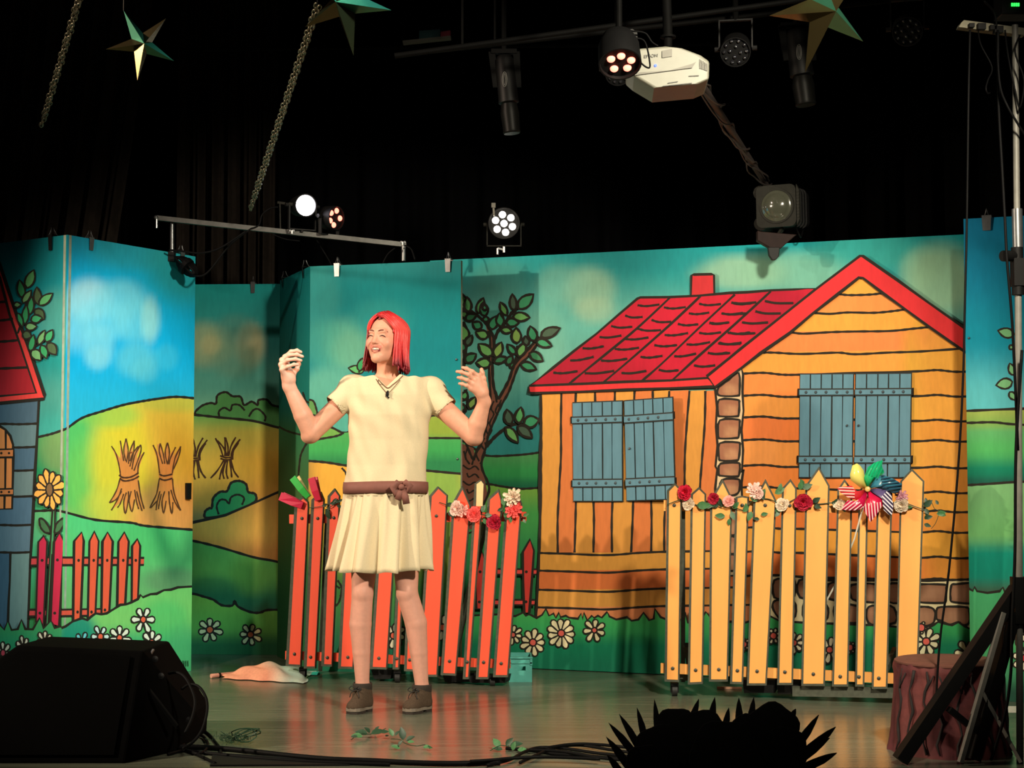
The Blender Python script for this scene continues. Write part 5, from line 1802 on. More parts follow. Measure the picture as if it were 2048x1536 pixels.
# smiling mouth: full lips round an open gap
for sg in (-1, 1):
    body.cone(H(sg * .030, .071, -.053), H(0, .0855, -.0575), .0042, .0052, .006)
    body.cone(H(sg * .029, .071, -.057), H(0, .083, -.0785), .0042, .0060, .006)
body.ell(H(0, .090, -.0672), (.024, .016, .0066), HAX, .003, cut=True)
# neck and trunk
body.cone(H(0, -.018, -.06), J(776, 772, .045), .044, .050, .02)
body.cone(J(728, 772, .03), J(842, 775, .03), .042, .042, .03)
body.ell(J(776, 805, .025), (.150, .080, .10), None, .03)
body.ell(J(776, 850, .02), (.135, .080, .13), None, .03)
body.ell(J(773, 930, .02), (.125, .078, .14), None, .03)
body.ell(J(771, 995, .03), (.145, .090, .10), None, .03)
# arms
def arm(sh, el, wr, k=.005, ra=.048):
    body.cone(sh, el, ra, .041, .03)
    m = el * .62 + wr * .38
    body.cone(el, m, .041, .040, k)
    body.cone(m, wr, .040, .0265, k)
ELL, WRL = J(623, 866, -.04), J(578, 772, -.09)
arm(J(706, 784, .02), ELL, WRL)
body.ell(J(617, 875, -.03), (.030, .032, .024), None, .02)
ELR, WRR = J(946, 872, -.03), J(969, 804, -.08)
arm(J(858, 790, .02), ELR, WRR)
body.ell(J(951, 879, -.02), (.028, .032, .022), None, .02)
# legs
def leg(hip, knee, calf, ankle):
    mid = hip * .35 + knee * .65
    body.cone(hip, mid, .082, .057, .01)
    body.cone(mid, knee, .057, .0465, .004)
    body.ell(knee + np.array([0, -.022, .004]), (.030, .028, .038), None, .012)
    body.cone(knee, calf, .0460, .0475, .006)
    up_ = calf * .55 + ankle * .45
    body.cone(calf, up_, .0475, .0385, .004)
    body.cone(up_, ankle, .0385, .0285, .004)
    body.cone(ankle, ankle - np.array([0, 0, .06]), .0285, .030, .01)
leg(J(734, 1010, .03), J(725, 1188, 0), J(721, 1248, .01), J(725, 1372, .02))
leg(J(808, 1010, .03), J(814, 1186, .0), J(832, 1246, .01), J(844, 1374, .02))
# hands: palm blocks with five separate fingers
def finger(pts, r0, r1):
    n = len(pts) - 1
    for i in range(n):
        a, b = r0 + (r1 - r0) * i / n, r0 + (r1 - r0) * (i + 1) / n
        body.cone(pts[i], pts[i + 1], a, b, .002 if i else .006)
    for i in range(1, n):
        body.ell(pts[i], (r0 * 1.07,) * 3, None, .002)
# her right hand (left in the picture), palm towards the head, fingers folding in
KN = {'little': J(564, 739, -.137), 'ring': J(562, 729, -.116), 'middle': J(564, 720, -.095), 'index': J(570, 714, -.074)}
body.cone(WRL, J(576, 754, -.10), .0265, .030, .014)
for k_, p in KN.items():
    body.cone(J(578, 758, -.10), p, .024, .0125, .010)
body.cone(J(582, 752, -.075), J(586, 744, -.07), .022, .015, .012)
finger([KN['little'], J(576, 733, -.150), J(588, 729, -.150), J(596, 729, -.146)], .0088, .0066)
finger([KN['ring'], J(575, 720, -.128), J(591, 718, -.130), J(602, 721, -.127)], .0094, .007)
finger([KN['middle'], J(578, 710, -.105), J(594, 709, -.106), J(605, 713, -.104)], .0096, .0071)
finger([KN['index'], J(582, 703, -.082), J(594, 701, -.082), J(602, 704, -.081)], .0094, .007)
finger([J(586, 748, -.072), J(594, 738, -.062), J(597, 728, -.060), J(597, 722, -.062)], .0112, .0082)
# her left hand (right in the picture), thumb up, fingers fanned towards the head
KR = {'index': J(956, 752, -.115), 'middle': J(950, 760, -.122), 'ring': J(945, 768, -.124), 'little': J(942, 777, -.120)}
body.cone(WRR, J(964, 788, -.095), .0262, .028, .014)
for k_, p in KR.items():
    body.cone(J(963, 784, -.097), p, .025, .0122, .010)
body.cone(J(966, 780, -.095), J(968, 768, -.098), .020, .014, .012)
finger([KR['index'], J(945, 743, -.128), J(933, 737, -.128), J(925, 735, -.122)], .0094, .0068)
finger([KR['middle'], J(937, 749, -.136), J(923, 744, -.135), J(914, 743, -.128)], .0096, .007)
finger([KR['ring'], J(934, 760, -.138), J(923, 756, -.137), J(916, 755, -.130)], .0092, .0068)
finger([KR['little'], J(933, 771, -.132), J(925, 768, -.130), J(919, 767, -.126)], .0084, .0064)
finger([J(968, 772, -.098), J(967, 757, -.104), J(964, 746, -.106), J(963, 739, -.104)], .0120, .0088)

def skin_colour(V):
    base = np.array(lin((226, 164, 138)))
    C = np.repeat(base[None, :], len(V), 0)
    d = V - np.array(HO)
    s, f, z = d @ HAX[0], d @ HAX[1], d @ HAX[2]
    def blend(mask, col):
        mask = np.clip(mask, 0, 1)[:, None]
        C[:] = C * (1 - mask) + np.array(lin(col)) * mask
    for sg in (-1, 1):
        blend(.45 * np.exp(-(((s - sg * .036) / .02) ** 2 + ((z + .036) / .018) ** 2)) * (f > .03), (236, 140, 124))
        blend(.30 * np.exp(-(((s - sg * .029) / .014) ** 2 + ((z + .010) / .008) ** 2)) * (f > .03), (200, 130, 116))  # eye socket shading tinted into the skin
    blend(.3 * np.exp(-((s / .01) ** 2 + ((z + .036) / .01) ** 2)) * (f > .08), (232, 140, 124))
    # lips
    xs = np.clip(np.abs(s) / .029, 0, 1)
    up = -.0575 + .004 * xs
    lo = -.0795 + .022 * xs ** 1.6
    inl = (np.abs(s) < .029) & (f > .066) & (z < up + .006) & (z > lo - .006)
    blend(inl * .5, (206, 98, 96))
    deep = (np.abs(s) < .022) & (f < .080) & (f > .05) & (z < -.060) & (z > -.077)
    blend(deep * .95, (120, 40, 44))
    # pale stockings on the legs, rosier hands and knees
    leg_ = np.clip((0.62 - V[:, 2]) / .05, 0, 1)
    blend(leg_ * .6, (214, 158, 144))
    return C
M_SKIN = mat('skin', (255, 255, 255), rough=0.5, vary=0.05, scale=60, attr=True, spec=0.35)
_bp = M_SKIN.node_tree.nodes['Principled BSDF']
_bp.inputs['Subsurface Weight'].default_value = 0.08
_bp.inputs['Subsurface Radius'].default_value = (0.012, 0.004, 0.002)

def face_at(s, z, lift=0.0):
    f = .13
    while f > .02 and body.value(H(s, f, z)) > 0:
        f -= .0008
    return H(s, f + lift, z)

for sg in (-1, 1):          # smile creases beside the nose, and the lid folds
    cr_ = [face_at(sg * s, z) for s, z in ((.0165, -.036), (.024, -.042), (.031, -.049), (.0355, -.057), (.036, -.064))]
    for a_, b2_ in zip(cr_, cr_[1:]):
        body.cone(a_, b2_, .0026, .0026, .0035, cut=True)
field_object('body', body, M_SKIN, person, skin_colour, 1)

M_BROW = mat('brow_hair', (118, 66, 52), rough=.8)
M_LASH = mat('eyelash', (58, 30, 28), rough=.7)
M_TEETH = mat('tooth_enamel', (216, 192, 176), rough=.25, vary=.03)
for sg in (-1, 1):
    m = MB()
    pts = [face_at(sg * s, z, .001) for s, z in ((.012, .0105), (.022, .0145), (.033, .015), (.045, .010))]
    m.tube(pts, [.0022, .0032, .0030, .0012], 6)
    link('eyebrow', m, M_BROW, person, smooth=True)
    m = MB()
    pts = [face_at(sg * s, z, .0006) for s, z in ((.017, -.0115), (.023, -.0092), (.030, -.0082), (.037, -.0098), (.0435, -.0145))]
    m.tube(pts, [.0013, .0023, .0028, .0025, .0013], 6)
    link('eyelash', m, M_LASH, person, smooth=True)
m = MB()
vs, fs = [], []
N = 12
for j, z in enumerate((-.0600, -.0645, -.0700)):
    for i in range(N + 1):
        s = -.023 + .046 * i / N
        vs.append(H(s, .0825 - 13.0 * s * s + (.001 if j == 1 else 0), z + 3.5 * s * s))
for j in range(2):
    for i in range(N):
        a = j * (N + 1) + i
        fs.append((a, a + 1, a + N + 2, a + N + 1))
m.add(vs, fs)
link('teeth', m, M_TEETH, person, smooth=True)

# ---- hair
def hair_mesh():
    rnd = random.Random(21)
    m = MB()
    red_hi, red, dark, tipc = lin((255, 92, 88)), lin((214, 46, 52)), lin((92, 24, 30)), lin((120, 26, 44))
    def mixc(a, b, t):
        return tuple(a[i] * (1 - t) + b[i] * t for i in range(3))
    def skull(az, el, r=0.0):
        """az degrees round from the face, el degrees up"""
        a, e = math.radians(az), math.radians(el)
        rs, rf, rz = .074 + r, .094 + r, .078 + r
        return (rs * math.sin(a) * math.cos(e), -.012 + rf * math.cos(a) * math.cos(e), .022 + rz * math.sin(e))
    def off(p, margin):
        q = Vector(p)
        c = Vector((0, -.012, .01))
        d = (q - c).normalized()
        for _ in range(30):
            if body.value(H(*q)) >= margin:
                break
            q = q + d * .002
        return tuple(q)
    n = 560
    for i in range(n):
        right = rnd.random() < .62
        az = rnd.uniform(57, 182) if right else -rnd.uniform(64, 180)
        layer = rnd.uniform(0.0, .011)
        fr = (180 - abs(az)) / 180
        pf = .056 - .10 * (abs(az) - 40) / 140 + rnd.uniform(-.01, .01)
        root = (-.006 + rnd.uniform(-.002, .002), pf, 0)
        q = (root[0] / .074) ** 2 + ((root[1] + .012) / .094) ** 2
        root = (root[0], root[1], .022 + .079 * math.sqrt(max(0, 1 - q)) + layer * .4)
        el0 = math.degrees(math.atan2((root[2] - .022) / .078, max(1e-3, math.hypot(root[0] / .074, (root[1] + .012) / .094))))
        az0 = math.degrees(math.atan2(root[0] / .074 + (0.02 if right else -.02), (root[1] + .012) / .094))
        if not right and az0 > 0:
            az0 -= 4
        pts = [root]
        for t in (.15, .3, .45, .6, .75, .9, 1.0):
            s_ = math.sin(math.radians(az)) * t
            a_ = az0 + (az - az0) * (t ** .8)
            e_ = el0 * (1 - t ** 1.25)
            p = off(skull(a_, e_, .003 + layer), .004 + layer)
            pts.append(p)
        end = pts[-1]
        L = rnd.uniform(.150, .176) - (0.016 if abs(az) < 76 else 0)
        out = rnd.uniform(.0, .010) + (.010 if abs(az) > 80 else .0)
        wig = rnd.uniform(-.006, .006)
        for t in (.25, .5, .75, .9, 1.0):
            sgn = 1 if end[0] >= 0 else -1
            fwd = (.004 * t * t if abs(az) < 76 else 0)
            pts.append((end[0] * (1 + .02 * t) + sgn * out * t * t + wig * t * t, end[1] * (1 - .05 * t) + fwd + wig * t, end[2] - L * t))
        P = [H(*p) for p in smooth_path(pts, 2)]
        k = len(P)
        tone = rnd.uniform(-.18, .18)
        cs = []
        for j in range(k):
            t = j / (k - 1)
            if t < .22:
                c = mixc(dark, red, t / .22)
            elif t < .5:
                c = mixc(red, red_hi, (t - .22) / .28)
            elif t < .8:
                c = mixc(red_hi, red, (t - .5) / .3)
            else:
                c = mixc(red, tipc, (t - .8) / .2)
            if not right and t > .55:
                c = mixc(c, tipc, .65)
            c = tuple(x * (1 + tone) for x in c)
            cs += [c] * 5
        rr = [.0022 + .0022 * math.sin(math.pi * min(1, .15 + .95 * j / (k - 1))) for j in range(k)]
        rr[-1] = .0006
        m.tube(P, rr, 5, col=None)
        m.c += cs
    # hair swept from the parting over both temples
    for i in range(150):
        rt = i % 3 == 0
        r0 = (-.006 + rnd.uniform(-.002, .002), .066 - .07 * rnd.random() ** 1.5, 0)
        q = (r0[0] / .074) ** 2 + ((r0[1] + .012) / .094) ** 2
        r0 = (r0[0], r0[1], .022 + .079 * math.sqrt(max(0, 1 - q)))
        az = rnd.uniform(52, 72) if rt else -rnd.uniform(60, 100)
        top = rnd.uniform(0, 10)
        P0 = [off(r0, .004), off(skull(az * .42, 58 + top, .003), .005), off(skull(az * .74, 38 + top, .004), .005), off(skull(az, 14 + top, .005), .005), off(skull(az * 1.02, -8, .005), .006)]
        P = [H(*p) for p in smooth_path(P0, 4)]
        cs = []
        for j in range(len(P)):
            cs += [mixc(lin((130, 36, 46)), lin((226, 72, 80)), j / (len(P) - 1))] * 5
        rr = [.0028] * (len(P) - 1) + [.001]
        m.tube(P, rr, 5)
        m.c += cs
    # the under layer that keeps the scalp from showing
    vs, fs = [], []
    nu, nv = 40, 12
    for j in range(nv + 1):
        for i in range(nu + 1):
            az = 60 + (296 - 60) * i / nu
            e = 88 - (88 + 62) * j / nv
            ee = max(e, 0)
            p = off(skull(az, ee, -.0005), .002)
            if e < 0:
                p = (p[0], p[1], p[2] - .115 * (-e) / 62)
            vs.append(H(*p))
    for j in range(nv):
        for i in range(nu):
            a = j * (nu + 1) + i
            fs.append((a, a + 1, a + nu + 2, a + nu + 1))
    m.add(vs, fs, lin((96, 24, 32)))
    # scalp cover above the hairline
    vs, fs = [], []
    for j in range(7):
        for i in range(25):
            az = -70 + 135 * i / 24
            lowest = 52 + 14 * math.cos(math.radians((az + 6) * 1.25))
            p = off(skull(az, 89 - (89 - lowest) * j / 6, 0), .0018)
            vs.append(H(*p))
    for j in range(6):
        for i in range(24):
            a = j * 25 + i
            fs.append((a, a + 1, a + 26, a + 25))
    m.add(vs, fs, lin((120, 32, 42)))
    return m
M_HAIR = mat('dyed_hair', (255, 255, 255), rough=0.38, vary=0.12, scale=140, attr=True, spec=.5)
hm = hair_mesh()
link('hair', hm, M_HAIR, person, smooth=True)['label'] = 'shoulder length bright red hair'

# ---- dress
M_DRESS = mat('cream_cotton', (226, 209, 174), rough=0.85, vary=0.05, scale=220, bump=0.12, spec=0.2)
M_BELT = mat('brown_ribbon', (128, 80, 70), rough=0.7, vary=0.1)
bod = Field((J(640, 800)[0], 6.72, J(776, 992)[2]), (J(925, 800)[0], 7.16, J(776, 738)[2]), 0.0038)
zt, zb_ = J(776, 750)[2], J(776, 984)[2]
_zs = [J(776, v)[2] for v in (990, 965, 930, 880, 830, 790, 750)]
_cx = [J(u, 800)[0] for u in (771, 771.5, 774.5, 777.5, 778, 778, 780)]
_rx = [x * YP / FPX for x in (81, 81, 80, 80, 83, 84, 84)]
_ry = [.118, .114, .108, .110, .122, .116, .090]
def bodice(x, y, z):
    zz = np.asarray(z)
    cx, rx, ry = np.interp(zz, _zs, _cx), np.interp(zz, _zs, _rx), np.interp(zz, _zs, _ry)
    cy = YP + .022
    dx, dy = (x - cx) / rx, (y - cy) / ry
    k0 = (np.abs(dx) ** 2.5 + np.abs(dy) ** 2.3) ** (1 / 2.4)
    d = (k0 - 1) * (0.5 * (rx + ry)) * .9
    top = zz - (zt - 0.012 * np.abs(x - _cx[-1]) / .1 + .004)
    d = np.maximum(d, top) + .0 * d
    fold = .0030 * np.sin(x * 95 + zz * 22) * np.sin(zz * 17 + x * 9) + .0035 * np.sin(x * 46 + 2.0 * np.sin(zz * 9)) * np.exp(-((zz - 1.0) / .16) ** 2) + .003 * np.sin((x - _cx[3]) * 40 + (zz - zt) * 55) * np.exp(-((zz - zt + .14) / .12) ** 2)
    return d + fold
bod.whole(bodice, .02)
SLL, SLR = (J(712, 776, .02), J(672, 810, -.012)), (J(856, 780, .02), J(890, 815, -.002))
bod.cone(SLL[0], SLL[1], .058, .053, .018)
bod.cone(SLR[0], SLR[1], .060, .056, .018)
bod.ell(J(698, 770, .02), (.040, .055, .038), None, .03)
bod.ell(J(870, 776, .02), (.042, .055, .040), None, .03)
# sleeve mouths, arm holes
for (a, b), r in ((SLL, .0475), (SLR, .050)):
    d = (b - a) / np.linalg.norm(b - a)
    bod.cone(b - d * .015, b + d * .09, r, r + .006, .004, cut=True)
    # cut the sleeve end square
    def cutend(x, y, z, b=b, d=d):
        return -((x - b[0]) * d[0] + (y - b[1]) * d[1] + (z - b[2]) * d[2] - .014)
    near = lambda x, y, z, b=b: np.sqrt((x - b[0]) ** 2 + (y - b[1]) ** 2 + (z - b[2]) ** 2) - .10
    bod.whole(lambda x, y, z: np.maximum(cutend(x, y, z), near(x, y, z)), .004, cut=True)
vz0, vz1, vcx = J(776, 775)[2], J(776, 746)[2], J(776, 775)[0]
def vee(x, y, z):
    w = (z - vz0) / (vz1 - vz0) * .064
    return np.maximum((np.abs(x - vcx) - w) * .5, (y - (YP + .05)))
bod.whole(vee, .003, cut=True)
bod.cone(J(776, 768, .05), J(776, 735, .035), .052, .066, .006, cut=True)
field_object('dress_bodice', bod, M_DRESS, person, None, 2)

# skirt: gathered cloth ring with deepening folds
def skirt():
    rnd = random.Random(4)
    nu, nv = 168, 18
    ph = [rnd.uniform(0, 6.28) for _ in range(6)]
    vs, fs = [], []
    for j in range(nv + 1):
        t = j / nv
        v = 981 + (1141 - 981) * t
        cu = 771 + (760 - 771) * t
        rx = (81 + (99 - 81) * (t ** .85)) * YP / FPX
        ry = .116 + (.155 - .116) * t
        for i in range(nu):
            a = 6.2832 * i / nu
            f = sum(w * math.sin(n * a + p0 + q * t + 1.4 * math.sin(m_ * a + p0)) for w, n, p0, q, m_ in ((.62, 9, ph[0], .6, 2), (.52, 13, ph[1], -.8, 3), (.42, 17, ph[2], 1.0, 2), (.34, 5, ph[4], .5, 1), (.3 * (1 - .6 * t), 26, ph[5], .4, 4)))
            g = math.sin(37 * a + ph[3]) * math.exp(-t * 5)
            amp = .004 + .018 * t ** .8
            k = 1 + (amp * f + .005 * g) / .15
            p = J(cu, v + 2.0 * t * math.sin(12 * a + ph[0] + 1.2) + (2 * math.sin(a * 3) * t))
            vs.append((p[0] + rx * k * math.cos(a), YP + .022 + ry * k * math.sin(a), p[2]))
    for j in range(nv):
        for i in range(nu):
            a, b = j * nu + i, j * nu + (i + 1) % nu
            fs.append((a, b, b + nu, a + nu))
    m = MB()
    m.add(vs, fs)
    return m
sk = link('dress_skirt', skirt(), M_DRESS, person, smooth=True)
_sm = sk.modifiers.new('cloth', 'SOLIDIFY')
_sm.thickness = .003
_sm.offset = -1
# waist ribbon and bow
def ring(v0, v1, grow, material, name):
    m = MB()
    nu = 72
    vs, fs = [], []
    for v, g in ((v0, grow), ((v0 + v1) / 2, grow + .002), (v1, grow)):
        z = J(776, v)[2]
        cx, rx, ry = np.interp(z, _zs, _cx), np.interp(z, _zs, _rx) + g, np.interp(z, _zs, _ry) + g
        for i in range(nu):
            a = 6.2832 * i / nu
            c, s = math.cos(a), math.sin(a)
            q = (abs(c) ** 2.5 + abs(s) ** 2.3) ** (-1 / 2.4)
            vs.append((cx + rx * c * q, YP + .022 + ry * s * q, z - .003 * math.sin(2 * a + 1)))
    for j in range(2):
        for i in range(nu):
            a, b = j * nu + i, j * nu + (i + 1) % nu
            fs.append((a, b, b + nu, a + nu))
    m.add(vs, fs)
    o = link(name, m, material, person, smooth=True)
    s = o.modifiers.new('cloth', 'SOLIDIFY')
    s.thickness = .0025
    return o
belt = ring(963, 986, .0085, M_BELT, 'waist_ribbon')
def ribbon(pts, widths, name):
    """a flat strip of ribbon; pts 3-D, facing the house"""
    m = MB()
    vs, fs = [], []
    P = [np.array(p) for p in pts]
    for i, p in enumerate(P):
        d = P[min(i + 1, len(P) - 1)] - P[max(i - 1, 0)]
        d = d / np.linalg.norm(d)
        s = np.cross(d, np.array([0, 1, 0]))
        s = s / (np.linalg.norm(s) + 1e-9)
        vs += [p - s * widths[i] / 2, p + np.array([0, -.003, 0]), p + s * widths[i] / 2]
    for i in range(len(P) - 1):
        for q in range(2):
            a = i * 3 + q
            fs.append((a, a + 1, a + 4, a + 3))
    m.add(vs, fs)
    o = link(name, m, M_BELT, belt, smooth=True)
    o.modifiers.new('cloth', 'SOLIDIFY').thickness = .002
dyb = -.118
ribbon([J(803, 972, dyb), J(794, 966, dyb - .02), J(786, 974, dyb - .018), J(790, 988, dyb - .012), J(803, 976, dyb - .006)], [.02, .03, .034, .03, .018], 'bow_loop')
ribbon([J(803, 972, dyb), J(812, 965, dyb - .02), J(820, 972, dyb - .018), J(814, 982, dyb - .012), J(803, 976, dyb - .006)], [.02, .028, .032, .026, .018], 'bow_loop')
ribbon([J(803, 976, dyb - .01), J(800, 988, dyb - .016), J(795, 1000, dyb - .014)], [.018, .030, .026], 'bow_tail')
ribbon([J(804, 976, dyb - .01), J(810, 992, dyb - .018), J(813, 1008, dyb - .016)], [.018, .030, .030], 'bow_tail')
m = MB()
m.ball(J(803, 974, dyb - .016), (.014, .010, .013), 12, 8)
link('bow_knot', m, M_BELT, belt, smooth=True)
# neckline piping, cord and clip microphone
M_CORD = mat('tan_cord', (120, 84, 60), rough=.7)
def front(u, v):
    """first point of the dress or skin met from the house at pixel (u, v)"""
    y = 6.74
    while y < 7.1:
        p = np.array(W(u, v, y))
        if (bod.lo < p).all() and (p < bod.lo + bod.h * (bod.n - 2)).all() and bod.value(p) < 0:
            break
        if body.value(p) < 0:
            break
        y += .002
    return np.array(W(u, v, y - .003))
m = MB()
m.tube(smooth_path([tuple(front(u, v)) for u, v in [(748, 750), (757, 760), (767, 770), (776, 776), (786, 769), (796, 761), (806, 751)]], 4), .0022, 6)
link('neckline_piping', m, M_CORD, person, smooth=True)
m = MB()
m.tube(smooth_path([tuple(front(u, v)) for u, v in [(752, 758), (760, 770), (768, 780), (774, 787)]], 4), .0016, 6)
m.tube(smooth_path([tuple(front(u, v)) for u, v in [(800, 760), (792, 770), (783, 780), (776, 787)]], 4), .0016, 6)
o = link('necklace_cord', m, M_CORD, person, smooth=True)
m = MB()
p = front(775, 788)
m.ball(p + np.array([0, -.004, 0]), (.007, .005, .012), 10, 8)
m.cyl(p + np.array([.004, -.006, .014]), p + np.array([-.003, -.006, .002]), .004)
m.cyl(p + np.array([-.006, -.006, -.006]), p + np.array([.008, -.006, -.018]), .003)
link('clip_microphone', m, M_BLACK, person, smooth=30)

# ---- ankle boots
M_SUEDE = mat('brown_suede', (76, 62, 50), rough=0.9, vary=0.18, scale=160, spec=.2, bump=.1)
M_COLLAR = mat('dark_boot_collar', (44, 36, 30), rough=0.85, vary=0.2)
M_SOLE = mat('boot_sole', (122, 112, 100), rough=.6, vary=.2)
M_LACE = mat('boot_lace', (26, 28, 28), rough=.7)
def boot(ank, heel, toe):
    """ank: ankle middle, heel and toe: sole middles"""
    d = toe - heel
    L = np.linalg.norm(d)
    d = d / L
    s = np.array([-d[1], d[0], 0])
    up = np.array([0, 0, 1.0])
    fl = Field(np.minimum(np.minimum(heel, toe) - .09, ank - .09) * [1, 1, 0] + [0, 0, .008], np.maximum(np.maximum(heel, toe) + .09, ank + .09) * [1, 1, 0] + [0, 0, ank[2] + .03], .0032)
    b = lambda p, h: np.array([p[0], p[1], h])
    fl.cone(b(heel, .045) + d * .018, ank, .042, .039, .012)
    fl.cone(b(heel, .036) + d * .012, b(toe, .030) - d * .02, .036, .030, .012)
    fl.ell(b(toe, .028) - d * .014, (.036, .036, .026), None, .014)
    fl.cone(ank + d * .008 - up * .02, b(toe, .030) - d * .03, .030, .028, .02)
    fl.cone(ank, ank + up * .05, .039, .040, .006)
    zt_ = ank[2] + .012
    fl.whole(lambda x, y, z: zt_ - z + 0 * x + 0 * y, .003, cut=True)
    fl.whole(lambda x, y, z: z - .022 + 0 * x + 0 * y, .003, cut=True)
    o = field_object('boot', fl, M_SUEDE, person, None, 2)
    # padded dark collar
    m = MB()
    pts = [(ank[0] + .0400 * math.cos(t), ank[1] + .0400 * math.sin(t), 0) for t in [6.2832 * i / 28 for i in range(28)]]
    vs, fs = [], []
    for z, g in ((ank[2] - .030, 1.0), (ank[2] - .01, 1.05), (ank[2] + .010, 1.06), (ank[2] + .015, .98), (ank[2] + .008, .88)):
        for p in pts:
            vs.append((ank[0] + (p[0] - ank[0]) * g, ank[1] + (p[1] - ank[1]) * g, z))
    for j in range(4):
        for i in range(28):
            fs.append((j * 28 + i, j * 28 + (i + 1) % 28, (j + 1) * 28 + (i + 1) % 28, (j + 1) * 28 + i))
    m.add(vs, fs)
    link('boot_collar', m, M_COLLAR, o, smooth=True)
    # sole: a foot outline with a heel block
    out = []
    for t, w in ((-.028, .0), (-.024, .022), (-.005, .034), (.03, .035), (L * .5, .032), (L * .8, .037), (L, .036), (L + .014, .025), (L + .022, .0)):
        out.append((t, w))
    poly = [b(heel, 0) + d * t + s * w for t, w in out] + [b(heel, 0) + d * t - s * w for t, w in reversed(out[1:-1])]
    m = MB()
    m.prism([p + up * .012 for p in poly], (0, 0, .014))
    link('sole', m, M_SOLE, o)
    m = MB()
    hp = [(-.027, .0), (-.023, .021), (-.005, .033), (.032, .034), (.036, .0)]
    poly = [b(heel, 0) + d * t + s * w for t, w in hp] + [b(heel, 0) + d * t - s * w for t, w in reversed(hp[1:-1])]
    m.prism(poly, (0, 0, .0135))
    link('heel', m, M_COLLAR, o)
    m = MB()
    tp = [(L * .42, .0), (L * .44, .030), (L * .8, .036), (L + .01, .028), (L + .021, 0)]
    poly = [b(heel, 0) + d * t + s * w for t, w in tp] + [b(heel, 0) + d * t - s * w for t, w in reversed(tp[1:-1])]
    m.prism(poly, (0, 0, .0125))
    link('tread', m, M_COLLAR, o)
    # laces
    m = MB()
    a0, a1 = ank + d * .040 - up * .012, b(toe, .058) - d * .045
    for i in range(4):
        t = i / 3
        c = a0 * (1 - t) + a1 * t + (d * .35 + up) * .004
        for q in (-1, 1):
            m.tube([c - s * .018 * q - up * .004, c + d * .003 + up * .004, c + s * .018 * q - d * .004 + up * .002], .0024, 6)
    k = a0 + d * .010 + up * .004
    for q in (-1, 1):
        m.tube(smooth_path([tuple(k), tuple(k + s * q * .016 + up * .014 + d * .008), tuple(k + s * q * .030 + up * .002 + d * .010), tuple(k + s * q * .014 - up * .006 + d * .006), tuple(k)], 3), .0022, 6)
        m.tube(smooth_path([tuple(k), tuple(k + s * q * .018 - up * .014 + d * .012), tuple(k + s * q * .024 - up * .034 + d * .014)], 3), .0020, 6)
    link('laces', m, M_LACE, o, smooth=True)
boot(J(725, 1372, .02), np.array([*J(731, 1405, .035)[:2], 0]), np.array([*J(706, 1405, -.055)[:2], 0]))
boot(J(844, 1375, .02), np.array([*J(850, 1405, .035)[:2], 0]), np.array([*J(818, 1405, -.055)[:2], 0]))
# ================================================================== lamps, rigging and stage gear
M_LENSDARK = mat('dark_lens', (26, 26, 30), rough=0.08, vary=.05, spec=.9, coat=.6)
M_GLASS = mat('lens_glass', (66, 68, 58), rough=0.06, vary=.05, spec=1.0, coat=1.0)
M_WHITELED = mat('white_led', (255, 252, 244), emit=(255, 246, 232), emit_s=14.0)
M_WHITEHOT = mat('white_lamp_face', (255, 255, 255), emit=(246, 240, 255), emit_s=22.0)
M_REDLED = mat('red_led', (255, 120, 100), emit=(255, 112, 92), emit_s=4.5)
M_BODYGREY = mat('dark_grey_housing', (30, 30, 26), rough=.6, vary=.2, spec=.15)
M_BROWNISH = mat('brown_clamp', (34, 20, 18), rough=.6, vary=.25, spec=.15)
M_WHITE_CASE = mat('ivory_plastic', (122, 122, 110), rough=.45, vary=.06)
M_GREYPRINT = mat('grey_print', (92, 92, 88), rough=.6)
M_GREYCASE = mat('grey_plastic', (96, 94, 84), rough=.5)

def frame_axes(d, up=(0, 0, 1)):
    d = Vector(d).normalized()
    s = d.cross(Vector(up))
    s = s.normalized() if s.length > 1e-4 else Vector((1, 0, 0))
    return s, s.cross(d), d

def led_par(root, c, d, r, leds, ledmat, led_r, depth=.10, lens=True):
    """a short drum lamp facing d; leds are (x, y) in units of r"""
    s, u, d = frame_axes(d)
    c = Vector(c)
    m = MB()
    m.lathe(c - d * depth, d, [(0, r * .55), (.012, r * .8), (depth * .4, r * .98), (depth, r * 1.02), (depth + .012, r * 1.02), (depth + .012, r * .95), (depth, r * .93)], n=28)
    link('housing', m, M_PLASTIC, root, smooth=40)
    for (x, y) in leds:
        p = c + (s * x + u * y) * r
        m = MB()
        m.lathe(p, d, [(0, led_r), (.004, led_r * .96), (.009, led_r * .7), (.012, led_r * .1)], n=14)
        link('led_lens', m, ledmat, root, smooth=True)

HEX7 = [(0, 0)] + [(.58 * math.cos(math.radians(60 * i + 20)), .58 * math.sin(math.radians(60 * i + 20))) for i in range(6)]
def rings(n1, n2, r1=.36, r2=.76, a=10):
    return [(r1 * math.cos(math.radians(360 * i / n1 + a)), r1 * math.sin(math.radians(360 * i / n1 + a))) for i in range(n1)] + \
           [(r2 * math.cos(math.radians(360 * i / n2)), r2 * math.sin(math.radians(360 * i / n2))) for i in range(n2)]

def yoke(root, c, d, w, drop, bar=.02, up=1, name='yoke', material=None):
    """a U bracket round the lamp: two cheeks and a crossbar below (up=-1 above)"""
    s, u, d = frame_axes(d)
    c = Vector(c) - d * .04
    m = MB()
    z = Vector((0, 0, -drop * up))
    for q in (-1, 1):
        m.beam(c + s * (q * w), c + s * (q * w) + z, .006, bar, up=d)
    m.beam(c - s * (w + .003) + z, c + s * (w + .003) + z, bar, .006)
    for q in (-1, 1):
        m.cyl(c + s * (q * w), c + s * (q * (w + .02)), .011, n=10)
    link(name, m, material or M_BLACK, root)
    return c + z

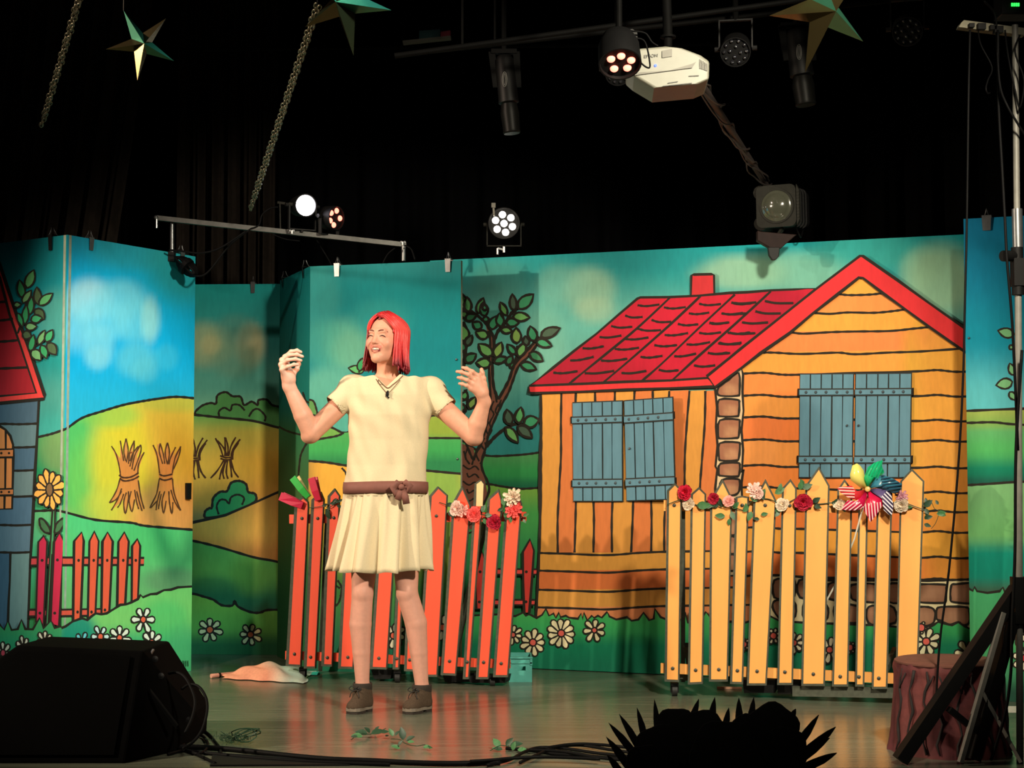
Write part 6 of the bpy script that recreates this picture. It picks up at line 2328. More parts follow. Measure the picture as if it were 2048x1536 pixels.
# --- light bar on two stands clipped to the flats, with two lamps
ba, bb = Vector(W(313, 436, 8.18)), Vector(W(812, 490, 8.32))
lb = thing('lighting_bar', 'grey square pipe rigged above the recess carrying two lamps', 'lighting bar', (ba + bb) / 2)
m = MB()
m.beam(ba, bb, .028, .024)
link('pipe', m, M_ALU, lb)
for (u, v0, v1) in ((344, 444, 512), (807, 492, 522)):
    yy_ = 8.22 if u < 500 else 8.30
    m = MB()
    m.cyl(W(u, v0, yy_), W(u, v1, yy_), .011, n=12)
    link('post', m, M_STEEL, lb, smooth=40)
m = MB()
m.box(W(344, 514, 8.20), (.03, .05, .05))
link('clamp', m, M_BLACK, lb)
m = MB()
m.cyl(W(313, 437, 8.15), W(313, 456, 8.15), .006, n=8)
m.ball(W(312, 435, 8.15), .012, 8, 6)
link('end_bolt', m, M_STEEL, lb)
for u, v in ((584, 463), (806, 486)):
    m = MB()
    p = Vector(W(u, v, 8.2))
    for q in (-1, 1):
        m.ball(p + Vector((q * .009, 0, .004)), (.007, .003, .008), 8, 6)
    m.cyl(p + Vector((0, 0, -.012)), p + Vector((0, 0, .006)), .006, n=8)
    link('wing_nut', m, M_STEEL, lb)

c1 = Vector(W(610, 411, 8.20))
l1 = thing('stage_lamp', 'blazing white round lamp on the bar above the recess', 'stage lamp', c1)
d1 = Vector((.45, -.85, -.1))
s_, u_, d_ = frame_axes(d1)
m = MB()
m.lathe(c1 - d_ * .12, d_, [(0, .03), (.01, .05), (.06, .056), (.12, .060), (.135, .060), (.135, .054), (.122, .053)], n=32)
link('housing', m, M_PLASTIC, l1, smooth=40)
m = MB()
m.lathe(c1 + d_ * .004, d_, [(0, .053), (.003, .045), (.005, .02), (.006, .001)], n=32)
link('lamp_face', m, M_WHITEHOT, l1, smooth=True)
f = yoke(l1, c1, d1, .072, .125, name='yoke')
m = MB()
m.beam(f, Vector((f.x, f.y, W(600, 462, 8.2)[2])), .012, .012)
link('stem', m, M_BLACK, l1)
m = MB()
m.beam(W(556, 405, 8.25), W(584, 409, 8.22), .012, .012)
m.cyl(W(578, 408, 8.2), W(586, 409, 8.2), .010, n=10)
m.beam(W(560, 406, 8.24), W(561, 460, 8.24), .006, .006)
link('side_arm', m, M_BODYGREY, l1)
c2 = Vector(W(670, 436, 8.26))
l2 = thing('stage_lamp', 'dim red lamp turned sideways on the bar beside the blazing one', 'stage lamp', c2)
d2 = Vector((.82, -.55, -.1))
led_par(l2, c2, d2, .062, [(.0, 0), (.55, .35), (-.1, .62), (-.6, .05), (.12, -.6), (.6, -.3)][1:] , M_REDLED, .015)
f = yoke(l2, c2, d2, .07, .09)
m = MB()
m.beam(f, Vector((f.x, f.y, W(668, 474, 8.26)[2])), .012, .012)
link('stem', m, M_BLACK, l2)
c3 = Vector(W(1008, 447, 8.62))
l3 = thing('stage_lamp', 'white lamp of seven leds standing on the cottage backdrop top', 'stage lamp', c3)
led_par(l3, c3, (0.03, -1, -.03), .084, HEX7, M_WHITELED, .019)
f = yoke(l3, c3, (0, -1, 0), .092, .118, material=M_BODYGREY)
m = MB()
m.cyl(f, f + Vector((0, 0, -.035)), .009, n=10)
m.cyl(f + Vector((-.035, 0, -.045)), f + Vector((-.035, 0, -.012)), .007, n=10)
m.beam(f + Vector((-.035, 0, -.012)), f + Vector((0, 0, -.02)), .01, .01)
link('stem', m, M_STEEL, l3)
m = MB()
m.box(W(987, 411, 8.6), (.022, .03, .024))
m.beam(W(987, 414, 8.6), W(988, 432, 8.6), .01, .01)
link('safety_clip', m, M_GREYCASE, l3)

# --- profile spot clamped on the backdrop's top edge
c4 = Vector(W(1555, 413, 7.82))
l4 = thing('stage_lamp', 'unlit grey spotlight with a glass lens clamped to the backdrop top', 'stage lamp', c4)
d4 = Vector((-.42, -.88, -.06))
s_, u_, d_ = frame_axes(d4)
def L4(x, y, z):
    return c4 + s_ * x + u_ * y + d_ * z
def rbox(hw, hh, rr, z, n=6):
    pts = []
    for cx, cy, a0 in ((hw - rr, hh - rr, 0), (-hw + rr, hh - rr, 90), (-hw + rr, -hh + rr, 180), (hw - rr, -hh + rr, 270)):
        for i in range(n):
            a = math.radians(a0 + 90 * i / (n - 1))
            pts.append(L4(cx + rr * math.cos(a), cy + rr * math.sin(a), z))
    return pts
m = MB()
m.prism(rbox(.100, .104, .03, 0), d_ * .03)
bevel(link('front_frame', m, M_BODYGREY, l4), .004)
m = MB()
m.prism(rbox(.090, .094, .03, -.26), d_ * .26)
bevel(link('housing', m, M_BLACK, l4), .004)
m = MB()
for z in (-.05, -.10, -.15, -.20):
    m.prism(rbox(.096, .100, .03, z), d_ * .012)
o = link('cooling_fins', m, M_BLACK, l4)
o['kind'] = 'stuff'
m = MB()
m.lathe(L4(-.004, 0, .031), d_, [(0, .078), (.004, .076), (.004, .070), (.016, .058), (.026, .04), (.032, .02), (.034, .001)], n=36)
link('lens', m, M_GLASS, l4, smooth=True)
m = MB()
m.lathe(L4(-.004, 0, .030), d_, [(0, .086), (.006, .086), (.006, .077)], n=36, cap=False)
link('lens_ring', m, M_BODYGREY, l4)
m = MB()
m.prism([L4(-.118, .07, .012), L4(-.104, .10, .012), L4(-.104, -.10, .012), L4(-.118, -.07, .012)], d_ * .02)
for k in range(9):
    m.add(*(lambda q: (q.v, q.f))(MB().beam(L4(-.116, .062 - .0155 * k, .033), L4(-.106, .062 - .0155 * k, .033), .004, .004)))
o = link('vent_cheek', m, M_BODYGREY, l4)
o['kind'] = 'stuff'
for yv in (.085, -.085):
    m = MB()
    m.cyl(L4(.093, yv * .9, -.20), L4(.093, yv * .9, -.02), .035, n=18)
    link('side_tube', m, M_BODYGREY, l4, smooth=40)
m = MB()
m.prism([L4(.101, -.02, -.15), L4(.101, .035, -.14), L4(.101, .025, -.03), L4(.101, -.03, -.04)], s_ * .002)
link('name_plate', m, M_GREYCASE, l4)
ft = bpy.data.curves.new('lettering', 'FONT')
ft.body = 'ELIPSE'
ft.size = .026
ft.align_x = 'CENTER'
ft.align_y = 'CENTER'
ft.extrude = .0004
def flat_text(name, body, size, centre, right, up, material, parent, extrude=.0004):
    """raised print lying on a surface"""
    cu = bpy.data.curves.new(name, 'FONT')
    cu.body = body
    cu.size = size
    cu.align_x = 'CENTER'
    cu.align_y = 'CENTER'
    cu.extrude = extrude
    cu.materials.append(material)
    tmp = bpy.data.objects.new(name, cu)
    COL.objects.link(tmp)
    bpy.context.view_layer.update()
    me = bpy.data.meshes.new_from_object(tmp.evaluated_get(bpy.context.evaluated_depsgraph_get()))
    bpy.data.objects.remove(tmp)
    r, u = Vector(right).normalized(), Vector(up).normalized()
    n = r.cross(u)
    base = LOC[parent.name]
    M = Matrix(((r.x, u.x, n.x, centre[0] - base.x), (r.y, u.y, n.y, centre[1] - base.y), (r.z, u.z, n.z, centre[2] - base.z), (0, 0, 0, 1)))
    me.transform(M)
    me.materials.clear()
    me.materials.append(material)
    o = bpy.data.objects.new(name, me)
    COL.objects.link(o)
    o.parent = parent
    LOC[o.name] = base
    return o
bpy.data.curves.remove(ft)
m = MB()
for k, (z0_, z1_, yy2) in enumerate(((-.145, -.125, .012), (-.118, -.095, .014), (-.088, -.066, .010), (-.060, -.045, .006), (-.13, -.08, -.012))):
    m.prism([L4(.1032, yy2 - .006, z0_), L4(.1032, yy2 + .006, z0_), L4(.1032, yy2 + .006, z1_), L4(.1032, yy2 - .006, z1_)], s_ * .0008)
o = link('worn_print', m, M_BLACK, l4)
o['kind'] = 'stuff'
# clamp and hook over the top edge
m = MB()
m.beam(L4(-.02, -.10, -.03), Vector(W(1545, 488, 7.80)), .02, .012, up=s_)
link('stem', m, M_BODYGREY, l4)
m = MB()
q = [W(1512, 464, 7.84), W(1520, 466, 7.84), W(1590, 472, 7.84), W(1558, 500, 7.84), W(1540, 500, 7.84), W(1512, 484, 7.84)]
m.prism(q, Vector((0, -.05, 0)))
bevel(link('clamp', m, M_BROWNISH, l4), .003)
m = MB()
m.prism([W(1534, 496, 7.80), W(1558, 496, 7.80), W(1556, 514, 7.80), W(1550, 521, 7.80), W(1542, 521, 7.80), W(1536, 512, 7.80)], Vector((0, -.03, 0)))
bevel(link('hook', m, M_BLACK, l4), .003)
m = MB()
m.tube(smooth_path([tuple(W(1592, 455, 7.9)), tuple(W(1598, 468, 7.85)), tuple(W(1602, 474, 7.88)), tuple(W(1606, 460, 7.95))], 4), .004, 6)
link('cable_tail', m, M_CABLE, l4)

# --- ceiling rig: pipes, projector and lamps
PIPES = [((1150, 62), (1600, 0), 6.35, 'upper dark pipe behind the projector and star'), ((1190, 66), (1590, 22), 6.75, 'lower dark pipe behind the projector'), ((700, 96), (1120, 92), 8.3, 'dark pipe carrying the coloured boxes')]
M_PIPE = mat('black_pipe', (6, 6, 6), spec=.06, rough=.7, vary=.2)
for (a, b, y, lab) in PIPES:
    A_, B_ = Vector(W(*a, y)), Vector(W(*b, y))
    d = (B_ - A_)
    root = thing('lighting_pipe', lab, 'pipe', (A_ + B_) / 2)
    m = MB()
    m.cyl(A_ - d * .8, B_ + d * .8, .011, n=12)
    link('tube', m, M_PIPE, root, smooth=40)
    for t in (-.5, 1.5):
        p = A_ + d * t
        m = MB()
        m.cyl(p, (p.x, p.y, 4.73), .005, n=6)
        link('hanging_wire', m, M_PIPE, root)

pc = Vector(W(1335, 132, 5.9))
pj = thing('projector', 'ivory short throw projector hanging upside down under the ceiling', 'projector', pc)
def PJ(u, v, y=5.9):
    return Vector(W(u, v, y))
low = [(1268, 152), (1308, 176), (1395, 168), (1418, 158), (1419, 122), (1402, 110), (1365, 96), (1330, 92), (1262, 98), (1252, 138)]
front = [PJ(u, v, 5.80) for u, v in low]
back = [PJ(u, v, 6.10) + Vector((0.01, 0, .01)) for u, v in low]
m = MB()
m.prism(front, Vector((.015, .26, .005)))
bevel(link('case', m, M_WHITE_CASE, pj), .010, 3)
m = MB()
m.prism([PJ(1270, 151, 5.797), PJ(1384, 136, 5.797), PJ(1392, 124, 5.797), PJ(1384, 128, 5.797), PJ(1340, 141, 5.797), PJ(1268, 146, 5.797)], Vector((0, -.004, 0)))
link('step_ridge', m, M_GREYCASE, pj)
m = MB()
m.prism([PJ(1324, 102, 5.798), PJ(1344, 98, 5.798), PJ(1344, 113, 5.798), PJ(1324, 116, 5.798)], Vector((0, -.003, 0)))
link('speaker_grille', m, M_GREYCASE, pj)
m = MB()
for k in range(7):
    m.beam(PJ(1400 + k * 2.4, 118 + k * 1.5, 5.797), PJ(1400 + k * 2.4, 137 + k * .8, 5.797), .0018, .003)
o = link('vent_slots', m, M_GREYCASE, pj)
o['kind'] = 'stuff'
flat_text('lettering', 'EPSON', .017, PJ(1302, 112, 5.796), Vector((1, 0, .10)), Vector((0, 0, 1)), M_GREYPRINT, pj)
m = MB()
for (u0, v0, u1, v1) in ((1336, 166, 1356, 163), (1326, 172, 1384, 166), (1378, 152, 1398, 151)):
    m.beam(PJ(u0, v0, 5.796), PJ(u1, v1, 5.796), .002, .003)
o = link('small_print', m, M_GREYPRINT, pj)
o['kind'] = 'stuff'
m = MB()
m.ball(PJ(1311, 131, 5.797), .005, 10, 6)
link('status_light', m, mat('blue_indicator', (60, 80, 255), emit=(70, 90, 255), emit_s=4), pj)
m = MB()
m.cyl(PJ(1336, 94, 5.95), PJ(1336, 74, 5.95), .016, n=12)
m.cyl(PJ(1336, 76, 5.95), PJ(1336, 72, 5.95), .030, n=12)
a_ = PJ(1336, 74, 5.95)
m.cyl(a_, Vector((PJ(1300, 0, 6.1).x, 6.1, 4.73)), .018, n=12)
link('ceiling_mount', m, M_PIPE, pj, smooth=40)
# cable wrapped pole running back from the projector to the spotlight
p0, p1 = Vector(W(1402, 168, 6.15)), Vector(W(1534, 372, 7.95))
pole = thing('cable_pole', 'brownish pole wrapped with cables slanting down to the unlit spotlight', 'pole', (p0 + p1) / 2)
m = MB()
m.cyl(p0, p1, .016, .014, n=12)
link('tube', m, mat('pole_brown', (44, 36, 34), rough=.6), pole, smooth=40)
s_, u_, d_ = frame_axes(p1 - p0)
L_ = (p1 - p0).length
for k in range(3):
    rnd = random.Random(k)
    pts = []
    for i in range(60):
        t = i / 59
        a = k * 2.1 + t * (9 + 3 * k) + .5 * math.sin(t * 17 + k)
        r = .018 + .004 * k + .012 * max(0, math.sin(t * 21 + k * 2)) ** 3
        pts.append(p0 + d_ * (t * L_) + s_ * (r * math.cos(a)) + u_ * (r * math.sin(a)))
    m = MB()
    m.tube(pts, .0042, 6)
    link('cable', m, mat('cable_brown_%d' % k, (46, 40, 38), rough=.5), pole, smooth=True)

# red lamp hanging in front of the projector
c5 = Vector(W(1240, 124, 5.6))
l5 = thing('stage_lamp', 'hanging black lamp with glowing red leds in front of the projector', 'stage lamp', c5)
led_par(l5, c5, (0.02, -.52, -.85), .075, [(-.52, .14), (-.02, .40), (.44, .2), (-.38, -.36), (.24, -.42)], M_REDLED, .015, depth=.13)
s_, u_, d_ = frame_axes((0, -1, 0))
m = MB()
m.prism([W(1204, 122, 5.66), W(1206, 70, 5.66), W(1264, 60, 5.66), W(1274, 66, 5.66), W(1276, 122, 5.66), W(1270, 122, 5.66), W(1268, 70, 5.66), W(1211, 76, 5.66), W(1209, 122, 5.66)], Vector((0, -.014, 0)))
link('yoke', m, M_BLACK, l5)
m = MB()
top = Vector(W(1238, 64, 5.66))
m.cyl(top, Vector((top.x, 5.66, 4.73)), .012, n=10)
link('hanging_rod', m, M_PIPE, l5)
for k, pts in enumerate(([(1262, 62), (1290, 66), (1304, 84), (1316, 92)], [(1276, 120), (1292, 134), (1300, 130), (1290, 84), (1270, 76)])):
    m = MB()
    m.tube(smooth_path([tuple(W(u, v, 5.62)) for u, v in pts], 6), .0032, 6)
    link('cable', m, M_CABLE, l5, smooth=True)

def dead_par(label, u, v, y, r, d, seed):
    c = Vector(W(u, v, y))
    root = thing('stage_lamp', label, 'stage lamp', c)
    led_par(root, c, d, r, rings(4, 10), M_LENSDARK, r * .15, depth=.12)
    f = yoke(root, c, d, r * 1.1, .12, up=-1)
    m = MB()
    m.cyl(f, Vector((f.x, f.y, 4.73)), .012, n=8)
    link('hanging_rod', m, M_PIPE, root)
dead_par('unlit round lamp of dark lenses left of the hanging gold star', 1471, 103, 6.6, .062, (-.15, -.8, -.5), 1)
dead_par('unlit round lamp of dark lenses near the upper right corner', 1815, 62, 6.6, .062, (-.2, -.8, -.5), 2)
dead_par('unlit round lamp peeping out below the red led lamp', 1236, 146, 6.9, .055, (0, -.75, -.6), 3)

# small fixtures lights rake the lenses through the hall
# tubular scanners
def scanner(label, u0, v0, u1, v1, y, r):
    a, b = Vector(W(u0, v0, y)), Vector(W(u1, v1, y))
    root = thing('moving_light', label, 'stage lamp', (a + b) / 2)
    d = (b - a)
    L = d.length
    m = MB()
    m.lathe(a, d, [(0, r * .7), (.02, r * .95), (L * .55, r), (L * .6, r * 1.04), (L * .62, r * .8)], n=24)
    link('housing', m, mat('scanner_black', (4, 4, 4), rough=.5, vary=.2, spec=.2), root, smooth=40)
    m = MB()
    m.lathe(a + d * .61, d, [(0, r * .8), (L * .12, r * .95), (L * .34, r * .86), (L * .37, r * .9), (L * .385, r * .8)], n=24)
    link('lens_barrel', m, mat('scanner_barrel', (9, 9, 8), rough=.4, vary=.2, spec=.1), root, smooth=40)
    s, u, dd = frame_axes((0, -1, 0))
    mid = a + d * .33 + Vector((-r * .2, -r * 1.0, 0))
    m = MB()
    for (hw, hh, rr) in ((.008, .034, .0016),):
        pts = [mid + Vector((hw * 1.3 * math.cos(t), 0, hh * math.sin(t))) for t in [6.2832 * i / 24 for i in range(24)]]
        m.tube(pts, rr * .8, 5, closed=True)
        pts = [mid + Vector((hw * .55 * math.cos(t), 0, hh * .8 * math.sin(t))) for t in [6.2832 * i / 24 for i in range(24)]]
        m.tube(pts, rr * .6, 5, closed=True)
    o = link('oval_emblem', m, M_GREYPRINT, root)
    o['kind'] = 'stuff'
    m = MB()
    for q in (-1, 1):
        m.beam(a + Vector((q * r * 1.25, 0, .02)), a + d * .4 + Vector((q * r * 1.1, 0, 0)), .012, .03)
    m.beam(a + Vector((-r * 1.3, 0, .02)), a + Vector((r * 1.3, 0, .02)), .03, .02)
    link('yoke', m, M_PIPE, root)
    m = MB()
    m.cyl(a + Vector((0, 0, .02)), (a.x, a.y, 4.73), .012, n=8)
    link('hanging_rod', m, M_PIPE, root)
scanner('dark tubular lamp with an oval emblem hanging mid ceiling', 1008, 112, 1024, 268, 7.2, .045)
scanner('dark tubular lamp hanging behind the right gold star', 1592, 60, 1612, 212, 7.0, .052)

# coloured boxes on a shelf bar
a_, b_ = Vector(W(806, 86, 8.1)), Vector(W(902, 76, 8.1))
sb = thing('equipment_shelf', 'pale narrow shelf hung high over the stage with coloured boxes', 'shelf', (a_ + b_) / 2)
m = MB()
m.beam(a_, b_, .05, .012)
link('board', m, M_GREYCASE, sb)
for t in (.05, .95):
    p = a_ + (b_ - a_) * t
    m = MB()
    m.cyl(p, (p.x, p.y, 4.73), .003, n=6)
    link('hanging_wire', m, M_PIPE, sb)
for (u0, u1, v0, v1, lab, c) in ((838, 880, 58, 78, 'dark teal box on the hanging shelf', (20, 70, 74)), (881, 901, 60, 76, 'dark red box on the hanging shelf', (130, 20, 44))):
    m = MB()
    q = [W(u0, v1, 8.08), W(u1, v1 - 3, 8.08), W(u1, v0, 8.08), W(u0, v0 + 3, 8.08)]
    m.prism(q, Vector((0, .04, 0)))
    t_ = thing('equipment_box', lab, 'box', Vector(W((u0 + u1) / 2, v1, 8.08)))
    bevel(link('case', m, mat('box_paint_' + lab.split()[1], c, rough=.5), t_), .003)
    m = MB()
    p = Vector(W((u0 + u1) / 2, v0, 8.08))
    m.tube([p + Vector((-.02, .02, 0)), p + Vector((-.015, .02, .02)), p + Vector((.015, .02, .02)), p + Vector((.02, .02, 0))], .003, 6)
    link('handle', m, M_BLACK, t_)

# --- hanging gold stars
M_GOLD = mat('gold_foil', (92, 80, 50), rough=0.22, metal=0.9, vary=.06)
M_GOLDBACK = mat('green_foil', (60, 120, 96), rough=0.3, metal=0.7, vary=.06)
def star(label, u, v, y, R, yaw, tilt, roll, back=True):
    c = Vector(W(u, v, y))
    root = thing('foil_star', label, 'star ornament', c)
    rot = Matrix.Rotation(yaw, 3, 'Z') @ Matrix.Rotation(tilt, 3, 'X') @ Matrix.Rotation(roll, 3, 'Y')
    tips, ins = [], []
    for i in range(5):
        a = math.radians(90 + 72 * i)
        tips.append(rot @ Vector((R * math.cos(a), 0, R * math.sin(a))))
        a += math.radians(36)
        ins.append(rot @ Vector((R * .30 * math.cos(a), 0, R * .30 * math.sin(a))))
    f_, b_ = rot @ Vector((0, -R * .34, 0)), rot @ Vector((0, R * .34, 0))
    for i in range(5):
        m = MB()
        m.add([c + tips[i], c + ins[i], c + f_, c + ins[i - 1], c + b_], [(0, 1, 2), (0, 2, 3), (0, 4, 1), (0, 3, 4)])
        o = link('ray', m, M_GOLD if i % 2 == 0 else M_GOLDBACK, root)
    m = MB()
    top = max((c + t for t in tips), key=lambda p: p.z)
    m.cyl(top, (top.x, top.y, 4.73), .0012, n=5)
    link('thread', m, M_GREYCASE, root)
star('small folded gold star hanging before the left curtain', 283, 88, 5.9, .135, .45, .2, 3.2)
star('gold star cut by the frame edge above the slack chain', 690, 4, 5.6, .19, -.45, .25, 3.1)
star('large gold star hanging right of the projector', 1645, 18, 5.5, .225, .5, .35, 3.22)
# chains
def chain(label, u0, v0, y0, u1, v1, y1, pitch, strands=2):
    a, b = Vector(W(u0, v0, y0)), Vector(W(u1, v1, y1))
    root = thing('chain', label, 'chain', a)
    d = (b - a)
    L = d.length
    s, u, dd = frame_axes(d, (0, 1, 0))
    n = int(L / pitch)
    m = MB()
    pts = []
    for i in range(12):
        t = 6.2832 * i / 12
        pts.append(Vector((pitch * .32 * math.cos(t), 0, pitch * .72 * math.sin(t))))
    m.tube(pts, pitch * .15, 5, closed=True)
    LOC_saved = LOC[root.name]
    mw = MB()
    mw.cyl(a, (a.x, a.y, 4.73), .006, n=8)
    link('hanging_wire', mw, M_PIPE, root)
    proto = None
    for k in range(strands):
        for i in range(n):
            t = (i + .5) / n
            p = a + d * t + s * (.0075 * (1 if k else -1)) * min(1, 6 * (1 - t) + .2) + u * (.004 * math.sin(i * 1.3 + k))
            base = Matrix((s, u, dd)).transposed().to_quaternion() @ Quaternion((0, 0, 1), math.radians(90 * (i % 2) + 30 * k + 25))
            if proto is None:
                mm = MB()
                mm.v = [tuple(Vector(q) + LOC_saved) for q in m.v]
                mm.f = m.f
                proto = link('chain_link', mm, M_CHAIN, root, smooth=True)
                o = proto
                o.location = p - LOC_saved
                o.rotation_mode = 'QUATERNION'
                o.rotation_quaternion = base
            else:
                share('chain_link', proto, root, p - LOC_saved, base)
M_CHAIN = mat('galvanised_chain', (120, 116, 96), rough=.4, metal=.8, vary=.2)
chain('slack double chain slanting down over the left curtain', 160, -8, 6.4, 83, 252, 7.2, .022)
chain('slack double chain slanting down to the lamp bar', 636, 10, 6.4, 500, 420, 8.0, .024)

# green digital display box in the top right corner
bx = Vector(W(2032, 8, 5.8))
gb = thing('dimmer_box', 'black box with a green glowing display at the top right corner', 'control box', bx)
m = MB()
m.box(bx + Vector((.02, .06, .01)), (.14, .1, .09))
bevel(link('case', m, M_PLASTIC, gb), .004)
m = MB()
m.cyl(bx + Vector((.02, .06, .05)), (bx.x + .02, bx.y + .06, 4.73), .01, n=8)
link('hanging_rod', m, M_PIPE, gb)
mg = mat('green_display', (30, 220, 60), emit=(40, 230, 70), emit_s=3)
for k in range(4):
    m = MB()
    m.box(bx + Vector((-.012 + k * .008, .008, 0)), (.0055, .004, .012))
    link('display_digit', m, mg, gb)

# ================================================================== lighting stand at the right edge
MST = mat('stand_grey', (104, 102, 96), rough=.5, vary=.15)
MSK = mat('stand_black', (8, 8, 8), spec=.15, rough=.6, vary=.2)
ys_ = 5.78
hub = Vector(W(2040, 1190, ys_))
st = thing('lighting_stand', 'tall pole lighting stand with black tripod legs at the right edge', 'stand', (hub.x, hub.y, 0))
m = MB()
m.cyl(W(2030, 50, ys_), W(2034, 440, ys_), .0115, n=14)
link('upper_pole', m, MST, st, smooth=40)
m = MB()
m.cyl(W(2036, 480, ys_), W(2040, 1540, ys_), .0125, n=14)
link('lower_pole', m, MST, st, smooth=40)
m = MB()
m.cyl(W(2034, 418, ys_), W(2036, 500, ys_), .019, n=16)
link('chrome_sleeve', m, M_STEEL, st, smooth=40)
m = MB()
m.cyl(W(2034, 495, ys_), W(2036, 590, ys_), .022, n=14)
m.cyl(W(2030, 512, ys_), W(2006, 512, ys_ - .03), .020, n=14)
m.box(W(2038, 545, ys_), (.05, .05, .10))
link('clamp', m, MSK, st, smooth=40)
m = MB()
m.prism([W(1922, 46, ys_), W(1928, 40, ys_), W(2050, 56, ys_), W(2050, 70, ys_), W(1918, 54, ys_)], Vector((0, .04, 0)))
link('cross_bar', m, mat('dusty_grey', (110, 106, 90), rough=.8), st)
m = MB()
for (u, v, r) in ((1942, 52, .012), (1962, 54, .018), (1985, 56, .014), (1996, 60, .02)):
    m.box(W(u, v, ys_ - .01), (r * 1.6, .03, r * 1.2))
o = link('bar_fittings', m, MSK, st)
o['kind'] = 'stuff'
m = MB()
m.box(W(2042, 1200, ys_), (.06, .06, .165))
link('hub', m, MSK, st)
m = MB()
m.beam(W(2034, 1178, ys_), Vector((W(1800, 1530, 5.72)[0], 5.72, .015)), .05, .045)
link('leg', m, MSK, st)
m = MB()
m.beam(W(2026, 1225, ys_), Vector((W(1945, 1535, 5.74)[0], 5.74, .015)), .05, .04)
link('leg', m, MSK, st)
m = MB()
m.beam(W(2044, 1220, ys_), (hub.x + .35, ys_ + .35, .015), .05, .04)
link('leg', m, MSK, st)
m = MB()
m.beam(W(2006, 1225, ys_ - .03), Vector((W(1921, 1545, 5.70)[0], 5.70, .012)), .018, .016)
link('strut', m, MST, st)
m = MB()
m.beam(W(1964, 1382, ys_ - .04), Vector((W(2042, 1545, 5.70)[0], 5.70, .012)), .013, .012)
link('strut', m, MST, st)
m = MB()
m.beam(W(1898, 1418, 5.72), W(1962, 1470, 5.74), .03, .02)
link('strut', m, MSK, st)
m = MB()
m.cyl(W(1964, 1384, ys_ - .062), W(1964, 1384, ys_ - .03), .006, n=10)
link('pivot_bolt', m, MSK, st)
CAB = [
    ('thin black cable hanging straight in front of the backdrop edge', [(1940, 60), (1937, 200), (1934, 430), (1931, 560), (1926, 760), (1916, 940), (1898, 1140), (1880, 1280), (1872, 1400)], .0042, 5.78),
    ('black cable hanging beside the stand pole from the cross bar', [(1996, 60), (1997, 200), (2004, 330), (2010, 440), (2014, 520), (2024, 640), (2030, 760), (2036, 900)], .005, 5.74),
    ('black cable looping past the pole down to the tripod foot', [(2044, 700), (2032, 900), (2030, 1100), (2024, 1250), (2022, 1340), (2012, 1420), (1992, 1490), (1982, 1520)], .0055, 5.70),
    ('thin cable curving from the cross bar to a hook', [(1956, 58), (1962, 90), (1984, 134), (1976, 160), (1972, 176), (1975, 186), (1980, 186)], .0028, 5.77),
    ('thick cable swinging from the bar across the pole', [(1968, 2), (1990, 30), (1994, 90), (2000, 170), (2014, 210), (2034, 245), (2056, 280)], .0042, 5.73),
    ('short cable crossing the upper pole twice', [(2010, 60), (2016, 110), (2030, 180), (2040, 215), (2048, 160), (2030, 104), (2040, 70)], .0034, 5.73),
    ('thin wire dangling left of the tripod hub', [(2010, 1250), (2004, 1320), (1998, 1390), (1998, 1440)], .0024, 5.72),
]
for lab, pts, r, y in CAB:
    P = [Vector(W(u, v, y + .03 * math.sin(i * 1.1))) for i, (u, v) in enumerate(pts)]
    o = thing('cable', lab, 'cable', P[0])
    m = MB()
    m.tube(smooth_path([tuple(p) for p in P], 6), r, 7)
    link('sheath', m, M_CABLE, o, smooth=True)

# ================================================================== tree stump prop
SC_ = Vector((W(1897, 1400, 6.02)[0], 6.02, 0))
stp = thing('tree_stump_prop', 'dark red cloth covered tree stump prop beside the lighting stand', 'stump', SC_)
nu, nv = 96, 24
vs, fs, cs = [], [], []
rnd = random.Random(12)
cA, cB, cC = lin((78, 24, 30)), lin((100, 44, 42)), lin((40, 20, 20))
zt_ = W(1897, 1322, 6.02)[2]
for j in range(nv + 1):
    t = j / nv
    for i in range(nu):
        a = 6.2832 * i / nu
        r = .212 - .022 * t + .012 * math.exp(-t * 9)
        r += .004 * math.sin(9 * a + 2 * math.sin(3 * t)) + .003 * math.sin(23 * a + 4 * t) + .006 * math.exp(-((t - .93) / .04) ** 2)
        vs.append((SC_.x + r * math.cos(a), SC_.y + r * math.sin(a), zt_ * t))
        k = .5 + .5 * math.sin(5 * a + 1.2 * math.sin(5 * t) + 1)
        cs.append(tuple(cA[q] * (1 - k) + cB[q] * k for q in range(3)))
for j in range(nv):
    for i in range(nu):
        fs.append((j * nu + i, j * nu + (i + 1) % nu, (j + 1) * nu + (i + 1) % nu, (j + 1) * nu + i))
m = MB()
m.add(vs, fs, cs)
M_BARK = mat('stump_cloth', (255, 255, 255), rough=.8, vary=.25, scale=40, attr=True, bump=.3)
link('bark_cloth', m, M_BARK, stp, smooth=True)
m = MB()
m.lathe((SC_.x, SC_.y, zt_ - .004), (0, 0, 1), [(0, .196), (.006, .196), (.010, .19), (.008, .10), (.008, .001)], n=40)
link('top_disc', m, mat('stump_top', (96, 56, 44), rough=.8, vary=.2), stp, smooth=40)
M_BARKLINE = mat('bark_line_paint', (24, 14, 14), rough=.8)
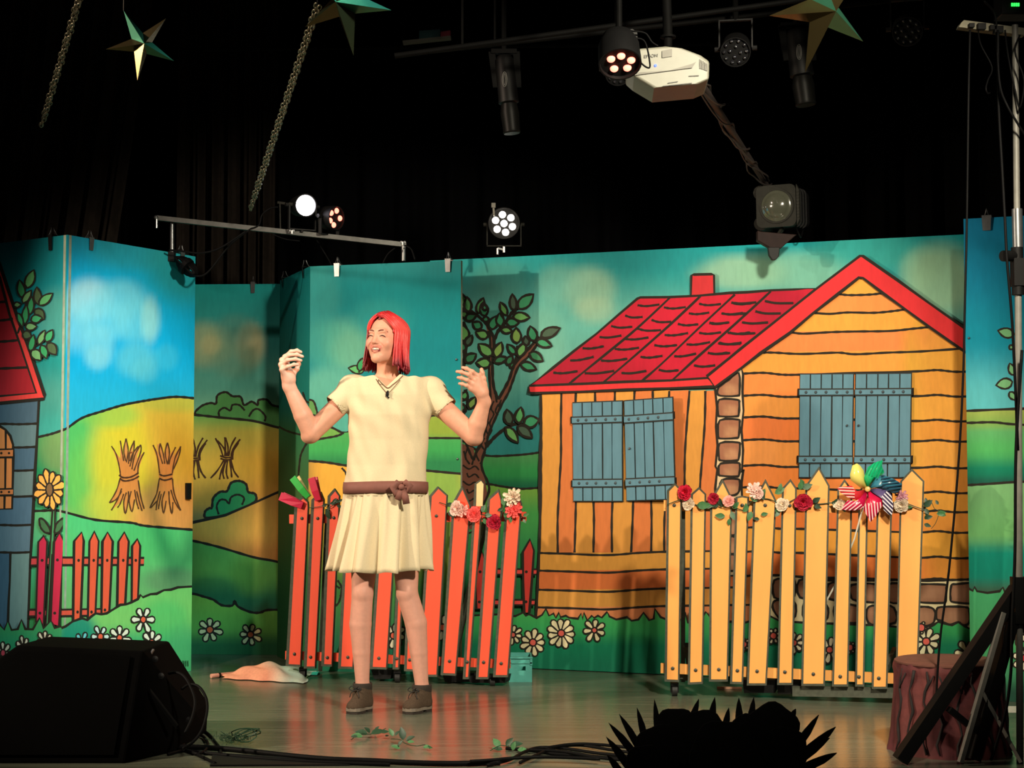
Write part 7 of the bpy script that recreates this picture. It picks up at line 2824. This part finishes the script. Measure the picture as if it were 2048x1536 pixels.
for i, a0 in enumerate((3.45, 3.75, 4.05, 4.3, 4.62, 4.9, 5.2, 5.5, 5.85)):
    pts = []
    for k in range(9):
        t = .04 + .9 * k / 8
        a = a0 + .05 * math.sin(k * 1.7 + i)
        r = .212 - .022 * t + .012 * math.exp(-t * 9) + .006
        pts.append((SC_.x + r * math.cos(a), SC_.y + r * math.sin(a), zt_ * t))
    m = MB()
    m.tube(pts, [.002 + .004 * abs(math.sin(k * .9 + i)) for k in range(9)], 6)
    if i % 2 == 0:
        k0 = Vector(pts[6])
        r = .2
        m.tube([k0, (SC_.x + r * math.cos(a0 + .14), SC_.y + r * math.sin(a0 + .14), zt_ * .9)], [.005, .002], 6)
    link('bark_line', m, M_BARKLINE, stp, smooth=True)

# ================================================================== teal crate behind the red fence
cr = G(1040, 1364)
crt = thing('plastic_crate', 'small teal crate with a hand hole at the end of the red fence', 'crate', (cr.x, cr.y + .1, 0))
M_TEAL = mat('teal_plastic', (84, 176, 164), rough=.5, vary=.08)
yc = cr.y
x0, x1, z1c = W(1018, 1360, yc)[0], W(1064, 1360, yc)[0], W(1040, 1316, yc)[2]
m = MB()
w_, hh_ = x1 - x0, z1c
hx0, hx1, hz0, hz1 = x0 + w_ * .38, x0 + w_ * .72, hh_ * .48, hh_ * .66
for (a, b, c, d) in ((x0, x1, 0, hz0), (x0, x1, hz1, hh_), (x0, hx0, hz0, hz1), (hx1, x1, hz0, hz1)):
    m.box(((a + b) / 2, yc, (c + d) / 2), (b - a, .008, d - c))
link('front_wall', m, M_TEAL, crt)
for nm, c, sz in (('side_wall', (x0 + .004, yc + .12, hh_ / 2), (.008, .24, hh_)), ('side_wall', (x1 - .004, yc + .12, hh_ / 2), (.008, .24, hh_)), ('rear_wall', (x0 + w_ / 2, yc + .24, hh_ / 2), (w_, .008, hh_)), ('bottom', (x0 + w_ / 2, yc + .12, .006), (w_ - .016, .23, .010))):
    m = MB()
    m.box(c, sz)
    link(nm, m, M_TEAL, crt)
m = MB()
for q in (x0 + .004, x1 - .004):
    m.box((q, yc - .006, hh_ * .86), (.012, .006, hh_ * .3))
m.box((x0 + w_ / 2, yc - .006, hh_ * .80), (w_, .006, .006))
m.box((x0 + w_ / 2, yc - .004, hh_ + .002), (w_ + .006, .016, .008))
link('rim', m, M_TEAL, crt)

# ================================================================== cloth heap, sticks on the floor
ch = G(520, 1356)
heap = thing('cloth_heap', 'pink and pale blue cloth dropped in a heap left of the red fence', 'cloth', (ch.x, ch.y, 0))
M_CLOTH = mat('peach_cloth', (255, 255, 255), rough=.85, attr=True, vary=.08, scale=80, bump=.1)
nu, nv = 70, 24
vs, fs, cs = [], [], []
xl, xr_ = G(446, 1356).x, G(622, 1352).x
for j in range(nv + 1):
    for i in range(nu + 1):
        s, t = i / nu, j / nv
        hgt = .098 * max(0, math.sin(math.pi * min(1, max(0, s ** .8 * 1.02)))) ** .8 * (.35 + .65 * s)
        prof = math.sin(math.pi * t) ** .7
        z = .004 + hgt * prof + .007 * prof * math.sin(s * 21 + t * 5) + .005 * prof * math.sin(t * 17 + s * 9) * (.3 + s)
        x = xl + (xr_ - xl) * s + .012 * math.sin(t * 9)
        y = ch.y + .02 + (t - .5) * (.12 + .36 * s) + .01 * math.sin(s * 23)
        vs.append((x, y, max(z, .003)))
        k = max(0, min(1, (s - .55 + .25 * t) / .3))
        A_, B_ = lin((250, 170, 140)), lin((190, 222, 210))
        cs.append(tuple(A_[q] * (1 - k) + B_[q] * k for q in range(3)))
for j in range(nv):
    for i in range(nu):
        a = j * (nu + 1) + i
        fs.append((a, a + 1, a + nu + 2, a + nu + 1))
m = MB()
m.add(vs, fs, cs)
link('folded_cloth', m, M_CLOTH, heap, smooth=True)
m = MB()
a, b = G(422, 1357), G(470, 1352)
m.cyl(a + Vector((0, 0, .012)), b + Vector((0, 0, .012)), .011, n=10)
stt = thing('wooden_stick', 'pinkish stick poking out of the cloth heap', 'stick', a)
link('shaft', m, mat('pink_stick', (226, 160, 140), rough=.6), stt, smooth=40)
m = MB()
m.cyl(a + (b - a) * .3 + Vector((0, 0, .012)), a + (b - a) * .38 + Vector((0, 0, .012)), .0125, n=10)
link('ring', m, M_BROWNISH, stt)
tp = thing('teal_cloth', 'bright teal cloth corner lying behind the first red picket', 'cloth', G(610, 1352))
m = MB()
g = G(612, 1350)
vs, fs = [], []
for j in range(7):
    for i in range(13):
        s, t = i / 12, j / 6
        vs.append((g.x - .10 + .16 * s, g.y + .04 + (t - .5) * .14, .004 + .05 * math.sin(math.pi * t) * (.5 + .5 * math.sin(s * 5 + 1)) * (1 - .6 * s)))
for j in range(6):
    for i in range(12):
        a = j * 13 + i
        fs.append((a, a + 1, a + 14, a + 13))
m.add(vs, fs)
link('folds', m, mat('teal_fabric', (40, 190, 176), rough=.8), tp, smooth=True)
a, b = G(1434, 1378), G(1484, 1379)
m = MB()
m.beam(a + Vector((0, 0, .006)), b + Vector((0, 0, .006)), .012, .010)
tag(link('wooden_stick', m, mat('pale_stick', (220, 170, 140), rough=.6), loc=a), 'thin pale stick lying under the yellow fence', 'stick')

# ================================================================== wedge monitor at the left front
def GZ(u, v, y):
    return Vector(W(u, v, y))
wy = 5.85
mon = thing('stage_monitor', 'black wedge loudspeaker lying on the stage lip at far left', 'loudspeaker', (-1.55, wy, 0))
def on_baffle(u, v):
    """the leaning front face: 5.74 m away at the floor, further back higher up"""
    r = ray(u, v)
    k = .62
    t = (5.74 + k * CAM_H) / (r.y - k * r.z)
    return Vector((0, 0, CAM_H)) + r * t
fr = [on_baffle(-80, 1500), on_baffle(252, 1506), on_baffle(286, 1302), on_baffle(34, 1291), on_baffle(-80, 1372)]
for p in fr[:2]:
    p.z = 0.0
    p.y = 5.74
ck = [GZ(352, 1500, 5.98), GZ(391, 1424, 6.16), GZ(322, 1296, 6.24)]
ck[0].z = 0.0
bk = [Vector((p.x + (.03 if i in (1, 5) else 0), 6.42, p.z * .97)) for i, p in enumerate(fr + ck)]
bm_ = bmesh.new()
for p in fr + ck + bk:
    bm_.verts.new(p)
bmesh.ops.convex_hull(bm_, input=bm_.verts)
bmesh.ops.dissolve_limit(bm_, angle_limit=math.radians(2), verts=bm_.verts, edges=bm_.edges)
bm_.verts.index_update()
m = MB()
m.add([v.co.copy() for v in bm_.verts], [tuple(v.index for v in f.verts) for f in bm_.faces])
bm_.free()
M_CAB = mat('monitor_black', (5, 5, 5), rough=.9, vary=.2, spec=.03)
bevel(link('cabinet', m, M_CAB, mon), .008)
m = MB()
ctr = sum(fr, Vector()) / 5
nrm = (fr[1] - fr[0]).cross(fr[3] - fr[0]).normalized()
if nrm.y > 0:
    nrm = -nrm
q = [ctr + (p - ctr) * .88 + nrm * .004 for p in fr]
m.prism(q, nrm * .006)
link('grille', m, mat('grille_mesh', (4, 4, 4), spec=.03, rough=.9, vary=.4, scale=400, bump=.3), mon)
m = MB()
m.beam(GZ(307, 1299, 6.08), GZ(294, 1320, 6.04), .008, .006)
link('corner_trim', m, M_STEEL, mon)
m = MB()
hp = [GZ(300, 1376, 5.93), GZ(310, 1388, 5.93), GZ(356, 1448, 5.93), GZ(350, 1456, 5.93), GZ(302, 1392, 5.93)]
m.prism(hp, Vector((.004, -.012, 0)))
link('handle', m, mat('handle_black', (12, 12, 12), spec=.2, rough=.5), mon)
for (u, v) in ((310, 1318), (322, 1352), (378, 1440)):
    m = MB()
    m.lathe(GZ(u, v, 6.02 if v < 1400 else 5.98), (.2, -1, 0.1), [(0, .012), (.006, .012), (.008, .006), (.009, .001)], n=14)
    link('socket', m, M_BLACK, mon, smooth=40)

# --- floor cables along the stage lip
def floor_cable(label, pts, r=.0055, lift=0.0):
    P = []
    for i, p in enumerate(pts):
        g = G(p[0], p[1])
        h = (p[2] if len(p) > 2 else 0) + r
        P.append((g.x, g.y, h + lift))
    o = thing('cable', label, 'cable', P[0])
    m = MB()
    m.tube(smooth_path(P, 7), r, 7)
    link('sheath', m, M_CABLE, o, smooth=True)
def arch_cable(label, pts, y0, y1, r=.0055):
    """a springy loop standing up off the floor"""
    n = len(pts)
    P = [tuple(W(u, v, y0 + (y1 - y0) * i / (n - 1))) for i, (u, v) in enumerate(pts)]
    P = [(p[0], p[1], max(p[2], r)) for p in P]
    o = thing('cable', label, 'cable', P[0])
    m = MB()
    m.tube(smooth_path(P, 7), r, 7)
    link('sheath', m, M_CABLE, o, smooth=True)
arch_cable('springy cable loop nearest the wedge loudspeaker side', [(338, 1347), (352, 1345), (368, 1353), (382, 1376), (390, 1404), (384, 1436), (370, 1466)], 6.05, 5.85)
arch_cable('tall springy cable loop standing right of the wedge loudspeaker', [(364, 1378), (380, 1369), (398, 1374), (412, 1396), (414, 1424), (404, 1460), (386, 1484), (366, 1497)], 6.0, 5.78)
floor_cable('cable curling over the floor right of the wedge loudspeaker', [(366, 1478), (376, 1466), (396, 1462), (416, 1470), (430, 1486), (440, 1500), (442, 1512)])
floor_cable('cable coil lying low beside the wedge loudspeaker', [(362, 1500), (372, 1487), (388, 1476), (406, 1478), (416, 1494), (408, 1508), (394, 1513), (380, 1508), (366, 1503)], .0055, .004)
floor_cable('thick black cable running along the whole stage lip', [(200, 1510), (340, 1500), (420, 1501), (500, 1508), (580, 1517), (660, 1524), (740, 1527), (820, 1531), (900, 1533), (1000, 1531)], .010)
floor_cable('second black cable lying against the stage lip at left', [(260, 1502), (340, 1499), (380, 1506), (440, 1513), (540, 1522), (660, 1529), (780, 1533)], .007)
floor_cable('short cable bending out near the left stage lip', [(336, 1512), (372, 1505), (410, 1520), (430, 1530)], .006)
mt = thing('lip_shadow_patch', 'flat black patch standing in for loudspeaker shadow under the cables at left lip', 'shadow patch', G(480, 1520))  # thin black slab stands in for the loudspeaker's shadow on the floor
m = MB()
m.prism([G(426, 1508), G(560, 1516), G(700, 1532), G(420, 1533)], (0, 0, .006))
link('slab', m, M_PLASTIC, mt)
RC = [[(1012, 1500), (1060, 1504), (1100, 1510), (1180, 1516), (1260, 1522), (1400, 1530)], [(975, 1536), (1020, 1524), (1050, 1508), (1080, 1500), (1130, 1502), (1200, 1512), (1280, 1520)],
      [(1040, 1532), (1070, 1518), (1110, 1502), (1160, 1497), (1220, 1506), (1290, 1516)], [(1060, 1508), (1130, 1512), (1200, 1524), (1290, 1532)], [(1090, 1506), (1150, 1498), (1210, 1500), (1280, 1508)], [(940, 1535), (985, 1532), (1030, 1528), (1100, 1526), (1200, 1530)]]
names = ['uppermost', 'outermost', 'middle', 'straightest', 'rear', 'lowest']
for k, pts in enumerate(RC):
    floor_cable('%s cable in the tangled bundle at the middle of the stage lip' % names[k], pts, .006, .003 * k)

# --- fallen ivy sprigs and tinsel on the floor
def sprig(label, centre, items, stem, col='dark', seed=1):
    rnd = random.Random(seed)
    g = G(*centre)
    root = thing('ivy_sprig', label, 'foliage', g)
    m = MB()
    m.tube(smooth_path([(*G(u, v).xy, .008 + .012 * abs(math.sin(i * 1.4))) for i, (u, v) in enumerate(stem)], 5), .0016, 5)
    link('stem', m, ML['dark'], root)
    for (u, v, ang, ln) in items:
        p = G(u, v) + Vector((0, 0, rnd.uniform(.006, .02)))
        a = math.radians(ang)
        d = Vector((math.cos(a), .35 * rnd.uniform(-1, 1), abs(math.sin(a)) * .7 + .05))
        k = p.y / FPX
        link('leaf', leaf_mesh(p, d, Vector((rnd.uniform(-.3, .3), -.6, .8)), ln * k, ln * k * .62), ML[col if rnd.random() < .6 else 'mid'], root, smooth=True)
sprig('green leaf spray lying on the floor before the left boot', (740, 1475), [(742, 1478, 20, 30), (760, 1474, 10, 18), (735, 1476, 160, 26), (725, 1480, 200, 22), (715, 1484, 170, 14), (750, 1468, 70, 16), (770, 1478, -10, 8), (740, 1470, 120, 16)], [(702, 1484), (720, 1478), (745, 1474), (772, 1466)], seed=2)
sprig('trailing leaf spray on the floor between the boots and lip', (805, 1485), [(786, 1480, 110, 18), (790, 1480, 60, 14), (806, 1490, 95, 26), (812, 1488, 40, 20), (800, 1500, 150, 18), (796, 1500, 60, 14), (815, 1492, 10, 14), (846, 1500, 20, 16), (856, 1502, -10, 10)], [(782, 1482), (800, 1490), (812, 1494), (832, 1502), (850, 1498), (864, 1504)], seed=5)
sprig('dark leaf spray beside the cable bundle at the stage lip', (1015, 1500), [(1000, 1500, 120, 24), (1012, 1496, 60, 22), (1020, 1500, 20, 26), (1005, 1504, 190, 18), (1025, 1504, 80, 18), (1035, 1506, 10, 20), (996, 1502, 160, 12)], [(980, 1506), (1000, 1502), (1020, 1500), (1045, 1506)], seed=8)
tn = thing('tinsel_coil', 'dark wiry tinsel coil lying on the floor at left', 'garland', G(490, 1488))
rnd = random.Random(6)
g = G(492, 1488)
m = MB()
for k in range(4):
    pts = []
    for i in range(40):
        a = 6.2832 * i / 39 * 1.0
        r = .042 + .006 * k + rnd.uniform(-.004, .004)
        pts.append((g.x + r * math.cos(a) * .9, g.y + .03 * math.sin(a) , .012 + .022 * (1 + math.sin(a + k)) * .9 + .004 * k))
    m.tube(pts, .0022, 5)
link('wire_coil', m, ML['dark'], tn)
m = MB()
for i in range(110):
    a = rnd.uniform(0, 6.28)
    r = rnd.uniform(.02, .06)
    p = Vector((g.x - .03 + r * math.cos(a) - rnd.random() ** 2 * .07, g.y + .03 * math.sin(a), rnd.uniform(.004, .03)))
    d = Vector((rnd.uniform(-1, 1), rnd.uniform(-.6, .6), rnd.uniform(0, 1))).normalized() * rnd.uniform(.012, .028)
    m.tube([p, p + d * .5 + Vector((0, 0, .004)), p + d], .0011, 4)
o = link('tinsel_strands', m, ML['dark'], tn)
o['kind'] = 'stuff'

# ================================================================== clips on the flats' top edges
def clip(label, art, u, v, drop=24, w=13, bright=True):
    p = art.at(u, v, .004)
    root = thing('binder_clip', label, 'clip', p)
    k = (p - Vector((0, 0, CAM_H))).length / FPX
    W_, Hh = w * k, drop * k
    e, n = art.e, art.n
    def q(a, b, c):
        return p + e * a + Vector((0, 0, b)) + n * c
    mm = M_STEEL if bright else M_BLACK
    m = MB()
    m.add([q(-W_ * .5, .012, -.036), q(W_ * .5, .012, -.036), q(W_ * .5, .012, .008), q(-W_ * .5, .012, .008), q(W_ * .4, -Hh, .004), q(-W_ * .4, -Hh, .004), q(W_ * .4, -Hh, -.032), q(-W_ * .4, -Hh, -.032)],
          [(0, 1, 2, 3), (3, 2, 4, 5), (0, 1, 6, 7)])
    o = link('spring_plate', m, mm, root)
    o.modifiers.new('steel', 'SOLIDIFY').thickness = .0012
    for c in (.008, -.036):
        m = MB()
        m.tube([q(-W_ * .22, .008, c), q(-W_ * .10, .028, c * .5 - .003), q(0, .046, c * .3 - .004), q(W_ * .10, .028, c * .5 - .003), q(W_ * .22, .008, c)], .0013, 5)
        link('wire_lever', m, M_STEEL, root)
clip('dark clip on the far left flat near the corner fold', A, 102, 474, 26, 11, False)
clip('shiny clip on the bright blue flat near the corner fold', B, 182, 480, 20, 12)
clip('shiny clip at the right end of the bright blue flat', B, 364, 508, 16, 12)
clip('clip at the right end of the recessed flat', C, 506, 568, 18, 9)
clip('dark clip on the return flat at its rear end', Gq, 566, 559, 16, 8, False)
clip('dark clip on the return flat near the front corner', Gq, 607, 538, 18, 8, False)
clip('shiny clip on the teal centre flat near its left corner', F, 674, 531, 22, 12)
clip('shiny clip on the teal centre flat near its right corner', F, 896, 522, 22, 12)
clip('wide clip on the far right blue flat', E, 1973, 436, 24, 18)

# cables round the lamp bar
CB2 = [('thin cable drooping from the lamp bar to the bright flat corner', [(500, 459), (460, 490), (420, 540), (400, 552), (378, 548)], .005, 8.12),
       ('second cable drooping from the lamp bar to the bright flat', [(492, 462), (440, 496), (400, 506), (360, 502), (338, 500)], .005, 8.10),
       ('cable rising from the lamp bar to the blazing lamp', [(500, 458), (518, 450), (524, 430), (540, 417), (556, 414)], .004, 8.2),
       ('cable hanging from the red lamp down behind the centre flat', [(634, 405), (632, 470), (640, 490), (660, 524), (668, 545)], .004, 8.45),
       ('cable arching from the bar end onto the centre flat', [(808, 490), (822, 498), (830, 520)], .004, 8.25),
       ('small cable arching beside the right post of the bar', [(790, 496), (776, 508), (766, 526)], .004, 8.25),
       ('thin cable along the lamp bar underside', [(545, 468), (570, 478), (600, 482)], .003, 8.2)]
for lab, pts, r, y in CB2:
    P = [W(u, v, y) for u, v in pts]
    o = thing('cable', lab, 'cable', P[0])
    m = MB()
    m.tube(smooth_path([tuple(p) for p in P], 6), r, 6)
    link('sheath', m, M_CABLE, o, smooth=True)
cbn = Vector(W(374, 530, 8.12))
cn = thing('cable_bundle', 'black coiled cable bundle hanging at the bright flat corner', 'cable', cbn)
a_, b_ = Vector(W(354, 516, 8.14)), Vector(W(390, 548, 8.12))
s_, u_, d_ = frame_axes(b_ - a_, (0, 1, 0))
L_ = (b_ - a_).length
for k in range(5):
    m = MB()
    pts = []
    for i in range(16):
        t = 6.2832 * i / 16
        pts.append((a_ + b_) / 2 + d_ * (L_ * .52 * math.cos(t)) + s_ * ((.010 + .006 * k) * math.sin(t)) + u_ * (.008 * (k - 2)))
    m.tube(pts, .0065, 6, closed=True)
    link('coil', m, M_CABLE, cn, smooth=True)
m = MB()
m.cyl((a_ + b_) / 2 - d_ * .012, (a_ + b_) / 2 + d_ * .012, .045, n=14)
link('tie', m, M_CABLE, cn)

# ================================================================== flower cutout silhouette before the stage
fy = 5.25
fc = thing('flower_cutout', 'black silhouette of spiky flower scenery standing before the stage', 'scenery cutout', Vector((W(1440, 1536, fy).x, fy, -.80)))
M_SIL = mat('cutout_black', (4, 4, 4), rough=.95, vary=.3, spec=.03)
blobs = [(1352, 1460, 44), (1400, 1480, 60), (1320, 1500, 50), (1545, 1460, 54), (1500, 1490, 60), (1570, 1500, 46), (1450, 1510, 70), (1290, 1530, 40)]
for i, (u, v, r) in enumerate(blobs):
    m = MB()
    n = 26
    m.prism([W(u + r * math.cos(t) * (1 + .06 * math.sin(5 * t + i)), v + r * math.sin(t) * (1 + .06 * math.sin(5 * t + i)), fy - .004 * i) for t in [6.2832 * k / n for k in range(n)]], Vector((0, .012, 0)))
    link('bloom', m, M_SIL, fc)
pet = [((1262, 1500), (1217, 1446), 16), ((1255, 1530), (1212, 1474), 18), ((1275, 1490), (1238, 1428), 16), ((1290, 1480), (1274, 1415), 15), ((1316, 1470), (1309, 1399), 15), ((1345, 1460), (1340, 1418), 14),
       ((1380, 1450), (1398, 1398), 16), ((1420, 1450), (1430, 1395), 17), ((1450, 1456), (1458, 1416), 14), ((1478, 1450), (1478, 1396), 16), ((1500, 1450), (1508, 1395), 16), ((1530, 1444), (1552, 1404), 16), ((1580, 1440), (1592, 1418), 14),
       ((1596, 1490), (1638, 1430), 17), ((1618, 1500), (1672, 1454), 19), ((1622, 1530), (1674, 1506), 18), ((1600, 1520), (1660, 1476), 16), ((1240, 1545), (1214, 1510), 16)]
for i, (a, b, w) in enumerate(pet):
    d = np.array(b, float) - np.array(a, float)
    L = np.linalg.norm(d)
    d /= L
    s = np.array([-d[1], d[0]])
    prof = [(-.5, .9), (.1, 1), (.45, .95), (.75, .55), (1, 0.02), (.75, -.45), (.45, -.75), (.1, -.9), (-.5, -.9)]
    m = MB()
    m.prism([W(*(np.array(a) + d * L * t + s * k * w / 2), fy + .01 + .002 * (i % 3)) for t, k in prof], Vector((0, .010, 0)))
    link('petal', m, M_SIL, fc)
m = MB()
for (u0, v0, u1, v1) in ((1500, 1440, 1528, 1420), (1340, 1470, 1330, 1440)):
    pass
m.box((W(1440, 1536, fy).x, fy + .04, (W(1440, 1520, fy).z - .80) / 2), (.5, .03, W(1440, 1520, fy).z + .80))
m.box((W(1440, 1536, fy).x, fy + .04, -.79), (.6, .25, .02))
link('support_board', m, M_SIL, fc)
